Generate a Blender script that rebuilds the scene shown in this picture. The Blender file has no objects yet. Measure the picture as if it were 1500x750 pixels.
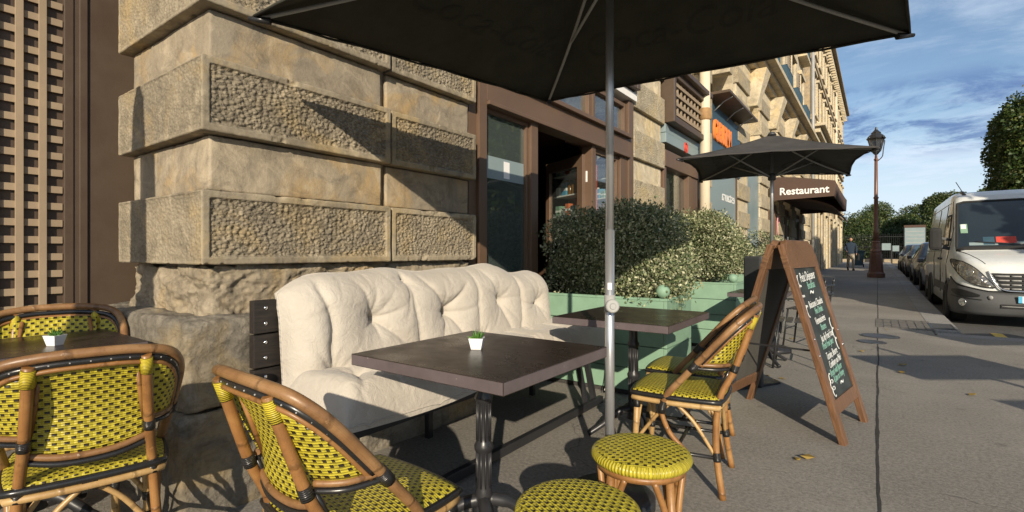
import bpy, bmesh, math, random
import numpy as np
from mathutils import Vector, Matrix, Euler
R = math.radians
PI = math.pi
random.seed(7)
rng = np.random.default_rng(7)
SC = bpy.context.scene
COL = SC.collection

# ------------------------------------------------------------------ camera, light, exposure
CAM_H = 1.12
cd = bpy.data.cameras.new('camera')
cam = bpy.data.objects.new('camera', cd); COL.objects.link(cam)
cam.location = (0, 0, CAM_H)
cam.rotation_euler = (R(90), 0, R(36))
cd.sensor_width = 36; cd.lens = 737 / 1500 * 36
cd.shift_y = -5 / 1500
cd.clip_start = 0.03; cd.clip_end = 3000
SC.camera = cam
SUN = Vector((0.69, -1.0, 0.46)).normalized()
SUN_EL = math.asin(SUN.z); SUN_AZ = math.atan2(SUN.x, SUN.y)
sd = bpy.data.lights.new('sun', 'SUN'); sd.energy = 5.0; sd.angle = R(0.5); sd.color = (1.0, 0.875, 0.69)
so = bpy.data.objects.new('sun', sd); COL.objects.link(so)
so.rotation_euler = SUN.to_track_quat('Z', 'Y').to_euler()
so.location = (20, -30, 20)
SC.view_settings.view_transform = 'Standard'; SC.view_settings.look = 'None'
SC.view_settings.exposure = 0.28; SC.view_settings.gamma = 1.0
W = bpy.data.worlds.new('World'); SC.world = W; W.use_nodes = True
def world():
    nt = W.node_tree; N = nt.nodes; L = nt.links
    N.clear()
    out = N.new('ShaderNodeOutputWorld'); bg = N.new('ShaderNodeBackground'); bg.inputs[1].default_value = 0.108
    sky = N.new('ShaderNodeTexSky'); sky.sky_type = 'NISHITA'; sky.sun_disc = False
    sky.sun_elevation = SUN_EL; sky.sun_rotation = SUN_AZ; sky.air_density = 1.0; sky.dust_density = 0.6; sky.ozone_density = 2.0
    tc = N.new('ShaderNodeTexCoord'); sep = N.new('ShaderNodeSeparateXYZ'); L.new(tc.outputs['Generated'], sep.inputs[0])
    def math_(op, a, b=None, c=None):
        m = N.new('ShaderNodeMath'); m.operation = op
        for i, v in enumerate((a, b, c)):
            if v is None: continue
            if isinstance(v, (int, float)): m.inputs[i].default_value = v
            else: L.new(v, m.inputs[i])
        return m.outputs[0]
    zc = math_('MAXIMUM', sep.outputs[2], 0.0)
    den = math_('ADD', zc, 0.10)
    px = math_('DIVIDE', sep.outputs[0], den); py = math_('DIVIDE', sep.outputs[1], den)
    cmb = N.new('ShaderNodeCombineXYZ'); L.new(px, cmb.inputs[0]); L.new(py, cmb.inputs[1])
    def noise(scale, detail, rough, off, sy=1.0):
        mp = N.new('ShaderNodeMapping'); L.new(cmb.outputs[0], mp.inputs[0])
        mp.inputs['Location'].default_value = off; mp.inputs['Scale'].default_value = (1, sy, 1)
        n = N.new('ShaderNodeTexNoise'); n.inputs['Scale'].default_value = scale; n.inputs['Detail'].default_value = detail
        n.inputs['Roughness'].default_value = rough; n.inputs['Distortion'].default_value = 0.4
        L.new(mp.outputs[0], n.inputs[0]); return n.outputs[0]
    n1 = noise(0.8, 10, 0.66, (3.1, 1.7, 0)); n2 = noise(2.6, 10, 0.64, (0.4, 8.2, 0)); n3 = noise(1.9, 10, 0.64, (7.4, 2.2, 0), 1.0)
    def ramp(v, a, b, ca=0.0, cb=1.0):
        m = N.new('ShaderNodeMapRange'); m.interpolation_type = 'SMOOTHSTEP'
        L.new(v, m.inputs[0]); m.inputs[1].default_value = a; m.inputs[2].default_value = b
        m.inputs[3].default_value = ca; m.inputs[4].default_value = cb; return m.outputs[0]
    def mix(f, a, b):
        m = N.new('ShaderNodeMix'); m.data_type = 'RGBA'
        if isinstance(f, (int, float)): m.inputs[0].default_value = f
        else: L.new(f, m.inputs[0])
        for i, v in ((6, a), (7, b)):
            if isinstance(v, tuple): m.inputs[i].default_value = v
            else: L.new(v, m.inputs[i])
        return m.outputs[2]
    # thin high veil, thicker to the horizon
    veil = math_('MULTIPLY', ramp(n1, 0.36, 0.62), ramp(zc, 0.55, 0.10, 0.42, 0.8))
    haze = ramp(zc, 0.24, 0.02, 0.0, 0.86)
    veil = math_('MAXIMUM', veil, haze)
    c1 = mix(veil, sky.outputs[0], (5.9, 6.8, 8.0, 1))
    # bank of grey blue streaks low in the sky, all round
    band = math_('MULTIPLY', ramp(zc, 0.135, 0.175), ramp(zc, 0.275, 0.24))
    streak = math_('MULTIPLY', ramp(n2, 0.42, 0.60), band)
    streak = math_('MULTIPLY', streak, 0.85)
    c2 = mix(streak, c1, (1.0, 1.75, 3.7, 1))
    hi = math_('MULTIPLY', ramp(n3, 0.54, 0.68), ramp(zc, 0.2, 0.35))
    c3 = mix(math_('MULTIPLY', hi, 0.4), c2, (1.8, 2.7, 4.6, 1))
    L.new(c3, bg.inputs[0]); L.new(bg.outputs[0], out.inputs[0])
world()

# ------------------------------------------------------------------ helpers
def tag(o, label=None, cat=None, group=None, kind=None):
    if label: o['label'] = label
    if cat: o['category'] = cat
    if group: o['group'] = group
    if kind: o['kind'] = kind
    return o
def thing(name, label, cat, loc=(0, 0, 0), rz=0.0, group=None):
    o = bpy.data.objects.new(name, None); COL.objects.link(o)
    o.location = loc; o.rotation_euler = (0, 0, rz); o.empty_display_size = 0.1
    return tag(o, label, cat, group)
def dup(o, loc, rz, label=None, group=None, scale=None):
    def cp(s, par):
        c = s.copy(); COL.objects.link(c)
        if par is not None: c.parent = par
        for k in list(s.children): cp(k, c)
        return c
    r = cp(o, None); r.location = loc; r.rotation_euler = (0, 0, rz)
    if scale: r.scale = scale
    if label: r['label'] = label
    if group: r['group'] = group
    return r
def link(name, me, mat=None, parent=None, loc=None, rot=None):
    o = bpy.data.objects.new(name, me); COL.objects.link(o)
    if mat is not None:
        if len(me.materials) == 0:
          for m in (mat if isinstance(mat, (list, tuple)) else [mat]): me.materials.append(m)
    if parent is not None: o.parent = parent
    if loc is not None: o.location = loc
    if rot is not None: o.rotation_euler = rot
    return o

class MB:
    def __init__(s): s.v = []; s.f = []; s.uv = []; s.sm = []; s.mi = []
    def face(s, idx, uvs=None, sm=False, mi=0):
        s.f.append(tuple(idx)); s.uv.append(uvs or [(0, 0)] * len(idx)); s.sm.append(sm); s.mi.append(mi)
    def box(s, x0, x1, y0, y1, z0, z1, M=None, mi=0):
        b = len(s.v)
        p = [(x0, y0, z0), (x1, y0, z0), (x1, y1, z0), (x0, y1, z0), (x0, y0, z1), (x1, y0, z1), (x1, y1, z1), (x0, y1, z1)]
        if M is not None: p = [tuple(M @ Vector(q)) for q in p]
        s.v += p
        dx, dy, dz = x1 - x0, y1 - y0, z1 - z0
        for q, (a, c) in (((3, 2, 1, 0), (dx, dy)), ((4, 5, 6, 7), (dx, dy)), ((0, 1, 5, 4), (dx, dz)), ((2, 3, 7, 6), (dx, dz)), ((1, 2, 6, 5), (dy, dz)), ((3, 0, 4, 7), (dy, dz))):
            s.face([b + i for i in q], [(0, 0), (a, 0), (a, c), (0, c)], False, mi)
        return s
    def cbox(s, c, d, M=None, mi=0):
        return s.box(c[0] - d[0] / 2, c[0] + d[0] / 2, c[1] - d[1] / 2, c[1] + d[1] / 2, c[2] - d[2] / 2, c[2] + d[2] / 2, M, mi)
    def bar(s, a, b, w, h, up=(0, 0, 1), mi=0):
        a = Vector(a); b = Vector(b); d = b - a; L = d.length; d.normalize()
        u = Vector(up)
        x = d.cross(u)
        if x.length < 1e-5: x = d.cross(Vector((0, 1, 0)))
        x.normalize(); z = x.cross(d).normalized()
        M = Matrix((x, d, z)).transposed().to_4x4(); M.translation = a
        return s.box(-w / 2, w / 2, 0, L, -h / 2, h / 2, M, mi)
    def tube(s, pts, r, n=10, closed=False, caps=True, sm=True, mi=0):
        pts = [Vector(p) for p in pts]; m = len(pts)
        rs = r if isinstance(r, (list, tuple)) else [r] * m
        b = len(s.v)
        tang = []
        for i in range(m):
            if closed: t = pts[(i + 1) % m] - pts[i - 1]
            else: t = pts[min(i + 1, m - 1)] - pts[max(i - 1, 0)]
            tang.append(t.normalized())
        t0 = tang[0]; ref = Vector((0, 0, 1)) if abs(t0.z) < 0.9 else Vector((1, 0, 0))
        nrm = (ref - t0 * ref.dot(t0)).normalized()
        length = 0; lens = []
        for i in range(m):
            if i: length += (pts[i] - pts[i - 1]).length
            lens.append(length)
        for i in range(m):
            t = tang[i]; nrm = (nrm - t * nrm.dot(t)).normalized(); bi = t.cross(nrm)
            for k in range(n):
                a = 2 * PI * k / n
                s.v.append(tuple(pts[i] + (nrm * math.cos(a) + bi * math.sin(a)) * rs[i]))
        for i in range(m if closed else m - 1):
            j = (i + 1) % m
            for k in range(n):
                l = (k + 1) % n
                s.face((b + i * n + k, b + i * n + l, b + j * n + l, b + j * n + k),
                       [(k / n, lens[i]), ((k + 1) / n, lens[i]), ((k + 1) / n, lens[j]), (k / n, lens[j])], sm, mi)
        if caps and not closed:
            s.face([b + k for k in range(n)][::-1], None, False, mi); s.face([b + (m - 1) * n + k for k in range(n)], None, False, mi)
        return s
    def lathe(s, prof, n=20, c=(0, 0, 0), sm=True, mi=0, arc=None):
        b = len(s.v); m = len(prof)
        for (r, z) in prof:
            for k in range(n):
                a = 2 * PI * k / n
                s.v.append((c[0] + r * math.cos(a), c[1] + r * math.sin(a), c[2] + z))
        for i in range(m - 1):
            for k in range(n):
                l = (k + 1) % n
                s.face((b + i * n + k, b + i * n + l, b + (i + 1) * n + l, b + (i + 1) * n + k),
                       [(k / n, prof[i][1]), ((k + 1) / n, prof[i][1]), ((k + 1) / n, prof[i + 1][1]), (k / n, prof[i + 1][1])], sm, mi)
        if prof[0][0] > 1e-5: s.face([b + k for k in range(n)][::-1], None, False, mi)
        if prof[-1][0] > 1e-5: s.face([b + (m - 1) * n + k for k in range(n)], None, False, mi)
        return s
    def grid(s, P, UV=None, sm=True, mi=0, flip=False):
        P = np.asarray(P); a, c, _ = P.shape; b = len(s.v)
        s.v += [tuple(q) for q in P.reshape(-1, 3).tolist()]
        UVl = UV.tolist() if UV is not None else None
        for i in range(a - 1):
            for j in range(c - 1):
                q = [(i, j), (i + 1, j), (i + 1, j + 1), (i, j + 1)]
                if flip: q = q[::-1]
                s.face([b + x * c + y for x, y in q], [tuple(UVl[x][y]) for x, y in q] if UVl else None, sm, mi)
        return s
    def prism(s, poly, axis, a0, a1, mi=0):
        b = len(s.v); n = len(poly)
        def put(p, a):
            return {'x': (a, p[0], p[1]), 'y': (p[0], a, p[1]), 'z': (p[0], p[1], a)}[axis]
        s.v += [put(p, a0) for p in poly] + [put(p, a1) for p in poly]
        s.face([b + i for i in range(n)], list(poly), False, mi); s.face([b + n + i for i in range(n)][::-1], list(poly)[::-1], False, mi)
        for i in range(n):
            j = (i + 1) % n
            s.face((b + j, b + i, b + n + i, b + n + j), None, False, mi)
        return s
    def mesh(s, name, bevel=0.0, fix=True, weld=False):
        me = bpy.data.meshes.new(name)
        me.from_pydata(s.v, [], s.f)
        ul = me.uv_layers.new(name='UVMap')
        flat = np.array([c for u in s.uv for p in u for c in p], dtype=np.float32)
        ul.data.foreach_set('uv', flat)
        me.polygons.foreach_set('use_smooth', s.sm); me.polygons.foreach_set('material_index', s.mi)
        if fix or bevel or weld:
            bm = bmesh.new(); bm.from_mesh(me)
            if weld: bmesh.ops.remove_doubles(bm, verts=bm.verts, dist=1e-5)
            if fix: bmesh.ops.recalc_face_normals(bm, faces=bm.faces)
            if bevel:
                ed = [e for e in bm.edges if len(e.link_faces) == 2 and e.calc_face_angle(0) > 0.6]
                bmesh.ops.bevel(bm, geom=ed, offset=bevel, segments=2, affect='EDGES', profile=0.6)
            bm.to_mesh(me); bm.free()
        me.update(); return me
    def obj(s, name, mat=None, parent=None, bevel=0.0, fix=True, loc=None, rot=None, weld=False):
        return link(name, s.mesh(name, bevel, fix, weld), mat, parent, loc, rot)

def spline(pts, n=8):
    pts = [Vector(p) for p in pts]; out = []
    for i in range(len(pts) - 1):
        p0 = pts[max(i - 1, 0)]; p1 = pts[i]; p2 = pts[i + 1]; p3 = pts[min(i + 2, len(pts) - 1)]
        for k in range(n):
            t = k / n
            out.append(0.5 * ((2 * p1) + (p2 - p0) * t + (2 * p0 - 5 * p1 + 4 * p2 - p3) * t * t + (3 * p1 - p0 - 3 * p2 + p3) * t ** 3))
    out.append(pts[-1]); return out

# numpy noise
def _h(i, j, k, seed):
    x = np.sin(i * 127.1 + j * 311.7 + k * 74.7 + seed * 19.19) * 43758.5453
    return x - np.floor(x)
def vn(P, scale, seed=0):
    Q = np.asarray(P) * scale; I = np.floor(Q); Fr = Q - I; Fr = Fr * Fr * (3 - 2 * Fr)
    i, j, k = I[..., 0], I[..., 1], I[..., 2]; u, v, w = Fr[..., 0], Fr[..., 1], Fr[..., 2]
    r = 0
    for a in (0, 1):
        for b in (0, 1):
            for c in (0, 1):
                r = r + _h(i + a, j + b, k + c, seed) * (u if a else 1 - u) * (v if b else 1 - v) * (w if c else 1 - w)
    return r - 0.5
def fbm(P, scale, oct=4, seed=0, gain=0.5):
    r = 0; a = 1.0
    for o in range(oct): r = r + a * vn(P, scale * 2 ** o, seed + o); a *= gain
    return r
def worley(U, V, seed=0):
    i = np.floor(U); j = np.floor(V); best = np.full(U.shape, 9.0); sec = np.full(U.shape, 9.0)
    for a in (-1, 0, 1):
        for b in (-1, 0, 1):
            hx = _h(i + a, j + b, 0 * i, seed); hy = _h(i + a, j + b, 0 * i + 1, seed)
            d = np.hypot(i + a + hx - U, j + b + hy - V)
            sec = np.minimum(sec, np.maximum(best, d)); best = np.minimum(best, d)
    return best, sec

# ------------------------------------------------------------------ materials
MATS = {}
class NG:
    def __init__(s, name, rough=0.7, metal=0.0, spec=0.5):
        s.m = bpy.data.materials.new(name); s.m.use_nodes = True
        s.nt = s.m.node_tree; s.N = s.nt.nodes; s.L = s.nt.links
        s.b = s.N['Principled BSDF']; s.b.inputs['Roughness'].default_value = rough
        s.b.inputs['Metallic'].default_value = metal; s.b.inputs['Specular IOR Level'].default_value = spec
        s.tc = s.N.new('ShaderNodeTexCoord'); MATS[name] = s.m
        s._bump = None
    def coord(s, kind='Object', scale=(1, 1, 1), loc=(0, 0, 0)):
        mp = s.N.new('ShaderNodeMapping'); s.L.new(s.tc.outputs[kind], mp.inputs[0])
        mp.inputs['Scale'].default_value = scale; mp.inputs['Location'].default_value = loc; return mp.outputs[0]
    def world(s, scale=(1, 1, 1)):
        g = s.N.new('ShaderNodeNewGeometry'); mp = s.N.new('ShaderNodeMapping'); s.L.new(g.outputs['Position'], mp.inputs[0])
        mp.inputs['Scale'].default_value = scale; return mp.outputs[0]
    def noise(s, vec, scale=5, detail=5, rough=0.6, dist=0.0):
        n = s.N.new('ShaderNodeTexNoise'); s.L.new(vec, n.inputs[0]); n.inputs['Scale'].default_value = scale
        n.inputs['Detail'].default_value = detail; n.inputs['Roughness'].default_value = rough; n.inputs['Distortion'].default_value = dist
        return n.outputs[0]
    def voro(s, vec, scale=5, feat='F1'):
        n = s.N.new('ShaderNodeTexVoronoi'); s.L.new(vec, n.inputs[0]); n.inputs['Scale'].default_value = scale; n.feature = feat
        return n.outputs['Distance']
    def math(s, op, a, b=None, c=None):
        m = s.N.new('ShaderNodeMath'); m.operation = op
        for i, v in enumerate((a, b, c)):
            if v is None: continue
            if isinstance(v, (int, float)): m.inputs[i].default_value = v
            else: s.L.new(v, m.inputs[i])
        return m.outputs[0]
    def rng(s, v, a, b, c=0.0, d=1.0):
        m = s.N.new('ShaderNodeMapRange'); s.L.new(v, m.inputs[0])
        for i, x in enumerate((a, b, c, d)): m.inputs[i + 1].default_value = x
        return m.outputs[0]
    def ramp(s, v, stops):
        r = s.N.new('ShaderNodeValToRGB'); s.L.new(v, r.inputs[0]); e = r.color_ramp.elements
        while len(e) < len(stops): e.new(0.5)
        for i, (p, c) in enumerate(stops): e[i].position = p; e[i].color = (*c, 1)
        return r.outputs[0]
    def mix(s, f, a, b, mode='MIX'):
        m = s.N.new('ShaderNodeMix'); m.data_type = 'RGBA'; m.blend_type = mode
        if isinstance(f, (int, float)): m.inputs[0].default_value = f
        else: s.L.new(f, m.inputs[0])
        for i, v in ((6, a), (7, b)):
            if isinstance(v, tuple): m.inputs[i].default_value = (*v, 1)
            else: s.L.new(v, m.inputs[i])
        return m.outputs[2]
    def color(s, c):
        if isinstance(c, tuple): s.b.inputs['Base Color'].default_value = (*c, 1)
        else: s.L.new(c, s.b.inputs['Base Color'])
    def rough(s, v): s.L.new(v, s.b.inputs['Roughness'])
    def bump(s, h, dist=0.01, strength=1.0):
        b = s.N.new('ShaderNodeBump'); s.L.new(h, b.inputs['Height']); b.inputs['Distance'].default_value = dist; b.inputs['Strength'].default_value = strength
        if s._bump is not None: s.L.new(s._bump, b.inputs['Normal'])
        s._bump = b.outputs[0]; s.L.new(b.outputs[0], s.b.inputs['Normal'])
    def sep(s, v):
        n = s.N.new('ShaderNodeSeparateXYZ'); s.L.new(v, n.inputs[0]); return n.outputs
    def island(s):
        g = s.N.new('ShaderNodeNewGeometry'); return g.outputs['Random Per Island']
    def objrand(s):
        g = s.N.new('ShaderNodeObjectInfo'); return g.outputs['Random']

def stone_mat(name, base, dark, warm, peck=0.0, dirt=0.5):
    g = NG(name, 0.9, spec=0.25); w = g.world()
    n1 = g.noise(w, 1.6, 8, 0.62, 0.6); n2 = g.noise(w, 9, 7, 0.65); n3 = g.noise(w, 60, 4, 0.7)
    c = g.ramp(n1, [(0.30, dark), (0.47, base), (0.62, base), (0.78, warm)])
    c = g.mix(g.rng(n2, 0.35, 0.75, 0, 0.55), c, tuple(x * 0.62 for x in dark))
    c = g.mix(g.rng(n3, 0.45, 0.72, 0, 0.35), c, tuple(min(1, x * 1.35) for x in base))
    c = g.mix(g.math('MULTIPLY', g.objrand(), 0.42), c, tuple(x * 0.62 for x in dark))
    och = g.noise(w, 2.7, 6, 0.6, 0.8); c = g.mix(g.rng(och, 0.50, 0.66, 0, 0.65), c, (warm[0], warm[1] * 0.92, warm[2] * 0.72))
    gr = g.noise(g.world((1, 1, 1.6)), 4.3, 8, 0.72, 1.0); c = g.mix(g.rng(gr, 0.49, 0.68, 0, 0.62), c, tuple(x * 0.42 for x in dark)); lt = g.noise(g.world((1.3, 1.3, 1)), 3.1, 7, 0.7, 1.5); c = g.mix(g.rng(lt, 0.53, 0.66, 0, 0.55), c, tuple(min(1, x * 1.32) for x in base))
    st = g.noise(g.world((5, 5, 0.7)), 2.0, 6, 0.65)
    c = g.mix(g.rng(st, 0.52, 0.78, 0, dirt), c, tuple(x * 0.4 for x in dark))
    pits = g.voro(w, 95); pm = g.rng(pits, 0.10, 0.26, 0.55, 0); c = g.mix(g.math('MULTIPLY', pm, g.rng(n2, 0.45, 0.6)), c, tuple(x * 0.3 for x in dark))
    if peck:
        v = g.voro(g.world((1, 1, 1.5)), 44); mk = g.sep(g.coord('UV'))[0] if peck < 0.65 or name == 'pecked_stone' else 1.0
        c = g.mix(g.math('MULTIPLY', g.rng(v, 0.28, 0.66, 0, 0.36), mk), c, tuple(x * 0.38 for x in dark)); c = g.mix(g.math('MULTIPLY', g.rng(v, 0.16, 0.02, 0, 0.4), mk), c, tuple(min(1, x * 1.5) for x in base))  # shaded hollows and sunlit chips of the pecking put into the colour
        g.bump(g.math('MULTIPLY', v, mk), -0.014, 1.0 * peck)
    g.color(c)
    if dirt >= 0.7: g.bump(g.noise(g.world((1, 1, 1.7)), 26, 8, 0.75), 0.018, 0.75); g.bump(g.voro(w, 33), 0.008, 0.5)
    g.bump(n3, 0.004, 0.5); g.bump(n2, 0.012, 0.45)
    return g.m
M_PECK = stone_mat('pecked_stone', (0.335, 0.283, 0.20), (0.24, 0.205, 0.15), (0.39, 0.31, 0.19), 0.75, 0.45)
M_SMOOTH = stone_mat('dressed_stone', (0.375, 0.315, 0.225), (0.275, 0.233, 0.175), (0.43, 0.31, 0.16), 0, 0.55)
M_ROUGHSTONE = stone_mat('weathered_stone', (0.40, 0.335, 0.24), (0.27, 0.23, 0.17), (0.45, 0.34, 0.19), 0, 0.7)
M_PLINTH = stone_mat('plinth_stone', (0.265, 0.235, 0.185), (0.165, 0.148, 0.12), (0.33, 0.265, 0.165), 0, 0.8)
M_FAR = stone_mat('facade_stone', (0.62, 0.54, 0.39), (0.52, 0.44, 0.31), (0.64, 0.53, 0.34), 0, 0.25)
M_FARPECK = stone_mat('facade_pecked_stone', (0.53, 0.46, 0.33), (0.43, 0.365, 0.26), (0.56, 0.47, 0.31), 0.66, 0.25)
M_FARB = stone_mat('far_facade_stone', (0.42, 0.34, 0.23), (0.33, 0.27, 0.19), (0.45, 0.35, 0.21), 0, 0.3)

def paint_mat(name, col, rough=0.5, var=0.12, wear=0.0, scale=3.0, spec=0.4):
    g = NG(name, rough, spec=spec); v = g.world()
    n = g.noise(v, scale, 7, 0.65); n2 = g.noise(v, 45, 4, 0.6)
    c = g.mix(g.rng(n, 0.3, 0.75), tuple(x * (1 - var) for x in col), tuple(min(1, x * (1 + var)) for x in col))
    if wear: c = g.mix(g.rng(g.noise(v, 14, 8, 0.75), 0.62, 0.72, 0, wear), c, tuple(min(1, x * 0.45 + 0.05) for x in col))
    g.color(c); g.rough(g.rng(n, 0.3, 0.7, max(0.05, rough - 0.1), min(1, rough + 0.12))); g.bump(n2, 0.001, 0.4)
    return g.m
M_BROWN = paint_mat('brown_paint', (0.082, 0.056, 0.038), 0.5, 0.15, 0.25)
M_BROWN2 = paint_mat('shop_brown_paint', (0.125, 0.078, 0.05), 0.45, 0.12, 0.15)
M_TRELLIS = paint_mat('trellis_paint', (0.31, 0.235, 0.155), 0.6, 0.12, 0.3)
M_GREEN = paint_mat('sage_green_paint', (0.205, 0.335, 0.235), 0.6, 0.14, 0.5, 4)
M_BLACKMETAL = paint_mat('black_metal', (0.022, 0.022, 0.024), 0.35, 0.2, 0.3, 8, 0.5)
M_GREYPOLE = NG('brushed_pole', 0.32, 0.75); M_GREYPOLE.color(M_GREYPOLE.mix(M_GREYPOLE.noise(M_GREYPOLE.world((30, 30, 2)), 4, 5), (0.42, 0.43, 0.44), (0.58, 0.59, 0.60))); M_GREYPOLE = M_GREYPOLE.m
M_RIB = paint_mat('grey_rib', (0.33, 0.33, 0.32), 0.45)
M_RUSTPOLE = paint_mat('red_brown_iron', (0.175, 0.082, 0.052), 0.4, 0.25, 0.4, 2)
M_DARKGREY = paint_mat('dark_grey_plastic', (0.05, 0.052, 0.055), 0.5, 0.12)
M_RUBBER = paint_mat('rubber', (0.02, 0.02, 0.02), 0.8)
M_BLUEDOOR = paint_mat('grey_blue_paint', (0.22, 0.28, 0.29), 0.4, 0.06)
M_TEAL = paint_mat('blue_fascia', (0.035, 0.075, 0.105), 0.4, 0.1)
M_ORANGE = paint_mat('orange_letters', (0.80, 0.23, 0.04), 0.45, 0.05)
M_WHITE = paint_mat('white_paint', (0.78, 0.77, 0.74), 0.45, 0.06, 0.1)
M_PIPE = paint_mat('cream_pipe', (0.60, 0.52, 0.38), 0.55, 0.1, 0.35, 2)
M_SHUT = paint_mat('grey_shutter', (0.20, 0.165, 0.125), 0.6, 0.15, 0.2)
M_AWN = paint_mat('brown_canvas', (0.085, 0.052, 0.038), 0.85, 0.12)
M_ZINC = paint_mat('zinc_roof', (0.12, 0.13, 0.15), 0.5, 0.15)
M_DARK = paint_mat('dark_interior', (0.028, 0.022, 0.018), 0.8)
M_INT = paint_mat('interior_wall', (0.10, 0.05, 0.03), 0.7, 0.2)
M_YELLOWLINE = paint_mat('yellow_marking', (0.62, 0.45, 0.10), 0.7, 0.12, 0.5, 8)
M_CHROME = NG('chrome', 0.2, 1.0); M_CHROME.color((0.65, 0.65, 0.66)); M_CHROME = M_CHROME.m
M_CORD = paint_mat('white_cord', (0.7, 0.68, 0.62), 0.8)

def canvas(name, col):
    g = NG(name, 0.85, spec=0.2); v = g.coord('UV', (1, 1, 1))
    w = g.world()
    n = g.noise(w, 5, 6, 0.6); c = g.mix(g.rng(n, 0.3, 0.7), tuple(x * 0.8 for x in col), tuple(x * 1.2 for x in col)); g.color(c)
    g.bump(g.noise(w, 400, 2), 0.0006, 0.5); g.bump(g.noise(w, 4, 3, 0.5, 1.0), 0.02, 0.25)
    return g.m
M_CANVAS1 = canvas('charcoal_canvas', (0.040, 0.039, 0.031)); M_CANVAS2 = canvas('dark_grey_canvas', (0.055, 0.052, 0.05))
M_LOGO = canvas('faded_print', (0.0335, 0.0325, 0.026))

def rattan(name, a, b, c3):
    g = NG(name, 0.38, spec=0.5); v = g.coord('UV', (1, 1, 1)); o = g.coord('Object')
    n = g.noise(o, 7, 6, 0.6); n2 = g.noise(g.coord('Object', (1, 1, 1)), 70, 4, 0.7)
    c = g.ramp(n, [(0.28, a), (0.5, b), (0.72, c3)])
    # cane nodes: dark rings every 11 cm or so along the length
    y = g.sep(v)[1]; fr = g.math('FRACT', g.math('MULTIPLY', g.math('ADD', g.math('ADD', y, g.math('MULTIPLY', g.objrand(), 0.3)), g.math('MULTIPLY', n, 0.12)), 5.1))
    ring = g.math('MULTIPLY', g.rng(fr, 0.0, 0.035), g.rng(fr, 0.10, 0.05)); c = g.mix(g.math('MULTIPLY', ring, 0.45), c, tuple(x * 0.28 for x in a))
    c = g.mix(g.rng(n2, 0.55, 0.8, 0, 0.5), c, tuple(x * 0.45 for x in a)); st_ = g.noise(g.coord('UV', (9, 1.2, 1)), 5, 6, 0.7); c = g.mix(g.rng(st_, 0.52, 0.74, 0, 0.55), c, tuple(x * 0.5 for x in a)); wr_ = g.noise(o, 23, 6, 0.75); c = g.mix(g.rng(wr_, 0.64, 0.72, 0, 0.55), c, tuple(min(1, x * 1.7 + 0.04) for x in c3)); g.color(c); g.rough(g.rng(st_, 0.3, 0.7, 0.28, 0.55))
    g.bump(n2, 0.001, 0.4); g.bump(ring, 0.002, 0.6)
    return g.m
M_RATTAN = rattan('rattan_cane', (0.14, 0.062, 0.020), (0.26, 0.122, 0.038), (0.36, 0.20, 0.072))
M_RATTAN_PALE = rattan('pale_cane', (0.28, 0.16, 0.06), (0.42, 0.27, 0.11), (0.50, 0.35, 0.16))
M_RATTAN_RED = rattan('rail_cane', (0.12, 0.058, 0.024), (0.24, 0.125, 0.05), (0.34, 0.20, 0.09))
def wrap_mat():
    g = NG('black_binding', 0.3, spec=0.6); v = g.sep(g.coord('UV'))[1]
    f = g.math('FRACT', g.math('MULTIPLY', v, 170)); h = g.math('SINE', g.math('MULTIPLY', f, PI)); g.color((0.018, 0.017, 0.016)); g.bump(h, 0.002, 0.8); return g.m
M_WRAP = wrap_mat()
M_CANE = paint_mat('black_cane', (0.016, 0.015, 0.014), 0.28, 0.2, 0.25, 10, 0.6)
def ywrap_mat():
    g = NG('yellow_binding', 0.4, spec=0.5); v = g.sep(g.coord('UV'))[1]
    f = g.math('FRACT', g.math('MULTIPLY', v, 190)); h = g.math('SINE', g.math('MULTIPLY', f, PI)); g.color(g.mix(h, (0.16, 0.11, 0.01), (0.58, 0.47, 0.03))); g.bump(h, 0.002, 0.8); return g.m
M_YWRAP = ywrap_mat()
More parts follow.
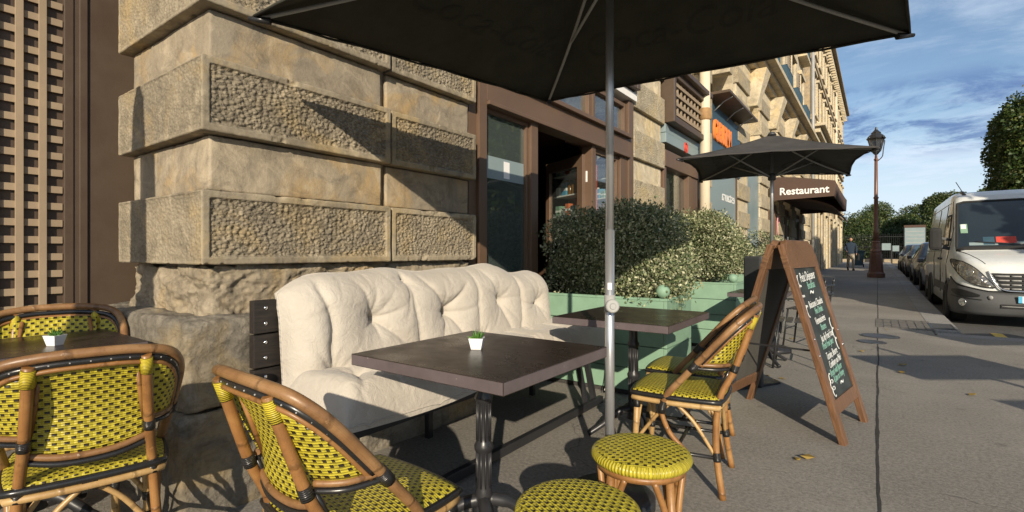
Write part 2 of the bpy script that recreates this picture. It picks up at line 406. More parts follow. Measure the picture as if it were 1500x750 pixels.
def weave_mat(name, px, py, yellow=(0.43, 0.36, 0.030), dark=(0.022, 0.016, 0.008), wx=0.46, wy=0.56):
    g = NG(name, 0.36, spec=0.5); s = g.sep(g.coord('UV'))
    u = g.math('DIVIDE', s[0], px); v = g.math('DIVIDE', s[1], py)
    ir = g.noise(g.coord('UV', (1, 1, 1)), 42, 3, 0.6); u = g.math('ADD', u, g.math('MULTIPLY', g.math('SUBTRACT', ir, 0.5), 0.16)); ir2 = g.noise(g.coord('UV', (1, 1, 1), (3.3, 1.7, 0)), 30, 3, 0.6); v = g.math('ADD', v, g.math('MULTIPLY', g.math('SUBTRACT', ir2, 0.5), 0.18))
    row = g.math('FLOOR', v); odd = g.math('MODULO', g.math('ADD', row, 1000), 2)
    uu = g.math('ADD', u, g.math('MULTIPLY', odd, 0.5)); fu = g.math('FRACT', g.math('ADD', uu, 100)); fv = g.math('FRACT', g.math('ADD', v, 100))
    inx = g.math('LESS_THAN', fu, wx); iny = g.math('MULTIPLY', g.math('GREATER_THAN', fv, (1 - wy) / 2), g.math('LESS_THAN', fv, (1 + wy) / 2))
    d = g.math('MULTIPLY', inx, iny)
    n = g.noise(g.coord('UV', (1 / px * 0.9, 1 / py * 0.9, 1)), 1.0, 2, 0.5); n2 = g.noise(g.coord('Object'), 6, 4, 0.6)
    # strands: two fine cords side by side across each band
    st = g.math('ABSOLUTE', g.math('SINE', g.math('MULTIPLY', fv, 2 * PI)))
    y2 = tuple(min(1, x * 1.25) for x in yellow); y1 = tuple(x * 0.72 for x in yellow)
    c = g.mix(g.rng(n, 0.3, 0.7), y1, y2); c = g.mix(g.rng(n2, 0.55, 0.8, 0, 0.35), c, (0.30, 0.22, 0.02))
    c = g.mix(g.rng(st, 0.25, 0.0, 0, 0.20), c, tuple(x * 0.5 for x in yellow))
    c = g.mix(d, c, dark); g.color(c)
    over = g.math('SINE', g.math('MULTIPLY', g.math('FRACT', g.math('ADD', fu, 0.27)), PI))
    h = g.math('SUBTRACT', g.math('ADD', g.math('MULTIPLY', over, 0.6), g.math('MULTIPLY', st, 0.5)), g.math('MULTIPLY', d, 0.9))
    g.bump(h, 0.0035, 0.9)
    return g.m
M_WEAVE = weave_mat('yellow_weave', 0.0300, 0.0160, wx=0.42, wy=0.56)
M_WEAVE_SEAT = weave_mat('yellow_weave_seat', 0.0250, 0.0165, wx=0.42, wy=0.56)
M_WEAVE_DARK = weave_mat('rim_weave', 0.012, 0.5, (0.44, 0.37, 0.03), (0.12, 0.09, 0.01), 0.12, 1.0)

def tabletop_mat():
    g = NG('dark_laminate', 0.30, spec=0.4); o = g.coord('Object', (1, 14, 14)); n = g.noise(o, 5, 6, 0.65, 1.0); n2 = g.noise(g.coord('Object'), 5, 5)
    c = g.mix(g.rng(n, 0.3, 0.7), (0.020, 0.0145, 0.0125), (0.043, 0.031, 0.027)); g.color(c); g.rough(g.rng(n2, 0.3, 0.7, 0.2, 0.42)); g.bump(n, 0.001, 0.3); return g.m
M_TABLE = tabletop_mat()
def edge_mat():
    g = NG('table_edge', 0.45, spec=0.4); n = g.noise(g.coord('Object'), 8, 6); sp = g.noise(g.coord('Object'), 55, 3)
    c = g.mix(g.rng(n, 0.3, 0.7), (0.085, 0.068, 0.070), (0.125, 0.102, 0.106)); c = g.mix(g.rng(sp, 0.70, 0.74, 0, 0.8), c, (0.4, 0.36, 0.33)); g.color(c); return g.m
M_TEDGE = edge_mat()
def wood_mat(name, a, b, axis_scale, rough=0.5):
    g = NG(name, rough, spec=0.4); o = g.coord('Object', axis_scale); n = g.noise(o, 6, 8, 0.65, 0.8); n2 = g.noise(g.coord('Object'), 4, 4)
    c = g.mix(g.rng(n, 0.32, 0.70), a, b); c = g.mix(g.rng(n2, 0.5, 0.8, 0, 0.4), c, tuple(x * 0.6 for x in a)); g.color(c); g.bump(n, 0.0015, 0.5); return g.m
M_BOARDWOOD = wood_mat('varnished_wood', (0.085, 0.042, 0.022), (0.225, 0.118, 0.06), (14, 14, 1.2), 0.35)
M_BOARDHEAD = wood_mat('varnished_header', (0.075, 0.038, 0.02), (0.22, 0.118, 0.06), (2, 14, 14), 0.35)
M_PLANK = wood_mat('dark_stained_plank', (0.012, 0.010, 0.009), (0.032, 0.026, 0.022), (14, 1.2, 14), 0.55)
def slate_mat():
    g = NG('blackboard', 0.55, spec=0.35); n = g.noise(g.coord('Object'), 7, 7, 0.7); g.color(g.mix(g.rng(n, 0.35, 0.75), (0.018, 0.022, 0.021), (0.05, 0.06, 0.057))); return g.m
M_SLATE = slate_mat()
M_BOARDBACK = paint_mat('grey_board_back', (0.075, 0.07, 0.062), 0.7, 0.2)
M_CHALK = paint_mat('white_chalk', (0.72, 0.74, 0.72), 0.9, 0.05); M_CHALKG = paint_mat('green_chalk', (0.24, 0.46, 0.38), 0.9, 0.05)
def cushion_mat():
    g = NG('cream_cotton', 0.9, spec=0.2); w = g.coord('Object'); n = g.noise(w, 4, 5); n2 = g.noise(w, 350, 2)
    c = g.mix(g.rng(n, 0.3, 0.75), (0.41, 0.37, 0.315), (0.49, 0.45, 0.39)); c = g.mix(g.rng(g.noise(w, 1.7, 6, 0.7), 0.58, 0.8, 0, 0.35), c, (0.42, 0.34, 0.25)); g.color(c)
    g.b.inputs['Sheen Weight'].default_value = 0.15; g.bump(n2, 0.0008, 0.6); g.bump(g.noise(w, 16, 4, 0.6, 1.2), 0.016, 0.45); g.bump(g.noise(w, 48, 4, 0.65, 1.6), 0.005, 0.45); return g.m
M_CUSHION = cushion_mat()
def asphalt(name, base, speck=0.5, warm=(1.0, 0.95, 0.88)):
    g = NG(name, 0.88, spec=0.3); w = g.world(); n = g.noise(w, 0.7, 8, 0.65); n2 = g.noise(w, 5, 7, 0.7); n3 = g.noise(w, 170, 3, 0.7)
    lo = tuple(base * 0.78 * x for x in warm); hi = tuple(base * 1.2 * x for x in warm)
    c = g.mix(g.rng(n, 0.3, 0.7), lo, hi); c = g.mix(g.rng(n2, 0.5, 0.75, 0, 0.45), c, tuple(x * 0.7 for x in lo))
    c = g.mix(g.rng(n3, 0.55, 0.75, 0, speck), c, tuple(min(1, x * 1.9) for x in hi)); c = g.mix(g.rng(g.voro(w, 120), 0.0, 0.25, 0.45, 0), c, tuple(x * 0.4 for x in lo))
    # dark gum spots and stains
    sp = g.voro(w, 2.3); c = g.mix(g.math('MULTIPLY', g.rng(sp, 0.05, 0.09, 0.55, 0), g.rng(n2, 0.42, 0.52)), c, tuple(x * 0.45 for x in lo))
    if base > 0.15:
        dv = g.N.new('ShaderNodeVectorMath'); dv.operation = 'MULTIPLY_ADD'; nn = g.N.new('ShaderNodeTexNoise'); g.L.new(w, nn.inputs[0]); nn.inputs['Scale'].default_value = 2.2; nn.inputs['Detail'].default_value = 5
        g.L.new(nn.outputs['Color'], dv.inputs[0]); dv.inputs[1].default_value = (0.5, 0.5, 0.5); g.L.new(w, dv.inputs[2])
        ed = g.voro(dv.outputs[0], 0.55, 'DISTANCE_TO_EDGE'); cr = g.math('MULTIPLY', g.rng(ed, 0.001, 0.004, 0.5, 0), g.rng(g.noise(w, 0.9, 3), 0.50, 0.56))
        c = g.mix(cr, c, tuple(x * 0.3 for x in lo)); g.bump(cr, -0.006, 0.8)
        pt = g.noise(w, 0.38, 3, 0.5, 0.3); c = g.mix(g.rng(pt, 0.50, 0.53, 0, 0.30), c, tuple(x * 0.72 for x in lo))
        tr = g.noise(g.world((1, 0.25, 1)), 6.0, 6, 0.7); c = g.mix(g.rng(tr, 0.58, 0.78, 0, 0.45), c, tuple(x * 0.6 for x in lo))
        c = g.mix(g.rng(g.voro(w, 13), 0.035, 0.055, 0.7, 0), c, tuple(min(1, x * 1.7) for x in hi))
    n4 = g.noise(w, 52, 5, 0.75); c = g.mix(g.rng(n4, 0.40, 0.62, 0, 0.32), c, tuple(min(1, x * 1.35) for x in hi)); c = g.mix(g.rng(n4, 0.56, 0.40, 0.0, 0.30), c, tuple(x * 0.55 for x in lo)); g.bump(n4, 0.006, 0.7)
    g.color(c); g.bump(n3, 0.005, 0.8); g.bump(n2, 0.012, 0.35); return g.m
M_PAVE = asphalt('pavement_asphalt', 0.245, 0.55, (1.0, 0.925, 0.81)); M_ROAD = asphalt('road_asphalt', 0.10, 0.4, (1, 0.98, 0.95)); M_JOINT = asphalt('joint_dirt', 0.045, 0.3)
M_GRANITE = asphalt('granite_kerb', 0.27, 0.6, (1, 0.97, 0.92)); M_SETT = asphalt('granite_setts', 0.13, 0.5)

def leaf_mat(name, stops, rough=0.5, trans=0.25):
    g = NG(name, rough, spec=0.4); r = g.island(); c = g.ramp(r, stops); g.color(c)
    t = g.N.new('ShaderNodeBsdfTranslucent'); g.L.new(c, t.inputs[0]); mx = g.N.new('ShaderNodeMixShader'); mx.inputs[0].default_value = trans
    g.L.new(g.b.outputs[0], mx.inputs[1]); g.L.new(t.outputs[0], mx.inputs[2]); g.L.new(mx.outputs[0], g.N['Material Output'].inputs[0]); return g.m
M_LEAF = leaf_mat('variegated_leaf', [(0.0, (0.06, 0.09, 0.04)), (0.3, (0.13, 0.17, 0.075)), (0.55, (0.27, 0.30, 0.155)), (0.8, (0.44, 0.44, 0.27)), (1.0, (0.54, 0.53, 0.36))], 0.45, 0.2)
M_LEAF2 = leaf_mat('dark_shrub_leaf', [(0.0, (0.02, 0.04, 0.012)), (0.6, (0.055, 0.085, 0.025)), (1.0, (0.10, 0.14, 0.05))], 0.45, 0.2)
M_TREELEAF = leaf_mat('tree_leaf', [(0.0, (0.025, 0.05, 0.012)), (0.5, (0.05, 0.09, 0.022)), (0.85, (0.10, 0.13, 0.03)), (1.0, (0.17, 0.15, 0.04))], 0.5, 0.25)
M_TREELEAF2 = leaf_mat('far_tree_leaf', [(0.0, (0.03, 0.06, 0.018)), (0.5, (0.065, 0.10, 0.03)), (1.0, (0.14, 0.15, 0.05))], 0.5, 0.25)
M_BARK = wood_mat('bark', (0.05, 0.038, 0.026), (0.10, 0.08, 0.06), (8, 8, 2), 0.9)
M_SUCC = leaf_mat('succulent_leaf', [(0.0, (0.03, 0.10, 0.015)), (1.0, (0.12, 0.27, 0.04))], 0.4, 0.2)
M_FALLEN = leaf_mat('fallen_leaf', [(0.0, (0.30, 0.22, 0.03)), (1.0, (0.20, 0.12, 0.03))], 0.7, 0.1)
M_POT = paint_mat('white_pot', (0.72, 0.72, 0.70), 0.35, 0.04)

def glass_mat(name, tint=(0.9, 0.95, 0.93), refl=0.12, dust=0.0, dustcol=(0.5, 0.55, 0.52)):
    m = bpy.data.materials.new(name); m.use_nodes = True; N = m.node_tree.nodes; L = m.node_tree.links; N.clear()
    out = N.new('ShaderNodeOutputMaterial'); tr = N.new('ShaderNodeBsdfTransparent'); tr.inputs[0].default_value = (*tint, 1)
    gl = N.new('ShaderNodeBsdfGlossy'); gl.inputs['Roughness'].default_value = 0.02
    fr = N.new('ShaderNodeFresnel'); ge = N.new('ShaderNodeNewGeometry'); mr = N.new('ShaderNodeMapRange')
    L.new(ge.outputs['Backfacing'], mr.inputs[0]); mr.inputs[3].default_value = 1.5; mr.inputs[4].default_value = 1 / 1.5; L.new(mr.outputs[0], fr.inputs[0])
    ad = N.new('ShaderNodeMath'); ad.operation = 'ADD'; ad.use_clamp = True; L.new(fr.outputs[0], ad.inputs[0]); ad.inputs[1].default_value = refl
    mx = N.new('ShaderNodeMixShader'); L.new(ad.outputs[0], mx.inputs[0]); L.new(tr.outputs[0], mx.inputs[1]); L.new(gl.outputs[0], mx.inputs[2]); last = mx.outputs[0]
    if dust:
        df = N.new('ShaderNodeBsdfDiffuse'); df.inputs[0].default_value = (*dustcol, 1); m2 = N.new('ShaderNodeMixShader'); m2.inputs[0].default_value = dust
        L.new(last, m2.inputs[1]); L.new(df.outputs[0], m2.inputs[2]); last = m2.outputs[0]
    L.new(last, out.inputs[0]); return m
M_GLASS = glass_mat('shop_glass', (0.92, 0.95, 0.94), 0.04, 0.02)
M_GLASSG = glass_mat('green_tint_glass', (0.55, 0.66, 0.62), 0.10, 0.12, (0.30, 0.36, 0.34))  # greenish reflection of the left pane put into its tint and diffuse colour
M_CARGLASS = glass_mat('windscreen_glass', (0.36, 0.42, 0.44), 0.08, 0.03)
M_DARKGLASS = NG('dark_window_glass', 0.05, spec=0.8); M_DARKGLASS.color((0.012, 0.016, 0.022)); M_DARKGLASS = M_DARKGLASS.m
M_LAMPGLASS = glass_mat('lantern_glass', (0.30, 0.30, 0.30), 0.06, 0.3, (0.12, 0.12, 0.12))
def carpaint(name, col, metal=0.0, dirt=0.3):
    g = NG(name, 0.28, metal, 0.5); g.b.inputs['Coat Weight'].default_value = 0.6; g.b.inputs['Coat Roughness'].default_value = 0.08
    w = g.coord('Object'); n = g.noise(w, 2.5, 7, 0.7); z = g.sep(w)[2]
    c = g.mix(g.math('MULTIPLY', g.rng(n, 0.4, 0.75, 0, dirt), 1.0), col, tuple(x * 0.45 + 0.03 for x in col))
    g.color(c); g.rough(g.rng(n, 0.3, 0.7, 0.22, 0.5)); return g.m
M_VAN = carpaint('van_white_paint', (0.66, 0.68, 0.66), 0, 0.35); M_CARBLACK = carpaint('black_car_paint', (0.015, 0.016, 0.018), 0, 0.3); M_CARGREY = carpaint('grey_car_paint', (0.07, 0.08, 0.09), 0.3, 0.3)
M_BUMPER = paint_mat('van_bumper_plastic', (0.06, 0.062, 0.064), 0.55, 0.15, 0.25, 3)
M_LENS = glass_mat('headlamp_lens', (0.9, 0.9, 0.88), 0.12, 0.12, (0.55, 0.52, 0.46))
M_REFLECTOR = NG('headlamp_reflector', 0.25, 0.9); M_REFLECTOR.color(M_REFLECTOR.mix(M_REFLECTOR.rng(M_REFLECTOR.voro(M_REFLECTOR.coord('Object'), 16), 0.1, 0.5), (0.62, 0.6, 0.55), (0.10, 0.09, 0.08))); M_REFLECTOR.bump(M_REFLECTOR.voro(M_REFLECTOR.coord('Object'), 16), 0.03, 1); M_REFLECTOR = M_REFLECTOR.m
def flat(name, col, rough=0.6): return paint_mat(name, col, rough, 0.05)
M_RED = flat('red_card', (0.5, 0.06, 0.04)); M_SIGNORANGE = flat('orange_card', (0.62, 0.16, 0.06)); M_SIGNYEL = flat('yellow_card', (0.75, 0.5, 0.03)); M_PLATE = flat('plate_white', (0.7, 0.7, 0.68)); M_PLATEBLUE = flat('plate_blue', (0.08, 0.38, 0.58)); M_BLACK = flat('black_print', (0.012, 0.012, 0.012))
M_NAVY = flat('navy_cloth', (0.018, 0.03, 0.05), 0.9); M_BEIGE = flat('beige_cloth', (0.36, 0.31, 0.23), 0.9); M_SKIN = flat('skin', (0.42, 0.24, 0.16), 0.55); M_HAIR = flat('dark_hair', (0.02, 0.014, 0.01), 0.7); M_BINBLUE = flat('bin_plastic', (0.03, 0.07, 0.09), 0.5)
M_BLUEBOOK = flat('blue_pack', (0.08, 0.28, 0.42)); M_AMBER = flat('amber_bottle', (0.16, 0.07, 0.015), 0.15); M_PINK = flat('pink_pack', (0.6, 0.28, 0.30)); M_REDCHAIR = flat('red_lacquer', (0.42, 0.055, 0.025), 0.35)

def text(name, body, mat, parent, size, loc, rot, ext=0.001, shear=0.0, align='LEFT', sx=1.0, off=0.0):
    c = bpy.data.curves.new(name, 'FONT'); c.body = body; c.size = size; c.extrude = ext; c.shear = shear; c.align_x = align; c.offset = off
    o = bpy.data.objects.new(name, c); COL.objects.link(o); c.materials.append(mat); c.resolution_u = 3
    me = bpy.data.meshes.new_from_object(o); bpy.data.objects.remove(o); bpy.data.curves.remove(c)
    me.name = name
    o = link(name, me, mat, parent, loc, rot); o.scale = (sx, 1, 1)
    return o

# ------------------------------------------------------------------ ground
def gz(y):
    t = min(max((y - 13) / 22, 0), 1); return 0.18 * t * t * (3 - 2 * t)
def sheet(name, x0, x1, y0, y1, z, mat, nx=1, step=2.0, kind='structure', poly=None):
    m = MB(); ys = list(np.arange(y0, min(y1, 60), step)) + [min(y1, 60)] + ([y1] if y1 > 60 else [])
    P = np.array([[(x, y, z + gz(y)) for y in ys] for x in np.linspace(x0, x1, nx + 1)])
    m.grid(P, None, False, flip=True)
    return tag(m.obj(name, mat, None, fix=False), kind=kind)
KX0, KX1, KY = 0.63, 0.96, 9.2
sheet('ground', -400, 400, -200, 1200, -0.35, M_ROAD, 2)
sheet('road', 0.90, 9.5, -30, 75, -0.12, M_ROAD, 2)
sheet('pavement', -5.0, KX0, -12, 75, 0.0, M_PAVE, 2)
def joint():
    m = MB(); g = random.Random(4); L_ = []; Rr = []; y = -3.0; off = 0.0
    while y < 30:
        off = off * 0.9 + g.gauss(0, 0.0016); w = 0.0045 + abs(g.gauss(0, 0.0022))
        L_.append((off - w, y, 0.0025 + gz(y))); Rr.append((off + w, y, 0.0025 + gz(y))); y += 0.07 + 0.03 * g.random()
    m.grid(np.array([L_, Rr]), None, False, flip=True); tag(m.obj('pavement_joint', M_JOINT, None, fix=False), kind='structure')
joint()
sheet('pavement', KX0, 7.5, -12, KY - 0.30, 0.0, M_PAVE, 3)
def kerb():
    # long kerb stones along the street then across the build-out
    k = MB()
    y = KY + 0.3
    i = 0
    root = thing('kerb', 'pale granite kerb of long stones edging the pavement', 'kerb'); root['kind'] = 'structure'
    del root['category'], root['label']
    while y < 60:
        L = 1.0
        m = MB(); m.box(KX0 + 0.002, KX1, y + 0.006, y + L - 0.006, -0.2, 0.002); m.obj('kerb_stone', M_GRANITE, root, 0.012, loc=(0, 0, gz(y + 0.5)))
        y += L
    x = KX0 + 0.02
    while x < 6.5:
        m = MB(); m.box(x + 0.006, x + 0.994, KY - 0.29, KY, -0.3, -0.02 if x > 1.2 else 0.002); m.obj('kerb_stone', M_GRANITE, root, 0.012); x += 1.0
kerb()
def ground_marks():
    for i in range(3):
        m = MB(); a = 1.40 + i * 1.6; m.box(a, a + 0.13, 9.45, 10.55, -0.117, -0.113)
        tag(m.obj('yellow_marking', M_YELLOWLINE, None, fix=True), kind='structure')
    # strip of small setts crossing the pavement
    m = MB(); x = -0.03
    while x < 0.62:
        y = 9.35
        while y < 10.5 - 0.0:
            h = 0.004 + random.random() * 0.006
            m.box(x + 0.006, x + 0.094, y + 0.006, y + 0.094, -0.02, h); y += 0.10
        x += 0.10
    tag(m.obj('sett_strip', M_SETT, None), kind='stuff')
ground_marks()
def disc_cover(x, y, rx, name, label):
    t = thing(name, label, 'manhole cover', (x, y, 0))
    m = MB(); m.lathe([(rx, 0.001), (rx, 0.006), (rx * 0.9, 0.006), (rx * 0.88, 0.004), (0.001, 0.004)], 24); m.obj('lid', M_DARKGREY, t)
    m = MB(); m.lathe([(rx * 1.12, 0.0), (rx * 1.12, 0.005), (rx * 1.02, 0.005), (rx * 1.02, 0.0)], 24); m.obj('rim', M_BLACKMETAL, t)
disc_cover(0.02, 8.35, 0.20, 'manhole_cover', 'larger round dark iron cover on the pavement joint, farther one')
disc_cover(-0.06, 7.75, 0.14, 'manhole_cover', 'smaller round dark iron cover on the pavement joint, nearer one')
disc_cover(-1.27, 6.0, 0.16, 'manhole_cover', 'round iron cover in the pavement behind the blackboard')
def hatch():
    t = thing('utility_hatch', 'dark square iron hatch beside the kerb at the strip of setts', 'hatch', (0.78, 9.95, 0.004))
    m = MB(); m.box(-0.14, 0.14, -0.35, 0.35, 0.0, 0.006); m.obj('lid', M_BLACKMETAL, t)
    m = MB()
    for i in range(7): m.box(-0.12, 0.12, -0.31 + i * 0.095, -0.27 + i * 0.095, 0.006, 0.010)
    m.obj('tread', M_DARKGREY, t)
hatch()

# ------------------------------------------------------------------ the corner pier and stone building
def rbox(x0, x1, y0, y1, z0, z1, r, disp, res, faces='FLTB', uvs=False):
    """rounded stone block displaced along its normal; faces: F = +x front, L = -y return, T top, B bottom, R = +y"""
    m = MB(); lo = np.array([x0 + r, y0 + r, z0 + r]); hi = np.array([x1 - r, y1 - r, z1 - r])
    def go(P):
        q = np.clip(P, lo, hi); d = P - q; n = np.linalg.norm(d, axis=-1, keepdims=True); n[n < 1e-9] = 1
        dirn = d / n
        dd = disp(P, dirn); mk = None
        if isinstance(dd, tuple): dd, mk = dd
        G = q + dirn * r + dirn * dd[..., None]
        return G, (np.stack([mk, mk], -1) if mk is not None else None)
    def lin(a, b, rs):
        n = max(2, int((b - a) / rs) + 1)
        core = np.linspace(a + r, b - r, n); e = np.array([0, .35, .7]) * r
        return np.concatenate([a + e, core, b - e[::-1]])
    X = lin(x0, x1, res); Yv = lin(y0, y1, res); Zv = lin(z0, z1, res)
    Xc = lin(x0, x1, 0.08)
    if 'F' in faces: A, B = np.meshgrid(Yv, Zv, indexing='ij'); m.grid(*go(np.stack([np.full_like(A, x1), A, B], -1)))
    if 'L' in faces: A, B = np.meshgrid(X, Zv, indexing='ij'); m.grid(*go(np.stack([A, np.full_like(A, y0), B], -1)))
    if 'R' in faces: A, B = np.meshgrid(Xc, Zv, indexing='ij'); m.grid(*go(np.stack([A, np.full_like(A, y1), B], -1)), flip=True)
    if 'T' in faces: A, B = np.meshgrid(Xc if 'L' not in faces else X, Yv, indexing='ij'); m.grid(*go(np.stack([A, B, np.full_like(A, z1)], -1)))
    if 'B' in faces: A, B = np.meshgrid(Xc if 'L' not in faces else X, Yv, indexing='ij'); m.grid(*go(np.stack([A, B, np.full_like(A, z0)], -1)), flip=True)
    return m
def peck_disp(box, seed, amp=0.009, margin=0.034):
    x0, x1, y0, y1, z0, z1 = box
    def f(P, D):
        x, y, z = P[..., 0], P[..., 1], P[..., 2]
        front = D[..., 0] > 0.9; side = D[..., 1] < -0.9; mg = np.where(front, margin, 0.010)
        a = np.where(front, y, x); lo = np.where(front, y0, x0); hi = np.where(front, y1, x1)
        e = np.minimum(np.minimum(a - lo, hi - a), np.minimum(z - z0, z1 - z))
        mask = np.clip((e - mg) / 0.006, 0, 1)
        f1, f2 = worley(a / 0.026 + seed * 3, (z + 0.35 * a) / 0.019, seed)
        pk = (np.clip(f2 - f1, 0, 0.55) - 0.3) * 1.3 - np.clip(f1 - 0.35, 0, 1) * 0.7
        big = fbm(P, 5, 3, seed)
        amt = np.where(front, 1.0, 0.35)
        sil = fbm(P, 22, 3, seed + 5) * 0.003 - np.clip(fbm(P, 15, 3, seed + 9) - 0.34, 0, 1) * 0.05 * (1 - mask)
        return np.where(front | side, mask * (amp * pk * amt + 0.004 * big * amt - 0.006 * amt), 0) + sil, np.where(front | side, mask * np.where(front, 1.0, 0.45), 0.0)
    return f
def smooth_disp(seed, amp=0.004):
    def f(P, D):
        return fbm(P, 3, 4, seed) * amp * 1.5 + fbm(P, 26, 3, seed + 3) * amp * 0.8 - np.clip(fbm(P, 11, 3, seed + 7) - 0.42, 0, 1) * 0.05
    return f
def rough_disp(seed, amp=0.03, sc=6):
    def f(P, D):
        a = fbm(P, sc * 0.7, 3, seed, 0.5); b = np.abs(fbm(P * np.array([1, 1, 2.2]), sc * 1.5, 4, seed + 11)); c = fbm(P, 34, 4, seed + 2, 0.6)
        led = np.clip(fbm(P * np.array([1, 1, 1.6]), sc, 4, seed + 21, 0.6) * 3.5, -0.5, 0.6)
        return a * amp * 0.7 - b * amp * 0.5 + c * 0.008 + led * amp * 0.55
    return f
FX = -2.38        # proud face of the corner pier
PY0, PYJ, PY1 = 0.977, 2.045, 2.86
LEV = [(1.061, 1.402, 'p'), (1.402, 1.654, 's'), (1.654, 1.995, 'p'), (1.995, 2.222, 's'), (2.222, 2.60, 'p'), (2.60, 2.85, 's'), (2.85, 3.25, 'p'), (3.25, 3.52, 's'), (3.52, 3.95, 'p')]
bld = thing('stone_building', 'long classical stone building with rusticated corner pier and shopfronts along the pavement', 'building')
def pier():
    sd = 1
    for z0, z1, k in LEV:
        off = 0.0 if k == 'p' else -0.055
        for ci, (a, b) in enumerate(((PY0, PYJ - 0.012), (PYJ + 0.012, PY1))):
            sd += 1
            fx = FX + off - (0.022 if ci else 0)
            y0 = a - (off if ci == 0 else 0); x0 = -3.42 - (off if ci == 0 else 0)
            y1 = b - (0.0 if k == 'p' else 0.03)
            bx = (x0 if ci == 0 else fx - 0.4, fx, y0, y1, z0 + (0.004 if k == 'p' else 0), z1 - (0.004 if k == 'p' else 0))
            low = z0 > 2.6
            if k == 'p': m = rbox(*bx, 0.009, peck_disp(bx, sd), 0.03 if low else 0.006, 'FLTB' if ci == 0 else 'FTBLR')
            else: m = rbox(*bx, 0.012, smooth_disp(sd), 0.04 if low else 0.02, 'FL' if ci == 0 else 'FLR')
            m.obj('stone_block', M_PECK if k == 'p' else M_SMOOTH, bld, fix=False)
    # eroded course above the plinth
    bx = (-3.37, FX - 0.06, PY0 + 0.055, PYJ - 0.02, 0.80, 1.065); m = rbox(*bx, 0.03, rough_disp(31, 0.042, 6), 0.009, 'FL'); m.obj('stone_block', M_ROUGHSTONE, bld, fix=False)
    bx = (-2.8, FX - 0.07, PYJ + 0.02, PY1 - 0.02, 0.80, 1.065); m = rbox(*bx, 0.03, rough_disp(33, 0.035, 5), 0.02, 'FL'); m.obj('stone_block', M_ROUGHSTONE, bld, fix=False)
    # plinth stones
    for i, (a, b, z0, z1) in enumerate(((PY0 - 0.10, 2.10, 0.44, 0.835), (PY0 - 0.12, 1.72, -0.05, 0.445), (1.735, 2.9, -0.05, 0.445), (2.115, 2.9, 0.44, 0.83))):
        bx = (-3.47 if i < 2 else -2.8, FX + (0.09 if i in (0, 3) else 0.105), a, b, z0, z1)
        m = rbox(*bx, 0.028, rough_disp(41 + i, 0.020 if i < 2 else 0.018, 4), 0.012, 'FLT'); m.obj('stone_block', M_PLINTH, bld, fix=False)
    # core behind the stones
    m = MB(); m.box(-3.35, FX - 0.11, PY0 + 0.12, PY1 - 0.06, 0, 4.0); m.obj('pier_core', M_SMOOTH, bld)
pier()
def stone_pier(y0, y1, zt, xf=-2.45, xb=-3.0, first=1.06, mat=(M_FARPECK, M_FAR)):
    """rusticated far pier: alternating proud and set-back courses, each course a block"""
    z = 0.0; k = 0
    m = MB(); m.box(xb, xf + 0.06, y0 - 0.04, y1 + 0.04, 0, 0.78); m.obj('stone_block', mat[1], bld, 0.02)
    z = 0.78
    while z < zt - 0.05:
        h = 0.36 if k % 2 else 0.27
        z1 = min(z + h, zt); off = 0.0 if k % 2 else -0.05
        m = MB(); m.box(xb, xf + off, y0 - off * 0.6, y1 + off * 0.6, z + 0.003, z1 - 0.003)
        m.obj('stone_block', mat[0] if k % 2 else mat[1], bld, 0.012); z = z1; k += 1
stone_pier(5.97, 7.08, 5.3); stone_pier(8.87, 9.62, 5.3); stone_pier(11.75, 13.0, 5.3); stone_pier(14.45, 15.75, 5.3)
for y0, y1 in ((17.35, 18.6), (20.2, 21.45)):
    m = MB()
    stone_pier(y0, y1, 5.3)
stone_pier(23.0, 24.3, 5.3); stone_pier(25.6, 26.5, 5.3)
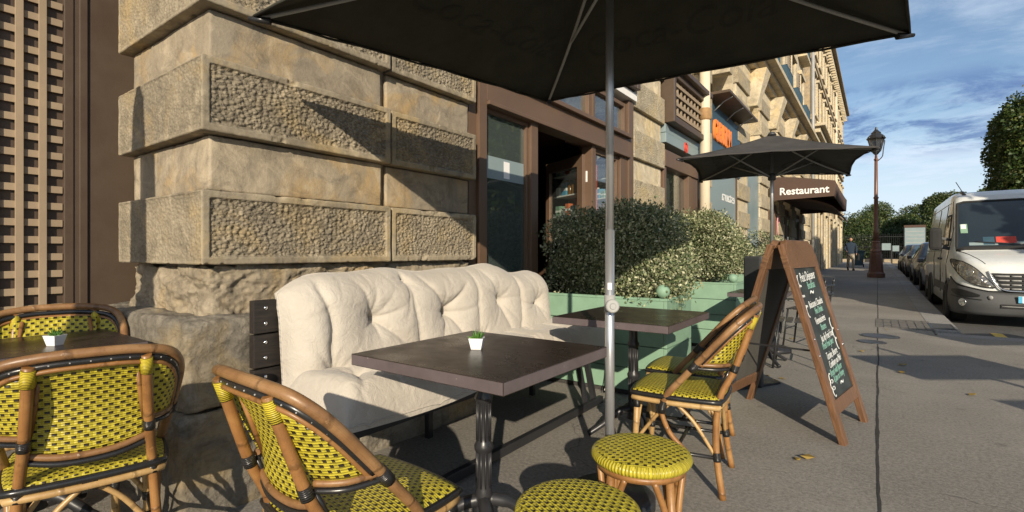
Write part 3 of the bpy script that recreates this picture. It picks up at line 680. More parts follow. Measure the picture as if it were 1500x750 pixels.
def upper():
    m = MB(); m.box(-3.4, -3.0, 5.9, 26.5, 2.6, 5.9); m.obj('wall', M_FAR, bld)
    m = MB(); m.box(-3.0, -2.52, 2.86, 26.5, 5.3, 5.62); m.obj('frieze', M_FAR, bld, 0.01)
    # cornice in three steps
    m = MB(); m.box(-3.0, -2.38, 2.86, 26.5, 5.62, 5.74); m.box(-3.0, -2.22, 2.86, 26.5, 5.742, 5.84); m.box(-3.0, -2.02, 2.86, 26.5, 5.842, 5.97); m.obj('cornice', M_FAR, bld, 0.012)
    for c in (10.85, 13.72, 16.55, 19.4, 22.25, 25.0):
        # keystone: wedge that widens and leans out to the top
        m = MB(); b = len(m.v)
        for z, hw, xf in ((4.75, 0.13, -2.40), (5.6, 0.30, -2.16)):
            m.v += [(-2.9, c - hw, z), (xf, c - hw, z), (xf, c + hw, z), (-2.9, c + hw, z)]
        for q in ((0, 1, 2, 3), (4, 5, 6, 7), (0, 1, 5, 4), (1, 2, 6, 5), (2, 3, 7, 6), (3, 0, 4, 7)): m.face([b + i for i in q])
        m.obj('keystone', M_FAR, bld, 0.015)
        # arch ring: segmental soffit either side
        m = MB(); poly = [(c - 0.78, 5.3), (c - 0.78, 4.55)] + [(c - 0.76 * math.cos(a), 4.55 + 0.62 * math.sin(a)) for a in np.linspace(0.1, PI - 0.1, 12)] + [(c + 0.78, 4.55), (c + 0.78, 5.3)]
        m.prism(poly, 'x', -2.95, -2.53); m.obj('arch', M_FAR, bld)
    # main floors
    m = MB(); m.box(-3.6, -2.72, 2.86, 26.3, 5.9, 12.6); m.obj('wall', M_FAR, bld)
    for c in (10.85, 13.72, 16.55, 19.4, 22.25, 25.0):
        for z0 in (6.35, 9.5):
            w = MB(); 
            for a, b in ((c - 0.62, c - 0.5), (c + 0.5, c + 0.62)): w.box(-2.73, -2.62, a, b, z0, z0 + 2.3)
            w.box(-2.73, -2.58, c - 0.7, c + 0.7, z0 + 2.3, z0 + 2.46); wo = w.obj('window', M_FAR, bld, 0.008)
            p = MB(); p.box(-2.72, -2.70, c - 0.5, c + 0.5, z0, z0 + 2.3); p.obj('pane', M_DARKGLASS, wo)
            s = MB()
            for a in (c - 0.98, c + 0.63):
                s.box(-2.715, -2.66, a, a + 0.35, z0, z0 + 2.28)
                for k in range(22): s.box(-2.66, -2.648, a + 0.04, a + 0.31, z0 + 0.05 + k * 0.1, z0 + 0.11 + k * 0.1)
            s.obj('shutter', M_SHUT, wo)
            r = MB(); r.box(-2.42, -2.40, c - 0.72, c + 0.72, z0 + 0.93, z0 + 0.97); r.box(-2.42, -2.40, c - 0.72, c + 0.72, z0 + 0.03, z0 + 0.06)
            for k in range(13): r.box(-2.418, -2.402, c - 0.71 + k * 0.118, c - 0.695 + k * 0.118, z0 + 0.05, z0 + 0.95)
            for a in (c - 0.72, c + 0.7): r.box(-2.72, -2.40, a, a + 0.02, z0 + 0.03, z0 + 0.97)
            r.obj('balcony_railing', M_TEAL, bld)
            r = MB(); r.box(-2.72, -2.38, c - 0.8, c + 0.8, z0 - 0.14, z0 + 0.0); r.obj('balcony_slab', M_FAR, bld, 0.01)
    m = MB(); m.box(-3.0, -2.3, 2.86, 26.3, 12.4, 12.75); m.obj('cornice', M_FAR, bld, 0.02)
    m = MB(); m.box(-6.0, -3.4, -2, 26.3, 4.0, 12.6); m.obj('wall', M_FAR, bld)
upper()

# brown carriage gate with trellis left of the pier
gate = thing('carriage_gate', 'brown painted gateway with beige lattice trellis left of the stone pier', 'gate')
def gate_build():
    GX = -3.92
    m = MB(); m.box(GX - 0.16, GX - 0.048, -2.6, 0.86, 0, 3.6); m.obj('backing_panel', M_BROWN, gate)
    m = MB(); m.box(GX - 0.2, GX - 0.02, 0.905, 1.9, 0, 3.6); m.box(GX - 0.02, GX - 0.008, 0.93, 0.97, 0, 3.6); m.obj('jamb', M_BROWN, gate, 0.004)
    m = MB(); m.box(GX - 0.12, GX - 0.014, 0.86, 0.9045, 0, 3.6); m.obj('frame_strip', M_BROWN, gate, 0.004)
    sv = MB(); sv.box(-0.008, 0.008, -0.0175, 0.0175, 0, 3.5); mev = sv.mesh('slat', 0.002); mev.materials.append(M_TRELLIS)
    y = 0.765
    for i in range(12):
        o = link('slat', mev, None, gate, (GX - 0.02, y - 0.099 * i, 0.03))
    sh = MB(); sh.box(-0.007, 0.007, -1.9, 0.0, -0.0205, 0.0205); meh = sh.mesh('slat', 0.002); meh.materials.append(M_TRELLIS)
    for i in range(34): link('slat', meh, None, gate, (GX - 0.034, 0.856, 0.10 + 0.0995 * i))
    m = MB(); m.box(GX - 0.3, GX + 0.12, -2.6, 1.9, 3.3, 4.0); m.obj('lintel', M_BROWN, gate, 0.01)
gate_build()

# ------------------------------------------------------------------ shopfront
SX = -2.5
shop = thing('storefront', 'brown wooden shopfront with open glazed door between the two stone piers', 'shopfront')
def shopfront():
    y0, y1 = 2.87, 5.96
    def fr(boxes, name='frame', mat=M_BROWN2, par=shop, bv=0.005):
        m = MB()
        for b in boxes: m.box(*b)
        return m.obj(name, mat, par, bv)
    # posts
    fr([(SX - 0.12, SX + 0.05, 2.95, 3.045, 0, 2.98)], 'post'); fr([(SX - 0.10, SX + 0.03, 3.69, 3.80, 0, 2.30)], 'post')
    fr([(SX - 0.10, SX + 0.03, 4.86, 4.95, 0, 2.30)], 'post'); fr([(SX - 0.12, SX + 0.05, 5.80, 5.94, 0, 2.98)], 'post')
    fr([(SX - 0.10, SX + 0.02, 2.86, 2.95, 0, 2.98)], 'side_panel', M_BROWN2)
    # lintel beam with mouldings
    fr([(SX - 0.1, SX + 0.05, 3.045, 5.80, 2.302, 2.50)], 'lintel'); fr([(SX - 0.1, SX + 0.10, 3.045, 5.80, 2.502, 2.545)], 'moulding'); fr([(SX - 0.1, SX + 0.075, 3.045, 5.80, 2.27, 2.30)], 'moulding')
    # transom lights
    for a, b in ((3.07, 3.95), (4.0, 4.85), (4.9, 5.78)):
        f = fr([(SX - 0.08, SX + 0.02, a, a + 0.05, 2.546, 2.93), (SX - 0.08, SX + 0.02, b - 0.05, b, 2.546, 2.93), (SX - 0.08, SX + 0.018, a + 0.05, b - 0.05, 2.546, 2.59), (SX - 0.08, SX + 0.018, a + 0.05, b - 0.05, 2.885, 2.93)], 'transom_window')
        p = MB(); p.box(SX - 0.03, SX - 0.024, a + 0.05, b - 0.05, 2.59, 2.885); p.obj('pane', M_GLASS, f)
    fr([(SX - 0.15, SX + 0.09, 2.87, 5.96, 2.985, 3.08)], 'shutter_box', M_WHITE); fr([(SX - 0.15, SX + 0.06, 2.87, 5.96, 3.083, 3.42)], 'fascia', M_BROWN2)
    # left display window
    f = fr([(SX - 0.06, SX + 0.0, 3.046, 3.08, 0.35, 2.27), (SX - 0.06, SX + 0.0, 3.655, 3.69, 0.35, 2.27), (SX - 0.06, SX - 0.002, 3.08, 3.655, 2.235, 2.27), (SX - 0.06, SX + 0.0, 3.046, 3.69, 0.0, 0.35)], 'display_window')
    p = MB(); p.box(SX - 0.034, SX - 0.028, 3.08, 3.655, 0.35, 2.235); p.obj('pane', M_GLASSG, f)
    st = MB(); st.box(SX - 0.0275, SX - 0.0262, 3.085, 3.65, 1.72, 1.90); st.obj('frosted_band', M_BLUEDOOR, f)
    st = MB(); st.box(SX - 0.026, SX - 0.0248, 3.36, 3.44, 1.74, 1.88); so_ = st.obj('sticker', M_WHITE, f); 
    # glazed panel right of the door
    f = fr([(SX - 0.06, SX + 0.0, 4.951, 5.01, 0.35, 2.27), (SX - 0.06, SX + 0.0, 5.55, 5.60, 0.35, 2.27), (SX - 0.06, SX - 0.002, 5.01, 5.55, 2.21, 2.27), (SX - 0.06, SX + 0.0, 4.951, 5.60, 0.0, 0.35)], 'side_window')
    p = MB(); p.box(SX - 0.034, SX - 0.028, 5.01, 5.55, 0.35, 2.21); p.obj('pane', M_GLASS, f)
    fr([(SX - 0.08, SX + 0.03, 5.60, 5.80, 0, 2.27)], 'side_panel', M_BROWN2)
    # door leaf swung inward, hinged at the right post
    d = link('door', bpy.data.meshes.new('door'), M_BROWN2, shop)
    m = MB()
    for b in ((-0.022, 0.022, 0.0, 0.10, 0, 2.16), (-0.022, 0.022, 0.66, 0.74, 0, 2.16), (-0.021, 0.021, 0.10, 0.66, 2.04, 2.16), (-0.021, 0.021, 0.10, 0.66, 0, 0.4)): m.box(*b)
    d.data = m.mesh('door', 0.004); d.data.materials.append(M_BROWN2)
    d.location = (SX - 0.06, 4.84, 0.02); d.rotation_euler = (0, 0, R(64))
    p = MB(); p.box(-0.004, 0.004, 0.10, 0.66, 0.4, 2.04); p.obj('pane', M_GLASS, d)
    h = MB(); h.box(0.022, 0.05, -0.02, 0.02, 1.86, 1.98); h.obj('hinge', M_WHITE, d, 0.004)
    h = MB(); h.tube([(0.06, 0.69, 0.95), (0.06, 0.69, 1.25)], 0.012, 8); h.obj('handle', M_CHROME, d)
    # the room behind
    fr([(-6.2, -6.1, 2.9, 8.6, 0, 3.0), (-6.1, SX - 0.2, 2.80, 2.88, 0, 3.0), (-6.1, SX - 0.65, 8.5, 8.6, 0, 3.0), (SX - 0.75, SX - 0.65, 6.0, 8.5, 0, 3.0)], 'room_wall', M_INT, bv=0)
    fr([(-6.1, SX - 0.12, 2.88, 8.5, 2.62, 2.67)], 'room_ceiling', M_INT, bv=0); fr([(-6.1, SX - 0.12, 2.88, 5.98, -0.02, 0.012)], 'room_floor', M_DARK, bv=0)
shopfront()
def shop_stock():
    # shelf unit with bottles and packs, inside behind the door
    bm = MB(); bm.lathe([(0.030, 0), (0.032, 0.01), (0.032, 0.11), (0.013, 0.145), (0.012, 0.19)], 12); meb = bm.mesh('bottle'); meb.materials.append(M_AMBER)
    k = 0
    for si, (cx, cy, lab, hw) in enumerate(((-2.92, 5.29, 'shelves behind the open glazed door', 0.27), (-2.80, 5.86, 'shelves behind the pane right of the door', 0.25))):
        rz = R(154); S = thing('display_shelf', 'white shelves with red back, ' + lab, 'shelf', (cx, cy, 0), rz)
        M4 = Matrix.Translation((cx, cy, 0)) @ Matrix.Rotation(rz, 4, 'Z')
        for i, z in enumerate((1.30, 1.56, 1.80, 2.04)):
            m = MB(); m.box(-hw, hw, -0.10, 0.13, z - 0.016, z); m.obj('shelf', M_WHITE, S, 0.004)
            x = -hw + 0.05; j = 0
            while x < hw - 0.04:
                p = M4 @ Vector((x, 0.055, z + 0.002))
                if (i + si) % 2 == 0 and j < 4:
                    o = link('bottle', meb, None, None, p); tag(o, 'small amber bottle on the %s' % lab, 'bottle', 'amber bottles on the shop shelves'); x += 0.078
                else:
                    h = 0.09 + 0.08 * ((k * 37) % 5) / 5; w = 0.035 + 0.02 * ((k * 13) % 4) / 4; mt = (M_BLUEBOOK, M_WHITE, M_PINK, M_TEAL, M_SIGNORANGE, M_WHITE, M_GREEN)[k % 7]
                    m = MB(); m.box(-w, w, -0.045, 0.045, 0, h); m.box(-w - 0.001, w + 0.001, -0.046, 0.046, h * 0.35, h * 0.6, mi=1)
                    o = m.obj('gift_box', [mt, M_WHITE], None, 0.003, loc=p, rot=(0, 0, rz)); tag(o, 'small coloured carton on the %s' % lab, 'box', 'cartons on the shop shelves'); x += 2 * w + 0.025; k += 1
                j += 1
        m = MB(); m.box(-hw, hw, -0.125, -0.101, 0.2, 2.3); m.obj('back_panel', M_REDCHAIR, S)
shop_stock()

# second window bay: grille box, roller shutter, brown shop window
bay = thing('shop_window_bay', 'brown window with lattice grille box above it, between the stone pier and cream drainpipe', 'shop window')
def grille(par, y0, y1, z0, z1, x, nv=9, nh=4):
    m = MB(); t = 0.09
    for b in ((x - 0.28, x + 0.06, y0, y0 + t, z0, z1), (x - 0.28, x + 0.06, y1 - t, y1, z0, z1), (x - 0.28, x + 0.055, y0 + t, y1 - t, z0, z0 + t), (x - 0.28, x + 0.055, y0 + t, y1 - t, z1 - t, z1)): m.box(*b)
    m.box(x - 0.28, x + 0.13, y0 - 0.06, y1 + 0.06, z1, z1 + 0.07)
    f = m.obj('grille_frame', M_BROWN, par, 0.008)
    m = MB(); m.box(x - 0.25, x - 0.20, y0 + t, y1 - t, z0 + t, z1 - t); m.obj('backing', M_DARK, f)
    for i in range(nv):
        m = MB(); y = y0 + t + (y1 - y0 - 2 * t) * (i + 0.5) / nv; m.box(x - 0.02, x + 0.0, y - 0.022, y + 0.022, z0 + t, z1 - t); m.obj('slat', M_TRELLIS, f)
    for i in range(nh):
        m = MB(); z = z0 + t + (z1 - z0 - 2 * t) * (i + 0.5) / nh; m.box(x + 0.001, x + 0.02, y0 + t, y1 - t, z - 0.025, z + 0.025); m.obj('slat', M_TRELLIS, f)
grille(bay, 7.10, 8.82, 2.98, 3.72, -2.38)
grille(shop, 4.3, 5.90, 3.10, 3.62, -2.40)
def bay_build():
    x = -2.5
    m = MB(); m.box(x - 0.2, x + 0.06, 7.10, 8.85, 2.70, 2.84); m.box(x - 0.2, x + 0.05, 7.10, 8.85, 2.845, 2.97); m.obj('shutter_box', M_BLUEDOOR, bay, 0.008)
    m = MB()
    ring = [(x + 0.065, 8.0 + 0.075 * math.cos(a), 2.765 + 0.075 * math.sin(a)) for a in np.linspace(0, 2 * PI, 20, endpoint=False)]; m.tube(ring, 0.014, 6, closed=True); m.tube([(x + 0.065, 7.97, 2.72), (x + 0.065, 7.97, 2.81)], 0.010, 6); m.tube([(x + 0.065, 8.03, 2.72), (x + 0.065, 8.03, 2.81)], 0.010, 6); m.obj('red_ring_emblem', M_RED, bay)
    m = MB(); m.box(x - 0.12, x + 0.05, 7.10, 8.85, 2.36, 2.60); m.obj('lintel', M_BROWN2, bay, 0.01)
    m = MB()
    for b in ((x - 0.1, x + 0.03, 7.10, 7.20, 0, 2.36), (x - 0.1, x + 0.03, 8.25, 8.40, 0, 2.36), (x - 0.1, x + 0.03, 8.74, 8.85, 0, 2.36), (x - 0.1, x + 0.02, 7.2, 8.25, 0, 0.9), (x - 0.09, x + 0.02, 8.4, 8.74, 0, 2.36)): m.box(*b)
    f = m.obj('window', M_BROWN2, bay, 0.006)
    m = MB(); m.box(x - 0.05, x - 0.044, 7.2, 8.25, 0.9, 2.36); m.obj('pane', M_GLASS, f)
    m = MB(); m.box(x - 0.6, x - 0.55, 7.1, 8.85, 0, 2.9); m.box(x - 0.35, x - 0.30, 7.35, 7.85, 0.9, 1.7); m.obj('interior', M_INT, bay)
    for i, (y, z, mt) in enumerate(((7.5, 2.0, M_WHITE), (7.75, 1.95, M_BLUEBOOK), (8.0, 1.6, M_REDCHAIR))):
        m = MB(); m.box(x - 0.29 + 0.0, x - 0.27, y - 0.1, y + 0.1, z - 0.12, z + 0.12); m.obj('poster', mt, bay)
bay_build()
m = MB(); m.tube([(-2.33, 8.68, 0.0), (-2.33, 8.68, 6.0)], 0.085, 16); dp = m.obj('drainpipe', M_PIPE)
tag(dp, 'cream drainpipe with rusty collar running up the stone facade', 'drainpipe')
m = MB(); m.lathe([(0.085, -0.10), (0.105, -0.08), (0.11, 0.0), (0.105, 0.08), (0.085, 0.10)], 16, (-2.33, 8.68, 3.42)); m.obj('collar', paint_mat('rusty_collar', (0.33, 0.20, 0.09), 0.8, 0.4, 0.5, 12), dp)

# blue shop
blue = thing('blue_storefront', 'dark blue shopfront with orange letters on its fascia and grey blue door', 'shopfront')
def blue_shop():
    x = -2.5
    m = MB(); m.box(x - 0.3, x + 0.04, 9.62, 12.0, 2.75, 3.88); m.obj('fascia', M_TEAL, blue, 0.01)
    t = text('lettering', 'CREUSIMM', M_ORANGE, blue, 0.50, (x + 0.055, 9.68, 3.24), (R(90), 0, R(90)), 0.025, 0, 'LEFT', 0.56, 0.016)
    m = MB(); m.box(x - 0.1, x + 0.38, 9.5, 12.1, 3.98, 4.03); m.obj('canopy', M_BROWN, blue, 0.006)
    for y in (9.8, 10.7, 11.6):
        m = MB(); m.tube([(x + 0.04, y, 3.76), (x + 0.20, y, 3.90), (x + 0.36, y, 3.975)], 0.012, 6); m.obj('bracket', M_RIB, blue)
    m = MB(); m.tube([(x + 0.05, 9.72, 2.93), (x + 0.05, 10.8, 2.93)], 0.012, 6); m.obj('conduit', M_WHITE, blue)
    m = MB(); m.box(x - 0.28, x + 0.0, 9.62, 11.75, 0.0, 2.74); d = m.obj('door', M_BLUEDOOR, blue, 0.01)
    m = MB(); m.box(x + 0.001, x + 0.018, 9.80, 11.35, 0.3, 1.72); m.obj('door_panel', M_BLUEDOOR, d, 0.012)
    o = text('lettering', 'estaura', M_WHITE, d, 0.30, (x + 0.004, 11.62, 2.16), (R(90), 0, R(90)), 0.002, 0, 'LEFT', -1.25)  # mirrored word set on the door in place of the awning's reflection
    m = MB(); m.box(x - 0.3, x + 0.03, 11.70, 11.76, 0, 2.74); m.obj('post', M_BROWN, blue)
    m = MB(); m.box(x - 0.1, x - 0.02, 13.04, 14.45, 0, 3.2); m.obj('side_door', M_BLUEDOOR, blue)
blue_shop()

# restaurant awning
awn = thing('restaurant_awning', 'brown restaurant awning reading Restaurant on its end panel over the pavement', 'awning')
def awning():
    y0, y1, xw, xf = 16.2, 22.6, -2.46, -0.95
    m = MB()
    prof = [(xw, 3.30), (-1.9, 3.25), (xf + 0.02, 3.08), (xf, 2.66)]
    n = len(prof)
    P = np.array([[(x, y, z - 0.05 * math.sin((y - y0) / (y1 - y0) * PI) * (i / 3)) for y in np.linspace(y0, y1, 14)] for i, (x, z) in enumerate(prof)])
    m.grid(P); o = m.obj('canopy', M_AWN, awn, fix=False); sm = o.modifiers.new('thick', 'SOLIDIFY'); sm.thickness = 0.012
    m = MB(); m.prism([(xw, 2.62), (xf, 2.66), (xf + 0.02, 3.08), (-1.9, 3.25), (xw, 3.30)], 'y', y0 - 0.012, y0); m.obj('end_panel', M_AWN, awn)
    m = MB(); m.prism([(xw, 2.62), (xf, 2.66), (xf + 0.02, 3.08), (-1.9, 3.25), (xw, 3.30)], 'y', y1, y1 + 0.012); m.obj('end_panel', M_AWN, awn)
    text('lettering', 'Restaurant', M_WHITE, awn, 0.285, (-2.28, y0 - 0.016, 2.77), (R(90), 0, 0), 0.001, 0, 'LEFT', 0.97, 0.006)
    # hood below: rounded dark inner awning
    m = MB(); P = np.array([[(-2.46 + 1.55 * math.sin(a), y, 2.25 + 0.55 * math.cos(a)) for y in np.linspace(y0 + 1.2, y1 + 1.0, 8)] for a in np.linspace(0, PI / 2, 8)])
    m.grid(P); o = m.obj('hood', M_AWN, awn, fix=False); sm = o.modifiers.new('thick', 'SOLIDIFY'); sm.thickness = 0.01
    # restaurant front below
    m = MB()
    m.box(-2.72, -2.55, 15.76, 23.0, 0, 2.6)
    m.obj('restaurant_front', M_BROWN, awn, 0.01)
    for k in range(6):
        m = MB(); a = 15.95 + k * 1.15; m.box(-2.55, -2.50, a, a + 0.09, 0, 2.55); m.box(-2.55, -2.50, a + 0.95, a + 1.04, 0, 2.55); m.box(-2.55, -2.502, a + 0.09, a + 0.95, 2.3, 2.4); w = m.obj('window', M_BROWN2, awn, 0.006)
        p = MB(); p.box(-2.548, -2.53, a + 0.09, a + 0.95, 0.5, 2.3); p.obj('pane', M_DARKGLASS, w)
    m = MB(); ring = [(-2.47, 17.3 + 0.16 * math.cos(a), 1.95 + 0.3 * math.sin(a)) for a in np.linspace(0, 2 * PI, 20, endpoint=False)]; m.tube(ring, 0.02, 6, closed=True); m.obj('oval_emblem', M_PINK, awn)
awning()

# far building
far = thing('far_building', 'tall far stone building with closed grey shutters and dark eaves down the street', 'building')
def far_building():
    y0, y1, x = 26.55, 52.0, -2.5
    m = MB(); m.box(-12, x, y0, y1, -0.2, 12.9); m.obj('wall', M_FARB, far)
    m = MB(); m.box(-12, x + 0.55, y0, y1 + 0.3, 12.9, 13.05); m.box(-12, x + 0.35, y0, y1 + 0.15, 12.6, 12.897); m.obj('eaves', M_FARB, far, 0.02)
    m = MB(); m.prism([(x + 0.5, 13.055), (-3.6, 14.6), (-10, 14.6), (-12, 13.055)], 'y', y0, y1); m.obj('roof', M_ZINC, far)
    for k in range(48):
        m = MB(); y = y0 + 0.3 + k * 0.53; m.box(x + 0.001, x + 0.38, y, y + 0.16, 12.40, 12.595); m.obj('bracket', M_FAR, far)
    for z in (3.9, 7.2, 10.0):
        m = MB(); m.box(x + 0.001, x + 0.14, y0, y1, z, z + 0.22); m.obj('string_course', M_FARB, far, 0.02)
    m = MB(); m.box(x + 0.001, x + 0.55, 27.2, 33.5, 7.0, 7.12); m.box(x + 0.001, x + 0.35, 27.4, 33.3, 6.75, 6.998); m.obj('hood', M_FAR, far, 0.02)
    for r_, (z0, h) in enumerate(((4.4, 2.2), (7.6, 1.95), (10.4, 1.7))):
        for k in range(13):
            c = y0 + 1.2 + k * 1.95
            m = MB(); m.box(x + 0.001, x + 0.10, c - 0.52, c - 0.44, z0, z0 + h); m.box(x + 0.001, x + 0.10, c + 0.44, c + 0.52, z0, z0 + h); m.box(x + 0.001, x + 0.17, c - 0.6, c + 0.6, z0 + h, z0 + h + 0.12); m.box(x + 0.001, x + 0.2, c - 0.6, c + 0.6, z0 - 0.12, z0); w = m.obj('window', M_FAR, far)
            m = MB(); m.box(x + 0.002, x + 0.06, c - 0.435, c - 0.01, z0, z0 + h); m.box(x + 0.002, x + 0.06, c + 0.01, c + 0.435, z0, z0 + h)
            for q in range(int(h / 0.14)): m.box(x + 0.061, x + 0.072, c - 0.40, c - 0.05, z0 + 0.06 + q * 0.14, z0 + 0.14 + q * 0.14); m.box(x + 0.061, x + 0.072, c + 0.05, c + 0.40, z0 + 0.06 + q * 0.14, z0 + 0.14 + q * 0.14)
            m.obj('shutter', M_SHUT, w)
    for k, (a, b) in enumerate(((26.9, 28.4), (30.0, 31.6), (33.4, 35.0), (37, 38.6), (40.5, 42), (44, 45.6), (48, 49.6))):
        m = MB(); m.box(x + 0.001, x + 0.12, a, a + 0.12, 0, 3.2); m.box(x + 0.001, x + 0.12, b - 0.12, b, 0, 3.2); m.box(x + 0.001, x + 0.18, a, b, 3.2, 3.4); d = m.obj('door_surround', M_FAR, far)
        m = MB(); m.box(x + 0.002, x + 0.04, a + 0.121, b - 0.121, 0, 3.19); m.obj('door', M_BROWN if k % 2 else M_BLUEDOOR, d)
    m = MB(); m.tube([(x + 0.12, 42.3, 0), (x + 0.12, 42.3, 12.5)], 0.09, 10); m.obj('drainpipe', M_PIPE, far)
    m = MB(); m.tube([(x + 0.12, 26.6, 0), (x + 0.12, 26.6, 12.5)], 0.07, 10); m.obj('drainpipe', M_RIB, far)
    # coursed stones of the ground floor
    z = 0.2
    for r_ in range(8):
        for k in range(7):
            a = (28.45, 31.65, 35.05, 38.65, 42.4, 45.65, 49.65)[k]; b = (29.95, 33.35, 36.95, 40.45, 43.95, 47.95, 51.95)[k]
            m = MB(); m.box(x + 0.001, x + 0.06, a, b, z + r_ * 0.45, z + r_ * 0.45 + 0.42); m.obj('stone_block', M_FARB, far, 0.015)
far_building()

# ------------------------------------------------------------------ bistro chairs and stools
def rail_path():
    half = [(0.205, 0.06, 0.36), (0.212, 0.03, 0.45), (0.224, -0.06, 0.56), (0.236, -0.16, 0.68), (0.236, -0.25, 0.785), (0.200, -0.315, 0.850), (0.11, -0.345, 0.872)]
    pts = half + [(0, -0.352, 0.876)] + [(-x, y, z) for x, y, z in half[::-1]]
    return spline(pts, 7)
def seat_surface(w, d, r, z, crown=0.012, n=20, over=0.02):
    """rounded square woven seat that rolls over its rim"""
    P = np.zeros((n + 5, n + 5, 3)); UV = np.zeros((n + 5, n + 5, 2))
    t = np.concatenate([[-1.0, -1.0], np.linspace(-1, 1, n + 1), [1.0, 1.0]])
    for i, a in enumerate(t):
        for j, b in enumerate(t):
            k = 0.16
            x = a * math.sqrt(1 - k * b * b) * w / 2 * 1.0; y = b * math.sqrt(1 - k * a * a) * d / 2
            e = 0 if 2 <= i <= n + 2 and 2 <= j <= n + 2 else 1
            ii = min(i, n + 4 - i); jj = min(j, n + 4 - j); e = max(2 - ii, 2 - jj, 0)
            edge = max(abs(a), abs(b))
            zz = z + crown * (1 - edge ** 3) - 0.005 * (edge ** 12)
            if e: zz = z - 0.005 - over * e / 2
            P[i, j] = (x, y, zz); UV[i, j] = (x - (0.01 * e * (1 if a > 0 else -1) if ii < 2 else 0), y - (0.01 * e * (1 if b > 0 else -1) if jj < 2 else 0))
    return P, UV
def make_chair(label, group):
    c = thing('bistro_chair', label, 'chair', group=group)
    rp = rail_path(); N = len(rp)
    m = MB(); m.tube(rp, 0.0155, 12); m.obj('back_rail', M_RATTAN_RED, c, fix=False)
    # black cane under / inside the rail
    top = [p for p in rp if p.z > 0.63]
    def inset(p, dz, k): return Vector((p.x * k, p.y + 0.004, p.z - dz))
    m = MB(); m.tube([inset(p, 0.026, 0.965) for p in top], 0.0105, 10); m.obj('rail_trim', M_CANE, c, fix=False)
    nl_ = MB()
    for p in top[3:-3:3]:
        q = inset(p, 0.026, 0.965); o_ = Vector((p.x * 0.5, p.y - 0.0, 0)); o_.normalize(); q = q + o_ * 0.0095
        nl_.tube([q, q + o_ * 0.0022], [0.0030, 0.0016], 6)
    ob_ = nl_.obj('nail_heads', M_RIB, c, fix=False); ob_['kind'] = 'stuff'
    m = MB(); m.tube([inset(p, 0.043, 0.945) for p in top], 0.0075, 8); m.obj('inner_cane', M_RATTAN, c, fix=False)
    # posts which are the rear legs
    for s in (1, -1):
        leg = spline([(s * 0.198, -0.215, 0.0), (s * 0.180, -0.185, 0.22), (s * 0.165, -0.195, 0.44), (s * 0.150, -0.262, 0.60), (s * 0.135, -0.343, 0.850)], 5)
        m = MB(); m.tube(leg, 0.0150, 12); l = m.obj('rear_leg', M_RATTAN, c, fix=False)
        m = MB(); m.tube([Vector((s * 0.1392, -0.322, 0.786)), Vector((s * 0.1355, -0.341, 0.842))], 0.0175, 12); m.obj('yellow_binding', M_YWRAP, l, fix=False)
        for pa, pb in (((0.1675, -0.192, 0.405), (0.163, -0.197, 0.455)), ((0.151, -0.256, 0.580), (0.149, -0.267, 0.613)), ((0.1835, -0.190, 0.165), (0.1805, -0.187, 0.205))):
            m = MB(); m.tube([Vector((s * pa[0], pa[1], pa[2])), Vector((s * pb[0], pb[1], pb[2]))], 0.0175, 12); m.obj('black_binding', M_WRAP, l, fix=False)
        # inside cane along the post
        m = MB(); m.tube([Vector((s * 0.140, -0.222, 0.60)), Vector((s * 0.114, -0.305, 0.82))], 0.008, 8); m.obj('inner_cane', M_RATTAN, l, fix=False)
        # front legs
        fl = [(s * 0.190, 0.205, 0.0), (s * 0.182, 0.185, 0.25), (s * 0.178, 0.178, 0.435)]
        m = MB(); m.tube(fl, 0.0145, 12); l2 = m.obj('front_leg', M_RATTAN_PALE, c, fix=False)
        for pa, pb in (((0.1795, 0.18, 0.365), (0.178, 0.178, 0.43)), ((0.1855, 0.193, 0.155), (0.184, 0.189, 0.19))):
            m = MB(); m.tube([Vector((s * pa[0], pa[1], pa[2])), Vector((s * pb[0], pb[1], pb[2]))], 0.0174, 12); m.obj('black_binding', M_WRAP, l2, fix=False)
        # binding of the rail to the seat frame
        m = MB(); m.tube([Vector((s * 0.2058, 0.058, 0.363)), Vector((s * 0.2095, 0.042, 0.42))], 0.0195, 12); m.obj('black_binding', M_WRAP, c, fix=False)
        m = MB(); m.tube([Vector((s * 0.2265, -0.08, 0.583)), Vector((s * 0.2300, -0.11, 0.62))], 0.019, 12); m.obj('black_binding', M_WRAP, c, fix=False)
        # lower piece of the rail down to the stretcher
        m = MB(); m.tube(spline([(s * 0.205, 0.06, 0.37), (s * 0.200, 0.02, 0.27), (s * 0.188, -0.06, 0.18)], 5), 0.012, 10); m.obj('side_cane', M_RATTAN, c, fix=False)
        # side bars of the back: brown above, black below
        a, b = Vector((s * 0.228, -0.10, 0.615)), Vector((s * 0.149, -0.240, 0.612))
        mid = (a + b) / 2 + Vector((s * 0.018, -0.018, 0))
        m = MB(); m.tube(spline([a, mid, b], 5), 0.0095, 8); m.obj('side_bar', M_RATTAN_RED, c, fix=False)
        m = MB(); m.tube(spline([a - Vector((0, 0, 0.019)), mid - Vector((0, 0, 0.019)), b - Vector((0, 0, 0.019))], 5), 0.0085, 8); m.tube([b - Vector((0, 0, 0.019)), Vector((s * 0.153, -0.222, 0.55)), Vector((s * 0.163, -0.185, 0.47))], 0.0085, 8); m.obj('side_trim', M_CANE, c, fix=False)
        # curved braces under the seat, side
        m = MB(); m.tube(spline([(s * 0.187, 0.19, 0.19), (s * 0.188, 0.09, 0.33), (s * 0.186, 0.02, 0.405)], 5), 0.0085, 8); m.obj('brace', M_RATTAN_PALE, c, fix=False); m = MB(); m.tube(spline([(s * 0.182, -0.18, 0.19), (s * 0.186, -0.09, 0.33), (s * 0.186, -0.01, 0.405)], 5), 0.0085, 8); m.obj('brace', M_RATTAN_PALE, c, fix=False)
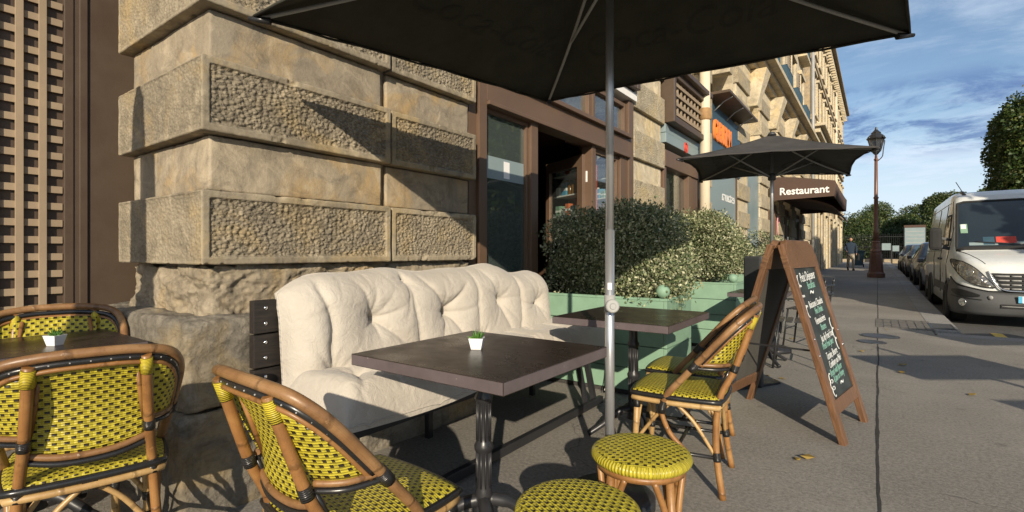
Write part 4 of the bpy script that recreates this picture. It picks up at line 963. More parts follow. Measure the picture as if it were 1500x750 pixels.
        m = MB(); m.tube([(s * 0.186, 0.20, 0.17), (s * 0.183, -0.19, 0.18)], 0.0095, 8); m.obj('stretcher', M_CANE, c, fix=False)
    for y, s in ((-0.185, -1), (0.19, 1)):
        m = MB(); m.tube(spline([(-0.178, y, 0.19), (-0.09, y, 0.33), (-0.015, y, 0.405)], 5), 0.0095, 8); m.obj('brace', M_RATTAN_PALE, c, fix=False); m = MB(); m.tube(spline([(0.178, y, 0.19), (0.09, y, 0.33), (0.015, y, 0.405)], 5), 0.0095, 8); m.obj('brace', M_RATTAN_PALE, c, fix=False)
    m = MB(); m.tube([(-0.184, 0.0, 0.175), (0.184, 0.0, 0.175)], 0.0095, 8); m.obj('stretcher', M_CANE, c, fix=False)
    m = MB(); m.tube([(-0.02, -0.198, 0.412), (0.02, -0.198, 0.412)], 0.024, 12); m.obj('black_binding', M_WRAP, c, fix=False)
    # low bar of the back
    lb = spline([(-0.155, -0.222, 0.555), (-0.08, -0.238, 0.535), (0, -0.243, 0.53), (0.08, -0.238, 0.535), (0.155, -0.222, 0.555)], 5)
    m = MB(); m.tube(lb, 0.011, 10); m.obj('low_bar', M_RATTAN_RED, c, fix=False)
    m = MB(); m.tube([p - Vector((0, 0, 0.021)) for p in lb], 0.010, 10); m.obj('low_trim', M_CANE, c, fix=False)
    # woven back: centre panel and two wings, bowed
    def rail_at(x):      # point on inner cane above lateral position x (upper arc)
        best = min((p for p in top if p.y < -0.20), key=lambda p: abs(p.x * 0.945 - x)); return inset(best, 0.045, 0.945)
    def lb_at(x): return min(lb, key=lambda p: abs(p.x - x))
    n1, n2 = 17, 14; P = np.zeros((n1, n2, 3)); UV = np.zeros((n1, n2, 2))
    arc = [inset(p, 0.045, 0.945) + Vector((0, 0.016, 0)) for p in spline([(-0.15, -0.336, 0.866), (-0.11, -0.345, 0.872), (0, -0.352, 0.876), (0.11, -0.345, 0.872), (0.15, -0.336, 0.866)], 4)]
    lbs = spline([(-0.138, -0.226, 0.55), (-0.08, -0.236, 0.54), (0, -0.241, 0.535), (0.08, -0.236, 0.54), (0.138, -0.226, 0.55)], 4)
    for i in range(n1):
        t, bb = arc[i], lbs[i]
        for j in range(n2):
            f = j / (n2 - 1); p = bb.lerp(t, f); p = p + Vector((0, 0.024 * math.sin(f * PI), 0)); P[i, j] = p; UV[i, j] = (p.x, f * 0.30)
    m = MB(); m.grid(P, UV); o = m.obj('woven_back', M_WEAVE, c, fix=False); o.modifiers.new('thick', 'SOLIDIFY').thickness = 0.004
    for s in (1, -1):
        # wing: between post, rail and side bar
        railw = [inset(p, 0.045, 0.945) for p in (rp if s > 0 else rp[::-1]) if 0.64 < p.z and p.x * s > 0.13]
        railw = railw[:]
        bar = spline([Vector((s * 0.222, -0.11, 0.622)), Vector((s * 0.203, -0.19, 0.620)), Vector((s * 0.146, -0.238, 0.620))], 6)
        n1 = 15; P = np.zeros((n1, 10, 3)); UV = np.zeros((n1, 10, 2)); ln = 0
        for i in range(n1):
            f = i / (n1 - 1)
            a = railw[min(int(round(f * (len(railw) - 1))), len(railw) - 1)]; b = bar[int(round(f * (len(bar) - 1)))]
            if i: ln += (a - prev).length * 0.75
            prev = a
            for j in range(10):
                g = j / 9; p = b.lerp(a, g); P[i, j] = p; UV[i, j] = (ln * s, 0.075 + p.z - 0.62)
        m = MB(); m.grid(P, UV); o = m.obj('woven_wing', M_WEAVE, c, fix=False); o.modifiers.new('thick', 'SOLIDIFY').thickness = 0.004
    # seat
    P, UV = seat_surface(0.425, 0.43, 0.06, 0.458)
    m = MB(); m.grid(P, UV, flip=True); m.obj('seat', M_WEAVE_SEAT, c)
    def ring(w, d, z, n=48, k=0.16):
        out = []
        for i in range(n):
            f = i / n * 4; q = int(f); f = (f - q) * 2 - 1
            a, b = ((f, -1), (1, f), (-f, 1), (-1, -f))[q]
            out.append((a * math.sqrt(1 - k * b * b) * w / 2, b * math.sqrt(1 - k * a * a) * d / 2, z))
        return out
    m = MB(); m.tube(ring(0.430, 0.435, 0.440), 0.0125, 8, closed=True); m.obj('seat_rim', M_CANE, c, fix=False)
    m = MB(); m.tube(ring(0.418, 0.423, 0.414), 0.0135, 8, closed=True); m.obj('seat_frame', M_RATTAN_PALE, c, fix=False)
    return c
CG = 'yellow woven bistro chairs'
chair1 = make_chair('yellow woven bistro chair whose back cuts in front of the cream cushioned bench', CG)
chair1.location = (-1.204, 0.925, 0); chair1.rotation_euler = (0, 0, R(-3)); chair1.scale = (0.98, 0.98, 0.945)
dup(chair1, (-2.20, 0.545, 0), R(77), 'large yellow woven bistro chair with its back turned, standing before the wall table', CG)
dup(chair1, (-2.74, 0.57, 0), R(-103), 'yellow woven bistro chair against the trellis, only its back top above the table', CG, (1, 1, 0.99))
dup(chair1, (-0.805, 2.575, 0), R(97), 'yellow woven bistro chair seen from the side beside the blackboard', CG, (1, 1, 0.987))
dup(chair1, (-0.915, 3.07, 0), R(95), 'yellow woven bistro chair half hidden behind the side-on chair', CG, (1, 1, 0.98))

def make_stool(label):
    c = thing('woven_stool', label, 'stool', group='round yellow woven stools')
    n = 40; prof = [(0.0, 0.006), (0.05, 0.006), (0.10, 0.004), (0.135, 0.001), (0.152, -0.004)]
    m = MB(); rings = []
    P = np.zeros((len(prof), n + 1, 3)); UV = np.zeros((len(prof), n + 1, 2))
    for i, (r, z) in enumerate(prof):
        for k in range(n + 1):
            a = 2 * PI * k / n; P[i, k] = (max(r, 0.0005) * math.cos(a), max(r, 0.0005) * math.sin(a), 0.46 + z); UV[i, k] = P[i, k][:2]
    m.grid(P, UV); m.obj('seat', M_WEAVE_SEAT, c)
    m = MB(); prof2 = [(0.1515, -0.004), (0.163, -0.012), (0.167, -0.024), (0.160, -0.036), (0.148, -0.040)]
    P = np.zeros((len(prof2), n + 1, 3)); UV = np.zeros((len(prof2), n + 1, 2))
    for i, (r, z) in enumerate(prof2):
        for k in range(n + 1):
            a = 2 * PI * k / n; P[i, k] = (r * math.cos(a), r * math.sin(a), 0.46 + z); UV[i, k] = (a * 0.167, -z)
    m.grid(P, UV); m.obj('rolled_rim', M_WEAVE_DARK, c)
    m = MB(); m.lathe([(0.13, 0.40), (0.148, 0.40), (0.150, 0.418), (0.13, 0.418)], 32); m.obj('seat_ring', M_RATTAN, c)
    for k in range(4):
        a = PI / 4 + k * PI / 2; ca, sa = math.cos(a), math.sin(a); ta, tb = -sa, ca
        m = MB(); m.tube([(0.172 * ca, 0.172 * sa, 0), (0.142 * ca, 0.142 * sa, 0.22), (0.128 * ca, 0.128 * sa, 0.41)], 0.0135, 10); l = m.obj('leg', M_RATTAN, c, fix=False)
        m = MB(); m.tube([(0.146 * ca, 0.146 * sa, 0.185), (0.142 * ca, 0.142 * sa, 0.225)], 0.0235, 12); m.obj('black_binding', M_WRAP, l, fix=False)
        for q in (1, -1):
            e = 0.085
            m = MB(); m.tube(spline([(0.148 * ca + q * 0.016 * ta, 0.148 * sa + q * 0.016 * tb, 0.20), (0.138 * ca + q * 0.03 * ta, 0.138 * sa + q * 0.03 * tb, 0.31), (0.125 * ca + q * 0.062 * ta, 0.125 * sa + q * 0.062 * tb, 0.405)], 5), 0.0105, 8); m.obj('brace', M_RATTAN, c, fix=False)
    m = MB()
    for k in range(2):
        a = PI / 4 + k * PI / 2; m.tube([(0.145 * math.cos(a), 0.145 * math.sin(a), 0.19 + k * 0.02), (-0.145 * math.cos(a), -0.145 * math.sin(a), 0.19 + k * 0.02)], 0.010, 8)
    m.obj('stretcher', M_RATTAN, c, fix=False)
    return c
st = make_stool('round yellow woven stool beside the umbrella pole, its cane legs showing'); st.location = (-0.648, 1.633, 0); st.rotation_euler = (0, 0, R(20))
dup(st, (-0.640, 1.175, 0), R(-24), 'round yellow woven stool cut by the bottom edge of the view, nearest the camera', 'round yellow woven stools')

# ------------------------------------------------------------------ tables
def make_table(label, x0, x1, y0, y1, z=0.74, rz=0.0):
    cx, cy = (x0 + x1) / 2, (y0 + y1) / 2; w, d = (x1 - x0) / 2, (y1 - y0) / 2
    t = thing('cafe_table', label, 'table', (cx, cy, 0), rz, 'square dark cafe tables')
    m = MB(); m.box(-w, w, -d, d, z - 0.042, z)
    m.mi = [1, 0, 1, 1, 1, 1]; m.obj('tabletop', [M_TABLE, M_TEDGE], t, 0.0025)
    m = MB(); m.lathe([(0.045, 0.10), (0.035, 0.13), (0.030, 0.16), (0.036, 0.18), (0.030, 0.20), (0.027, 0.24), (0.027, 0.34), (0.036, 0.355), (0.038, 0.37), (0.030, 0.385), (0.026, 0.40), (0.025, 0.53), (0.034, 0.545), (0.036, 0.56), (0.028, 0.575), (0.026, 0.60), (0.026, 0.66), (0.04, 0.69)], 20)
    o = m.obj('pedestal', M_BLACKMETAL, t)
    fl = MB()
    for k in range(10):
        a = 2 * PI * k / 10; fl.tube([(0.027 * math.cos(a), 0.027 * math.sin(a), 0.39), (0.0265 * math.cos(a), 0.0265 * math.sin(a), 0.535)], 0.004, 5)
        fl.tube([(0.028 * math.cos(a), 0.028 * math.sin(a), 0.21), (0.0275 * math.cos(a), 0.0275 * math.sin(a), 0.345)], 0.004, 5)
    fl.obj('fluting', M_BLACKMETAL, o, fix=False)
    m = MB(); m.box(-0.24, 0.24, -0.025, 0.025, z - 0.062, z - 0.043); m.box(-0.025, 0.025, -0.24, -0.0255, z - 0.062, z - 0.043); m.box(-0.025, 0.025, 0.0255, 0.24, z - 0.062, z - 0.043); m.obj('top_bracket', M_BLACKMETAL, t)
    for k in range(4):
        a = PI / 4 + k * PI / 2; c, s = math.cos(a), math.sin(a)
        m = MB(); m.tube(spline([(0.02 * c, 0.02 * s, 0.16), (0.10 * c, 0.10 * s, 0.14), (0.20 * c, 0.20 * s, 0.07), (0.29 * c, 0.29 * s, 0.018)], 5), [0.026] * 5 + [0.022] * 5 + [0.017] * 5 + [0.017], 8); m.obj('foot', M_BLACKMETAL, t, fix=False)
    return t
make_table('square dark table with a small potted succulent, in front of the cream bench', -1.60, -0.885, 1.175, 1.87)
make_table('square dark table behind the umbrella pole, beside the green planter', -1.57, -0.87, 2.57, 3.34)
make_table('square dark table in the corner below the trellis, holding a small white pot', -3.0, -2.44, 0.20, 0.80, 0.755)

def succulent(label, x, y, z, s):
    t = thing('potted_succulent', label, 'potted plant', (x, y, z), R(30))
    m = MB(); P = [(0.021, 0.0), (0.031, 0.048), (0.027, 0.048), (0.024, 0.038)]
    b = 0
    for (r, zz) in P: m.v += [(r, r, zz), (-r, r, zz), (-r, -r, zz), (r, -r, zz)]
    for i in range(3):
        for k in range(4): l = (k + 1) % 4; m.face((4 * i + k, 4 * i + l, 4 * i + 4 + l, 4 * i + 4 + k))
    m.face((3, 2, 1, 0)); m.face((12, 13, 14, 15)); m.obj('pot', M_POT, t, 0.0015)
    m = MB()
    for k in range(46):
        a = random.random() * 2 * PI; el = R(25 + 62 * random.random()); L = 0.024 + 0.018 * random.random(); r0 = 0.012 * random.random()
        b = Vector((r0 * math.cos(a), r0 * math.sin(a), 0.040)); d = Vector((math.cos(a) * math.cos(el), math.sin(a) * math.cos(el), math.sin(el)))
        m.tube([b, b + d * L * 0.5, b + d * L], [0.0035, 0.003, 0.0004], 5, caps=False)
    o = m.obj('leaves', M_SUCC, t, fix=False); o['kind'] = 'stuff'
    t.scale = (s, s, s); return t
succulent('small white pot with a spiky green succulent on the table by the bench', -1.28, 1.525, 0.74, 0.93)
succulent('small white pot with a green succulent on the corner table by the trellis', -2.62, 0.545, 0.755, 0.85)

# ------------------------------------------------------------------ bench and cushions
bench = thing('slatted_bench', 'dark wooden bench with black metal legs along the stone wall', 'bench', (0, 0, 0))
def bench_build():
    xw = -2.235; ya, yb = 1.13, 3.50
    for i in range(3):
        z = 0.905 - i * 0.155
        m = MB(); m.box(xw - 0.04, xw, ya, yb, z - 0.147, z); p = m.obj('backrest_plank', M_PLANK, bench, 0.004)
        for dz in (0.035, 0.105):
            for y in (ya + 0.055, yb - 0.055):
                s = MB(); s.lathe([(0.0095, 0.0), (0.0085, 0.003), (0.004, 0.0045), (0.0005, 0.0045)], 10)
                s.obj('screw', M_CHROME, p, loc=(xw, y, z - dz), rot=(0, R(90), 0))
    for i in range(4):
        m = MB(); x = -2.17 + i * 0.115; m.box(x, x + 0.105, ya + 0.02, yb, 0.395, 0.42); m.obj('seat_plank', M_PLANK, bench, 0.004)
    m = MB(); m.bar((-1.725, ya + 0.02, 0.385), (-1.725, yb, 0.385), 0.03, 0.045); m.obj('front_rail', M_BLACKMETAL, bench)
    for y in (ya + 0.15, 2.17, yb - 0.2):
        m = MB(); m.bar((-2.2, y, 0.0), (-2.2, y, 0.37), 0.035, 0.035, (0, 1, 0)); m.bar((-2.2, y, 0.385), (-1.745, y, 0.385), 0.03, 0.03); m.obj('leg', M_BLACKMETAL, bench)
    for y in (ya + 0.15, yb - 0.2):
        m = MB(); m.bar((-1.73, y, 0.36), (-1.66, y, 0.02), 0.035, 0.035, (0, 1, 0)); m.obj('leg', M_BLACKMETAL, bench)
    for y in (yb - 0.42,):
        m = MB(); m.bar((-1.73, y + 0.1, 0.36), (-1.66, y + 0.1, 0.02), 0.03, 0.03, (0, 1, 0)); m.obj('leg', M_BLACKMETAL, bench)
    m = MB(); m.bar((-1.645, ya + 0.1, 0.045), (-1.645, yb - 0.12, 0.045), 0.035, 0.05); m.obj('foot_rail', M_BLACKMETAL, bench, 0.004)
bench_build()
def tufted(name, label, L, H, T, tufts, seams, seed, place, res=0.0085, er=0.15):
    """a tufted cushion as a closed pillow; u along the bench (0..L), v across (0..H); place maps (u, v, w) to the world"""
    nu, nv = int(L / res), int(H / res)
    u = np.linspace(0, L, nu); v = np.linspace(0, H, nv); U, V = np.meshgrid(u, v, indexing='ij')
    P3 = np.stack([U, V, 0 * U], -1)
    eu = np.minimum(U, L - U); ev = np.minimum(V, H - V)
    dome = np.sqrt(np.clip(1 - np.clip(1 - eu / er, 0, 1) ** 2.2, 0, 1)) * np.sqrt(np.clip(1 - np.clip(1 - ev / er, 0, 1) ** 2.2, 0, 1))
    # distance field to the nearest tuft or seam shapes the pillows between them
    h = T * (0.14 + 0.86 * dome) + fbm(P3, 2.6, 2, seed) * 0.022 * dome
    Uw = U + 0.10 * vn(P3, 2.6, seed + 35) * np.clip(np.abs(V - 0.36) / 0.2, 0, 1) + 0.020 * vn(P3, 7, seed + 31) + 0.006 * vn(P3, 17, seed + 32); Vw = V + 0.012 * vn(P3, 7, seed + 33) + 0.006 * vn(P3, 17, seed + 34)
    g = random.Random(seed)
    for (a, b, dp) in tufts:
        dx, dy = Uw - a, Vw - b; r = np.hypot(dx, dy); th = np.arctan2(dy, dx)
        h = h - dp * (0.55 * np.exp(-(r / 0.024) ** 1.3) + 0.55 * np.exp(-(r / 0.105) ** 1.5))
        for q in range(9):      # sharp creases running out from the button
            t0 = q / 9 * 2 * PI + g.uniform(-0.3, 0.3); ln = g.uniform(0.06, 0.21); dep = g.uniform(0.007, 0.019)
            da = np.angle(np.exp(1j * (th - t0 - 1.2 * r * g.uniform(-1, 1)))); perp = np.abs(da) * r
            h = h - dep * np.exp(-(perp / (0.006 + 0.05 * r)) ** 1.2) * np.exp(-(r / ln) ** 2.2) * (np.abs(da) < 1.4)
    for (a0, b0, a1, b1, dp, wd) in seams:
        da, db = a1 - a0, b1 - b0; Ls = math.hypot(da, db)
        t = np.clip(((Uw - a0) * da + (Vw - b0) * db) / Ls ** 2, 0, 1); r = np.hypot(Uw - a0 - t * da, Vw - b0 - t * db)
        fade = 0.35 + 0.65 * np.sin(PI * np.clip(t * 0.9 + 0.1, 0, 1)) ** 0.5
        h = h - dp * fade * (0.55 * np.exp(-(r / wd) ** 1.3) + 0.45 * np.exp(-(r / (wd * 3.2)) ** 1.6))
    # folds pulled in from the hems: short creases of uneven length
    for q in range(int(L * (16 if er > 0.1 else 30))):
        a = g.uniform(0, L); top = g.random() < 0.5; ln = g.uniform(0.03, 0.11); k = g.uniform(-0.5, 0.5); dep = g.uniform(0.003, 0.010) * (1.0 if er > 0.1 else 1.7)
        d = ev if False else (H - V if top else V); x = np.abs(Uw - a - k * d)
        h = h - dep * np.exp(-(x / 0.010) ** 1.4) * np.exp(-(d / ln) ** 2)
    h = h + 0.004 * vn(P3 * np.array([1.0, 2.4, 1]), 13, seed + 4) * dome
    h = np.maximum(h, 0.008)
    F = np.array([[place(U[i, j], V[i, j], h[i, j]) for j in range(nv)] for i in range(nu)])
    Bk = np.array([[place(U[i, j], V[i, j], 0.0) for j in range(0, nv)] for i in range(nu)])
    m = MB(); m.grid(F); m.grid(Bk[::4, ::4], flip=True)
    def strip(A, Bq): m.grid(np.stack([A, Bq], 0))
    strip(F[0], Bk[0]); strip(Bk[-1], F[-1]); strip(Bk[:, 0], F[:, 0]); strip(F[:, -1], Bk[:, -1])
    o = m.obj(name, M_CUSHION, None, weld=True)
    for (a, b, dp) in tufts:
        i, j = min(int(a / L * (nu - 1)), nu - 1), min(int(b / H * (nv - 1)), nv - 1); p = Vector(F[i, j]); q = Vector(F[min(i + 2, nu - 1), j]) - p; r_ = Vector(F[i, min(j + 2, nv - 1)]) - p
        nrm = Vector(place(a, b, 0.1)) - Vector(place(a, b, 0.0)); nrm.normalize()
        bt = MB(); bt.tube([p - nrm * 0.004, p + nrm * 0.002, p + nrm * 0.005], [0.010, 0.009, 0.004], 10); bt.obj('button', M_CUSHION, o, fix=False)
    # piping round the face
    loop = [tuple(F[i, 0]) for i in range(0, nu, 3)] + [tuple(F[-1, j]) for j in range(0, nv, 3)] + [tuple(F[i, -1]) for i in range(nu - 1, -1, -3)] + [tuple(F[0, j]) for j in range(nv - 1, 0, -3)]
    pp = MB(); pp.tube(loop, 0.0045, 5, closed=True); pp.obj('piping', M_CUSHION, o, fix=False)
    return tag(o, label, 'cushion')
BL = 2.16
def back_place(u, v, w):
    # leans against the planks, top falls over slightly; left end rounded down, wavy top
    y = 1.235 + u
    z = 0.43 + v * (1.0 + 0.0 * u)
    drop = 0.13 * max(0, 1 - u / 0.46) ** 1.7 * (v / 0.6) + 0.05 * max(0, (u - BL + 0.35) / 0.35) ** 2 * (v / 0.6) + 0.05 * (u / BL) * (v / 0.6)
    z = z - drop + 0.012 * math.sin(u * 9.0 + 1) * (v / 0.6)
    z += 0.016 * math.sin(u * 5.3 + 0.6) * (v / 0.6) ** 2 + 0.010 * math.sin(u * 13.1) * (v / 0.6) ** 2
    x = -2.232 + 0.085 * (1 - v / 0.62) * 0.6 + w * (1 - 0.12 * v / 0.6)
    if v > 0.47: x -= 0.02 * (v - 0.47) / 0.13
    return (x, y, z)
tufted('back_cushion', 'long cream tufted back cushion leaning on the dark bench planks', BL, 0.615, 0.185,
       [(0.45, 0.37, 0.10), (0.975, 0.35, 0.115), (1.50, 0.37, 0.10), (1.94, 0.35, 0.08), (0.19, 0.10, 0.07), (0.72, 0.10, 0.06), (0.70, 0.55, 0.045), (1.25, 0.11, 0.055)],
       [(0.17, 0.60, 0.19, 0.10, 0.040, 0.015), (0.70, 0.63, 0.72, 0.04, 0.026, 0.014), (1.24, 0.63, 1.23, 0.04, 0.024, 0.014), (1.73, 0.6, 1.72, 0.04, 0.04, 0.018), (0.45, 0.37, 0.62, 0.20, 0.022, 0.010), (0.975, 0.36, 0.80, 0.60, 0.026, 0.010), (0.975, 0.36, 1.14, 0.52, 0.024, 0.010), (0.975, 0.36, 1.12, 0.12, 0.026, 0.010), (0.975, 0.36, 0.86, 0.10, 0.018, 0.010), (0.45, 0.37, 0.36, 0.58, 0.018, 0.010), (1.50, 0.36, 1.36, 0.58, 0.02, 0.010), (1.50, 0.36, 1.62, 0.14, 0.022, 0.010)], 5, back_place)
def seat_place(u, v, w):
    # v: 0 at the wall, grows to the front; front edge sags over the rail
    x = -2.14 + v; y = 1.21 + u; z = 0.423 + w
    f = max(0.0, (v - 0.30) / 0.14); z -= 0.012 * f * f * (1 + 0.4 * math.sin(u * 4))
    x += 0.03 * math.sin(u * 3.3) * (v / 0.44)
    return (x, y, z)
tufted('seat_cushion', 'long cream tufted seat cushion lying on the bench under the back cushion', 2.36, 0.46, 0.185,
       [(0.28, 0.17, 0.055), (0.76, 0.18, 0.055), (1.22, 0.17, 0.055), (1.7, 0.18, 0.05)],
       [(0.50, 0.0, 0.50, 0.44, 0.03, 0.016), (0.98, 0.0, 0.98, 0.44, 0.03, 0.016), (1.46, 0.0, 1.46, 0.44, 0.03, 0.016), (1.95, 0.0, 1.95, 0.44, 0.03, 0.016), (0.28, 0.17, 0.46, 0.40, 0.024, 0.010), (0.28, 0.17, 0.10, 0.42, 0.024, 0.010), (0.28, 0.17, 0.30, 0.44, 0.02, 0.009), (0.76, 0.18, 0.62, 0.42, 0.02, 0.010), (0.76, 0.18, 0.90, 0.42, 0.02, 0.010)], 9, seat_place, er=0.085)
def cord():
    m = MB()
    for k in range(3): m.tube(spline([(-1.72 + 0.01 * k, 3.50, 0.47), (-1.665 + 0.012 * k, 3.53, 0.43), (-1.650 + 0.006 * k, 3.54, 0.30 - 0.02 * k), (-1.675 + 0.016 * k, 3.55, 0.14 + 0.02 * k), (-1.70 + 0.02 * k, 3.55, 0.06)], 6), 0.004, 6)
    o = m.obj('cushion_cord', M_CORD, None, fix=False); tag(o, 'white cushion ties hanging from the right end of the bench', 'cord')
cord()

# ------------------------------------------------------------------ planters and shrubs
def planter(label, x0, x1, y0, y1, H=0.765, balls=True):
    t = thing('planter_box', label, 'planter', ((x0 + x1) / 2, (y0 + y1) / 2, 0), 0, 'sage green planter boxes')
    w, d = (x1 - x0) / 2, (y1 - y0) / 2; n = 4; ph = (H - 0.05) / n
    for i in range(n):
        z0 = 0.04 + i * ph + 0.003; z1 = 0.04 + (i + 1) * ph - 0.003
        for (a, b, c, e) in ((-w + 0.001, w - 0.03, -d, -d + 0.025), (-w + 0.001, w - 0.03, d - 0.025, d)):
            m = MB(); m.box(a, b, c, e, z0, z1); m.obj('plank', M_GREEN, t, 0.003)
        m = MB(); m.box(w - 0.0285, w - 0.0035, -d + 0.001, d - 0.001, z0, z1); m.obj('plank', M_GREEN, t, 0.003)
    m = MB(); m.box(w - 0.06, w, -d - 0.004, -d + 0.02, H - 0.012, H + 0.008); m.box(-w, w - 0.0605, -d - 0.004, -d + 0.03, H - 0.012, H + 0.008); m.box(w - 0.03, w + 0.002, -d + 0.0205, d, H - 0.012, H + 0.008); m.box(-w, w - 0.031, d - 0.03, d + 0.002, H - 0.012, H + 0.008); m.obj('top_trim', M_GREEN, t, 0.003)
    m = MB(); m.box(-w + 0.03, w - 0.04, -d + 0.03, d - 0.03, 0.0, H - 0.05); m.obj('soil', M_JOINT, t)
    if balls:
        m = MB(); m.lathe([(0.001, -0.052)] + [(0.052 * math.cos(a), 0.052 * math.sin(a)) for a in np.linspace(-1.3, 1.3, 12)] + [(0.001, 0.052)], 20); m.obj('ball_finial', M_GREEN, t, loc=(w - 0.045, -d + 0.035, H + 0.060), fix=True)
    return t
planter('sage green planter box nearest the bench, a green ball on its corner', -2.45, -1.27, 3.72, 4.33)
planter('sage green planter box second from the bench, a green ball at its far edge', -2.45, -1.30, 6.13, 6.84)
planter('sage green planter box farthest along the wall, mostly behind the blackboard', -2.45, -1.31, 8.6, 9.3, balls=False)
def leaves(name, mat, parent, blobs, n, size, seed, inner=0.55, kind='stuff', loc=None, squash=0.5):
    """many small leaf quads spread in the outer shell of overlapping lumps"""
    g = np.random.default_rng(seed); B = np.array(blobs); vol = B[:, 3] * B[:, 4] + B[:, 4] * B[:, 5] + B[:, 3] * B[:, 5]
    idx = g.choice(len(B), n, p=vol / vol.sum()); d = g.normal(size=(n, 3)); d /= np.linalg.norm(d, axis=1, keepdims=True)
    r = inner + (1 - inner) * g.random(n) ** 0.5; r *= 1 + 0.16 * g.normal(size=n) * (g.random(n) < 0.25)
    c = B[idx, :3] + d * B[idx, 3:6] * r[:, None]
    # clumps: pull leaves to twig tips
    tips = c[g.integers(0, n, max(4, n // 14))]; near = tips[g.integers(0, len(tips), n)]
    k = (np.linalg.norm(near - c, axis=1) < size * 4)[:, None]; c = np.where(k, c * 0.6 + near * 0.4, c)
    ax = d + g.normal(size=(n, 3)) * 0.75; ax /= np.linalg.norm(ax, axis=1, keepdims=True)
    sd = np.cross(ax, g.normal(size=(n, 3))); sd /= np.linalg.norm(sd, axis=1, keepdims=True); nm = np.cross(ax, sd)
    L = (size * (0.6 + 0.8 * g.random(n)))[:, None]; Wd = L * squash
    v = np.stack([c - ax * L * .5, c + sd * Wd * .5 + nm * L * .06, c + ax * L * .5, c - sd * Wd * .5 + nm * L * .06], 1).reshape(-1, 3)
    me = bpy.data.meshes.new(name); me.vertices.add(4 * n); me.vertices.foreach_set('co', v.astype(np.float32).ravel())
    me.loops.add(4 * n); me.loops.foreach_set('vertex_index', np.arange(4 * n, dtype=np.int32))
    me.polygons.add(n); me.polygons.foreach_set('loop_start', np.arange(0, 4 * n, 4, dtype=np.int32)); me.polygons.foreach_set('loop_total', np.full(n, 4, dtype=np.int32))
    me.update(); me.validate()
    o = link(name, me, mat, parent, loc); o['kind'] = kind; return o
def shrub(label, x0, x1, y0, y1, z0, z1, n, seed, mat=None, size=0.033, lumps=26):
    t = thing('variegated_shrub', label, 'shrub', ((x0 + x1) / 2, (y0 + y1) / 2, z0))
    g = random.Random(seed); w, d, h = (x1 - x0) / 2, (y1 - y0) / 2, z1 - z0; bl = []
    for i in range(lumps):
        a = g.uniform(-1, 1); b = g.uniform(-1, 1); c = g.uniform(0.12, 0.95)
        taper = 1 - 0.35 * max(0, c - 0.5) * 2 * abs(a) ** 2
        r = g.uniform(0.15, 0.26)
        top = h * (1 - 0.14 * abs(a) ** 3)
        bl.append((a * (w - r * 0.6) * taper, b * (d - r * 0.55), min(c * top, top - r * 0.8), r * g.uniform(0.9, 1.3), r * g.uniform(0.9, 1.2), r * g.uniform(0.8, 1.1)))
    leaves('foliage', mat or M_LEAF, t, bl, n, size, seed, 0.5, squash=0.55)
    m = MB()
    for i in range(12):
        q = bl[i]; m.tube(spline([(q[0] * 0.4, q[1] * 0.4, -0.08), (q[0] * 0.6, q[1] * 0.7, q[2] * 0.5), (q[0], q[1], q[2])], 3), [0.012 - 0.0015 * k for k in range(7)], 5)
    m.obj('stem', M_BARK, t, fix=False); return t
shrub('dense variegated shrub filling the planter nearest the bench, shaded at its upper left', -2.44, -1.24, 3.74, 4.44, 0.75, 1.54, 62000, 3, size=0.027, lumps=70)
shrub('sunlit cream green variegated shrub in the second planter', -2.42, -1.30, 6.16, 6.95, 0.76, 1.63, 50000, 5, size=0.029, lumps=70)
shrub('variegated shrub in the farthest planter behind the parasol pole', -2.40, -1.12, 8.45, 9.5, 0.72, 1.50, 13000, 8, size=0.034)
shrub('darker green shrub standing between the second and farthest variegated shrubs', -2.42, -1.75, 7.5, 8.3, 0.3, 1.62, 7000, 11, M_LEAF2, 0.04, 16)

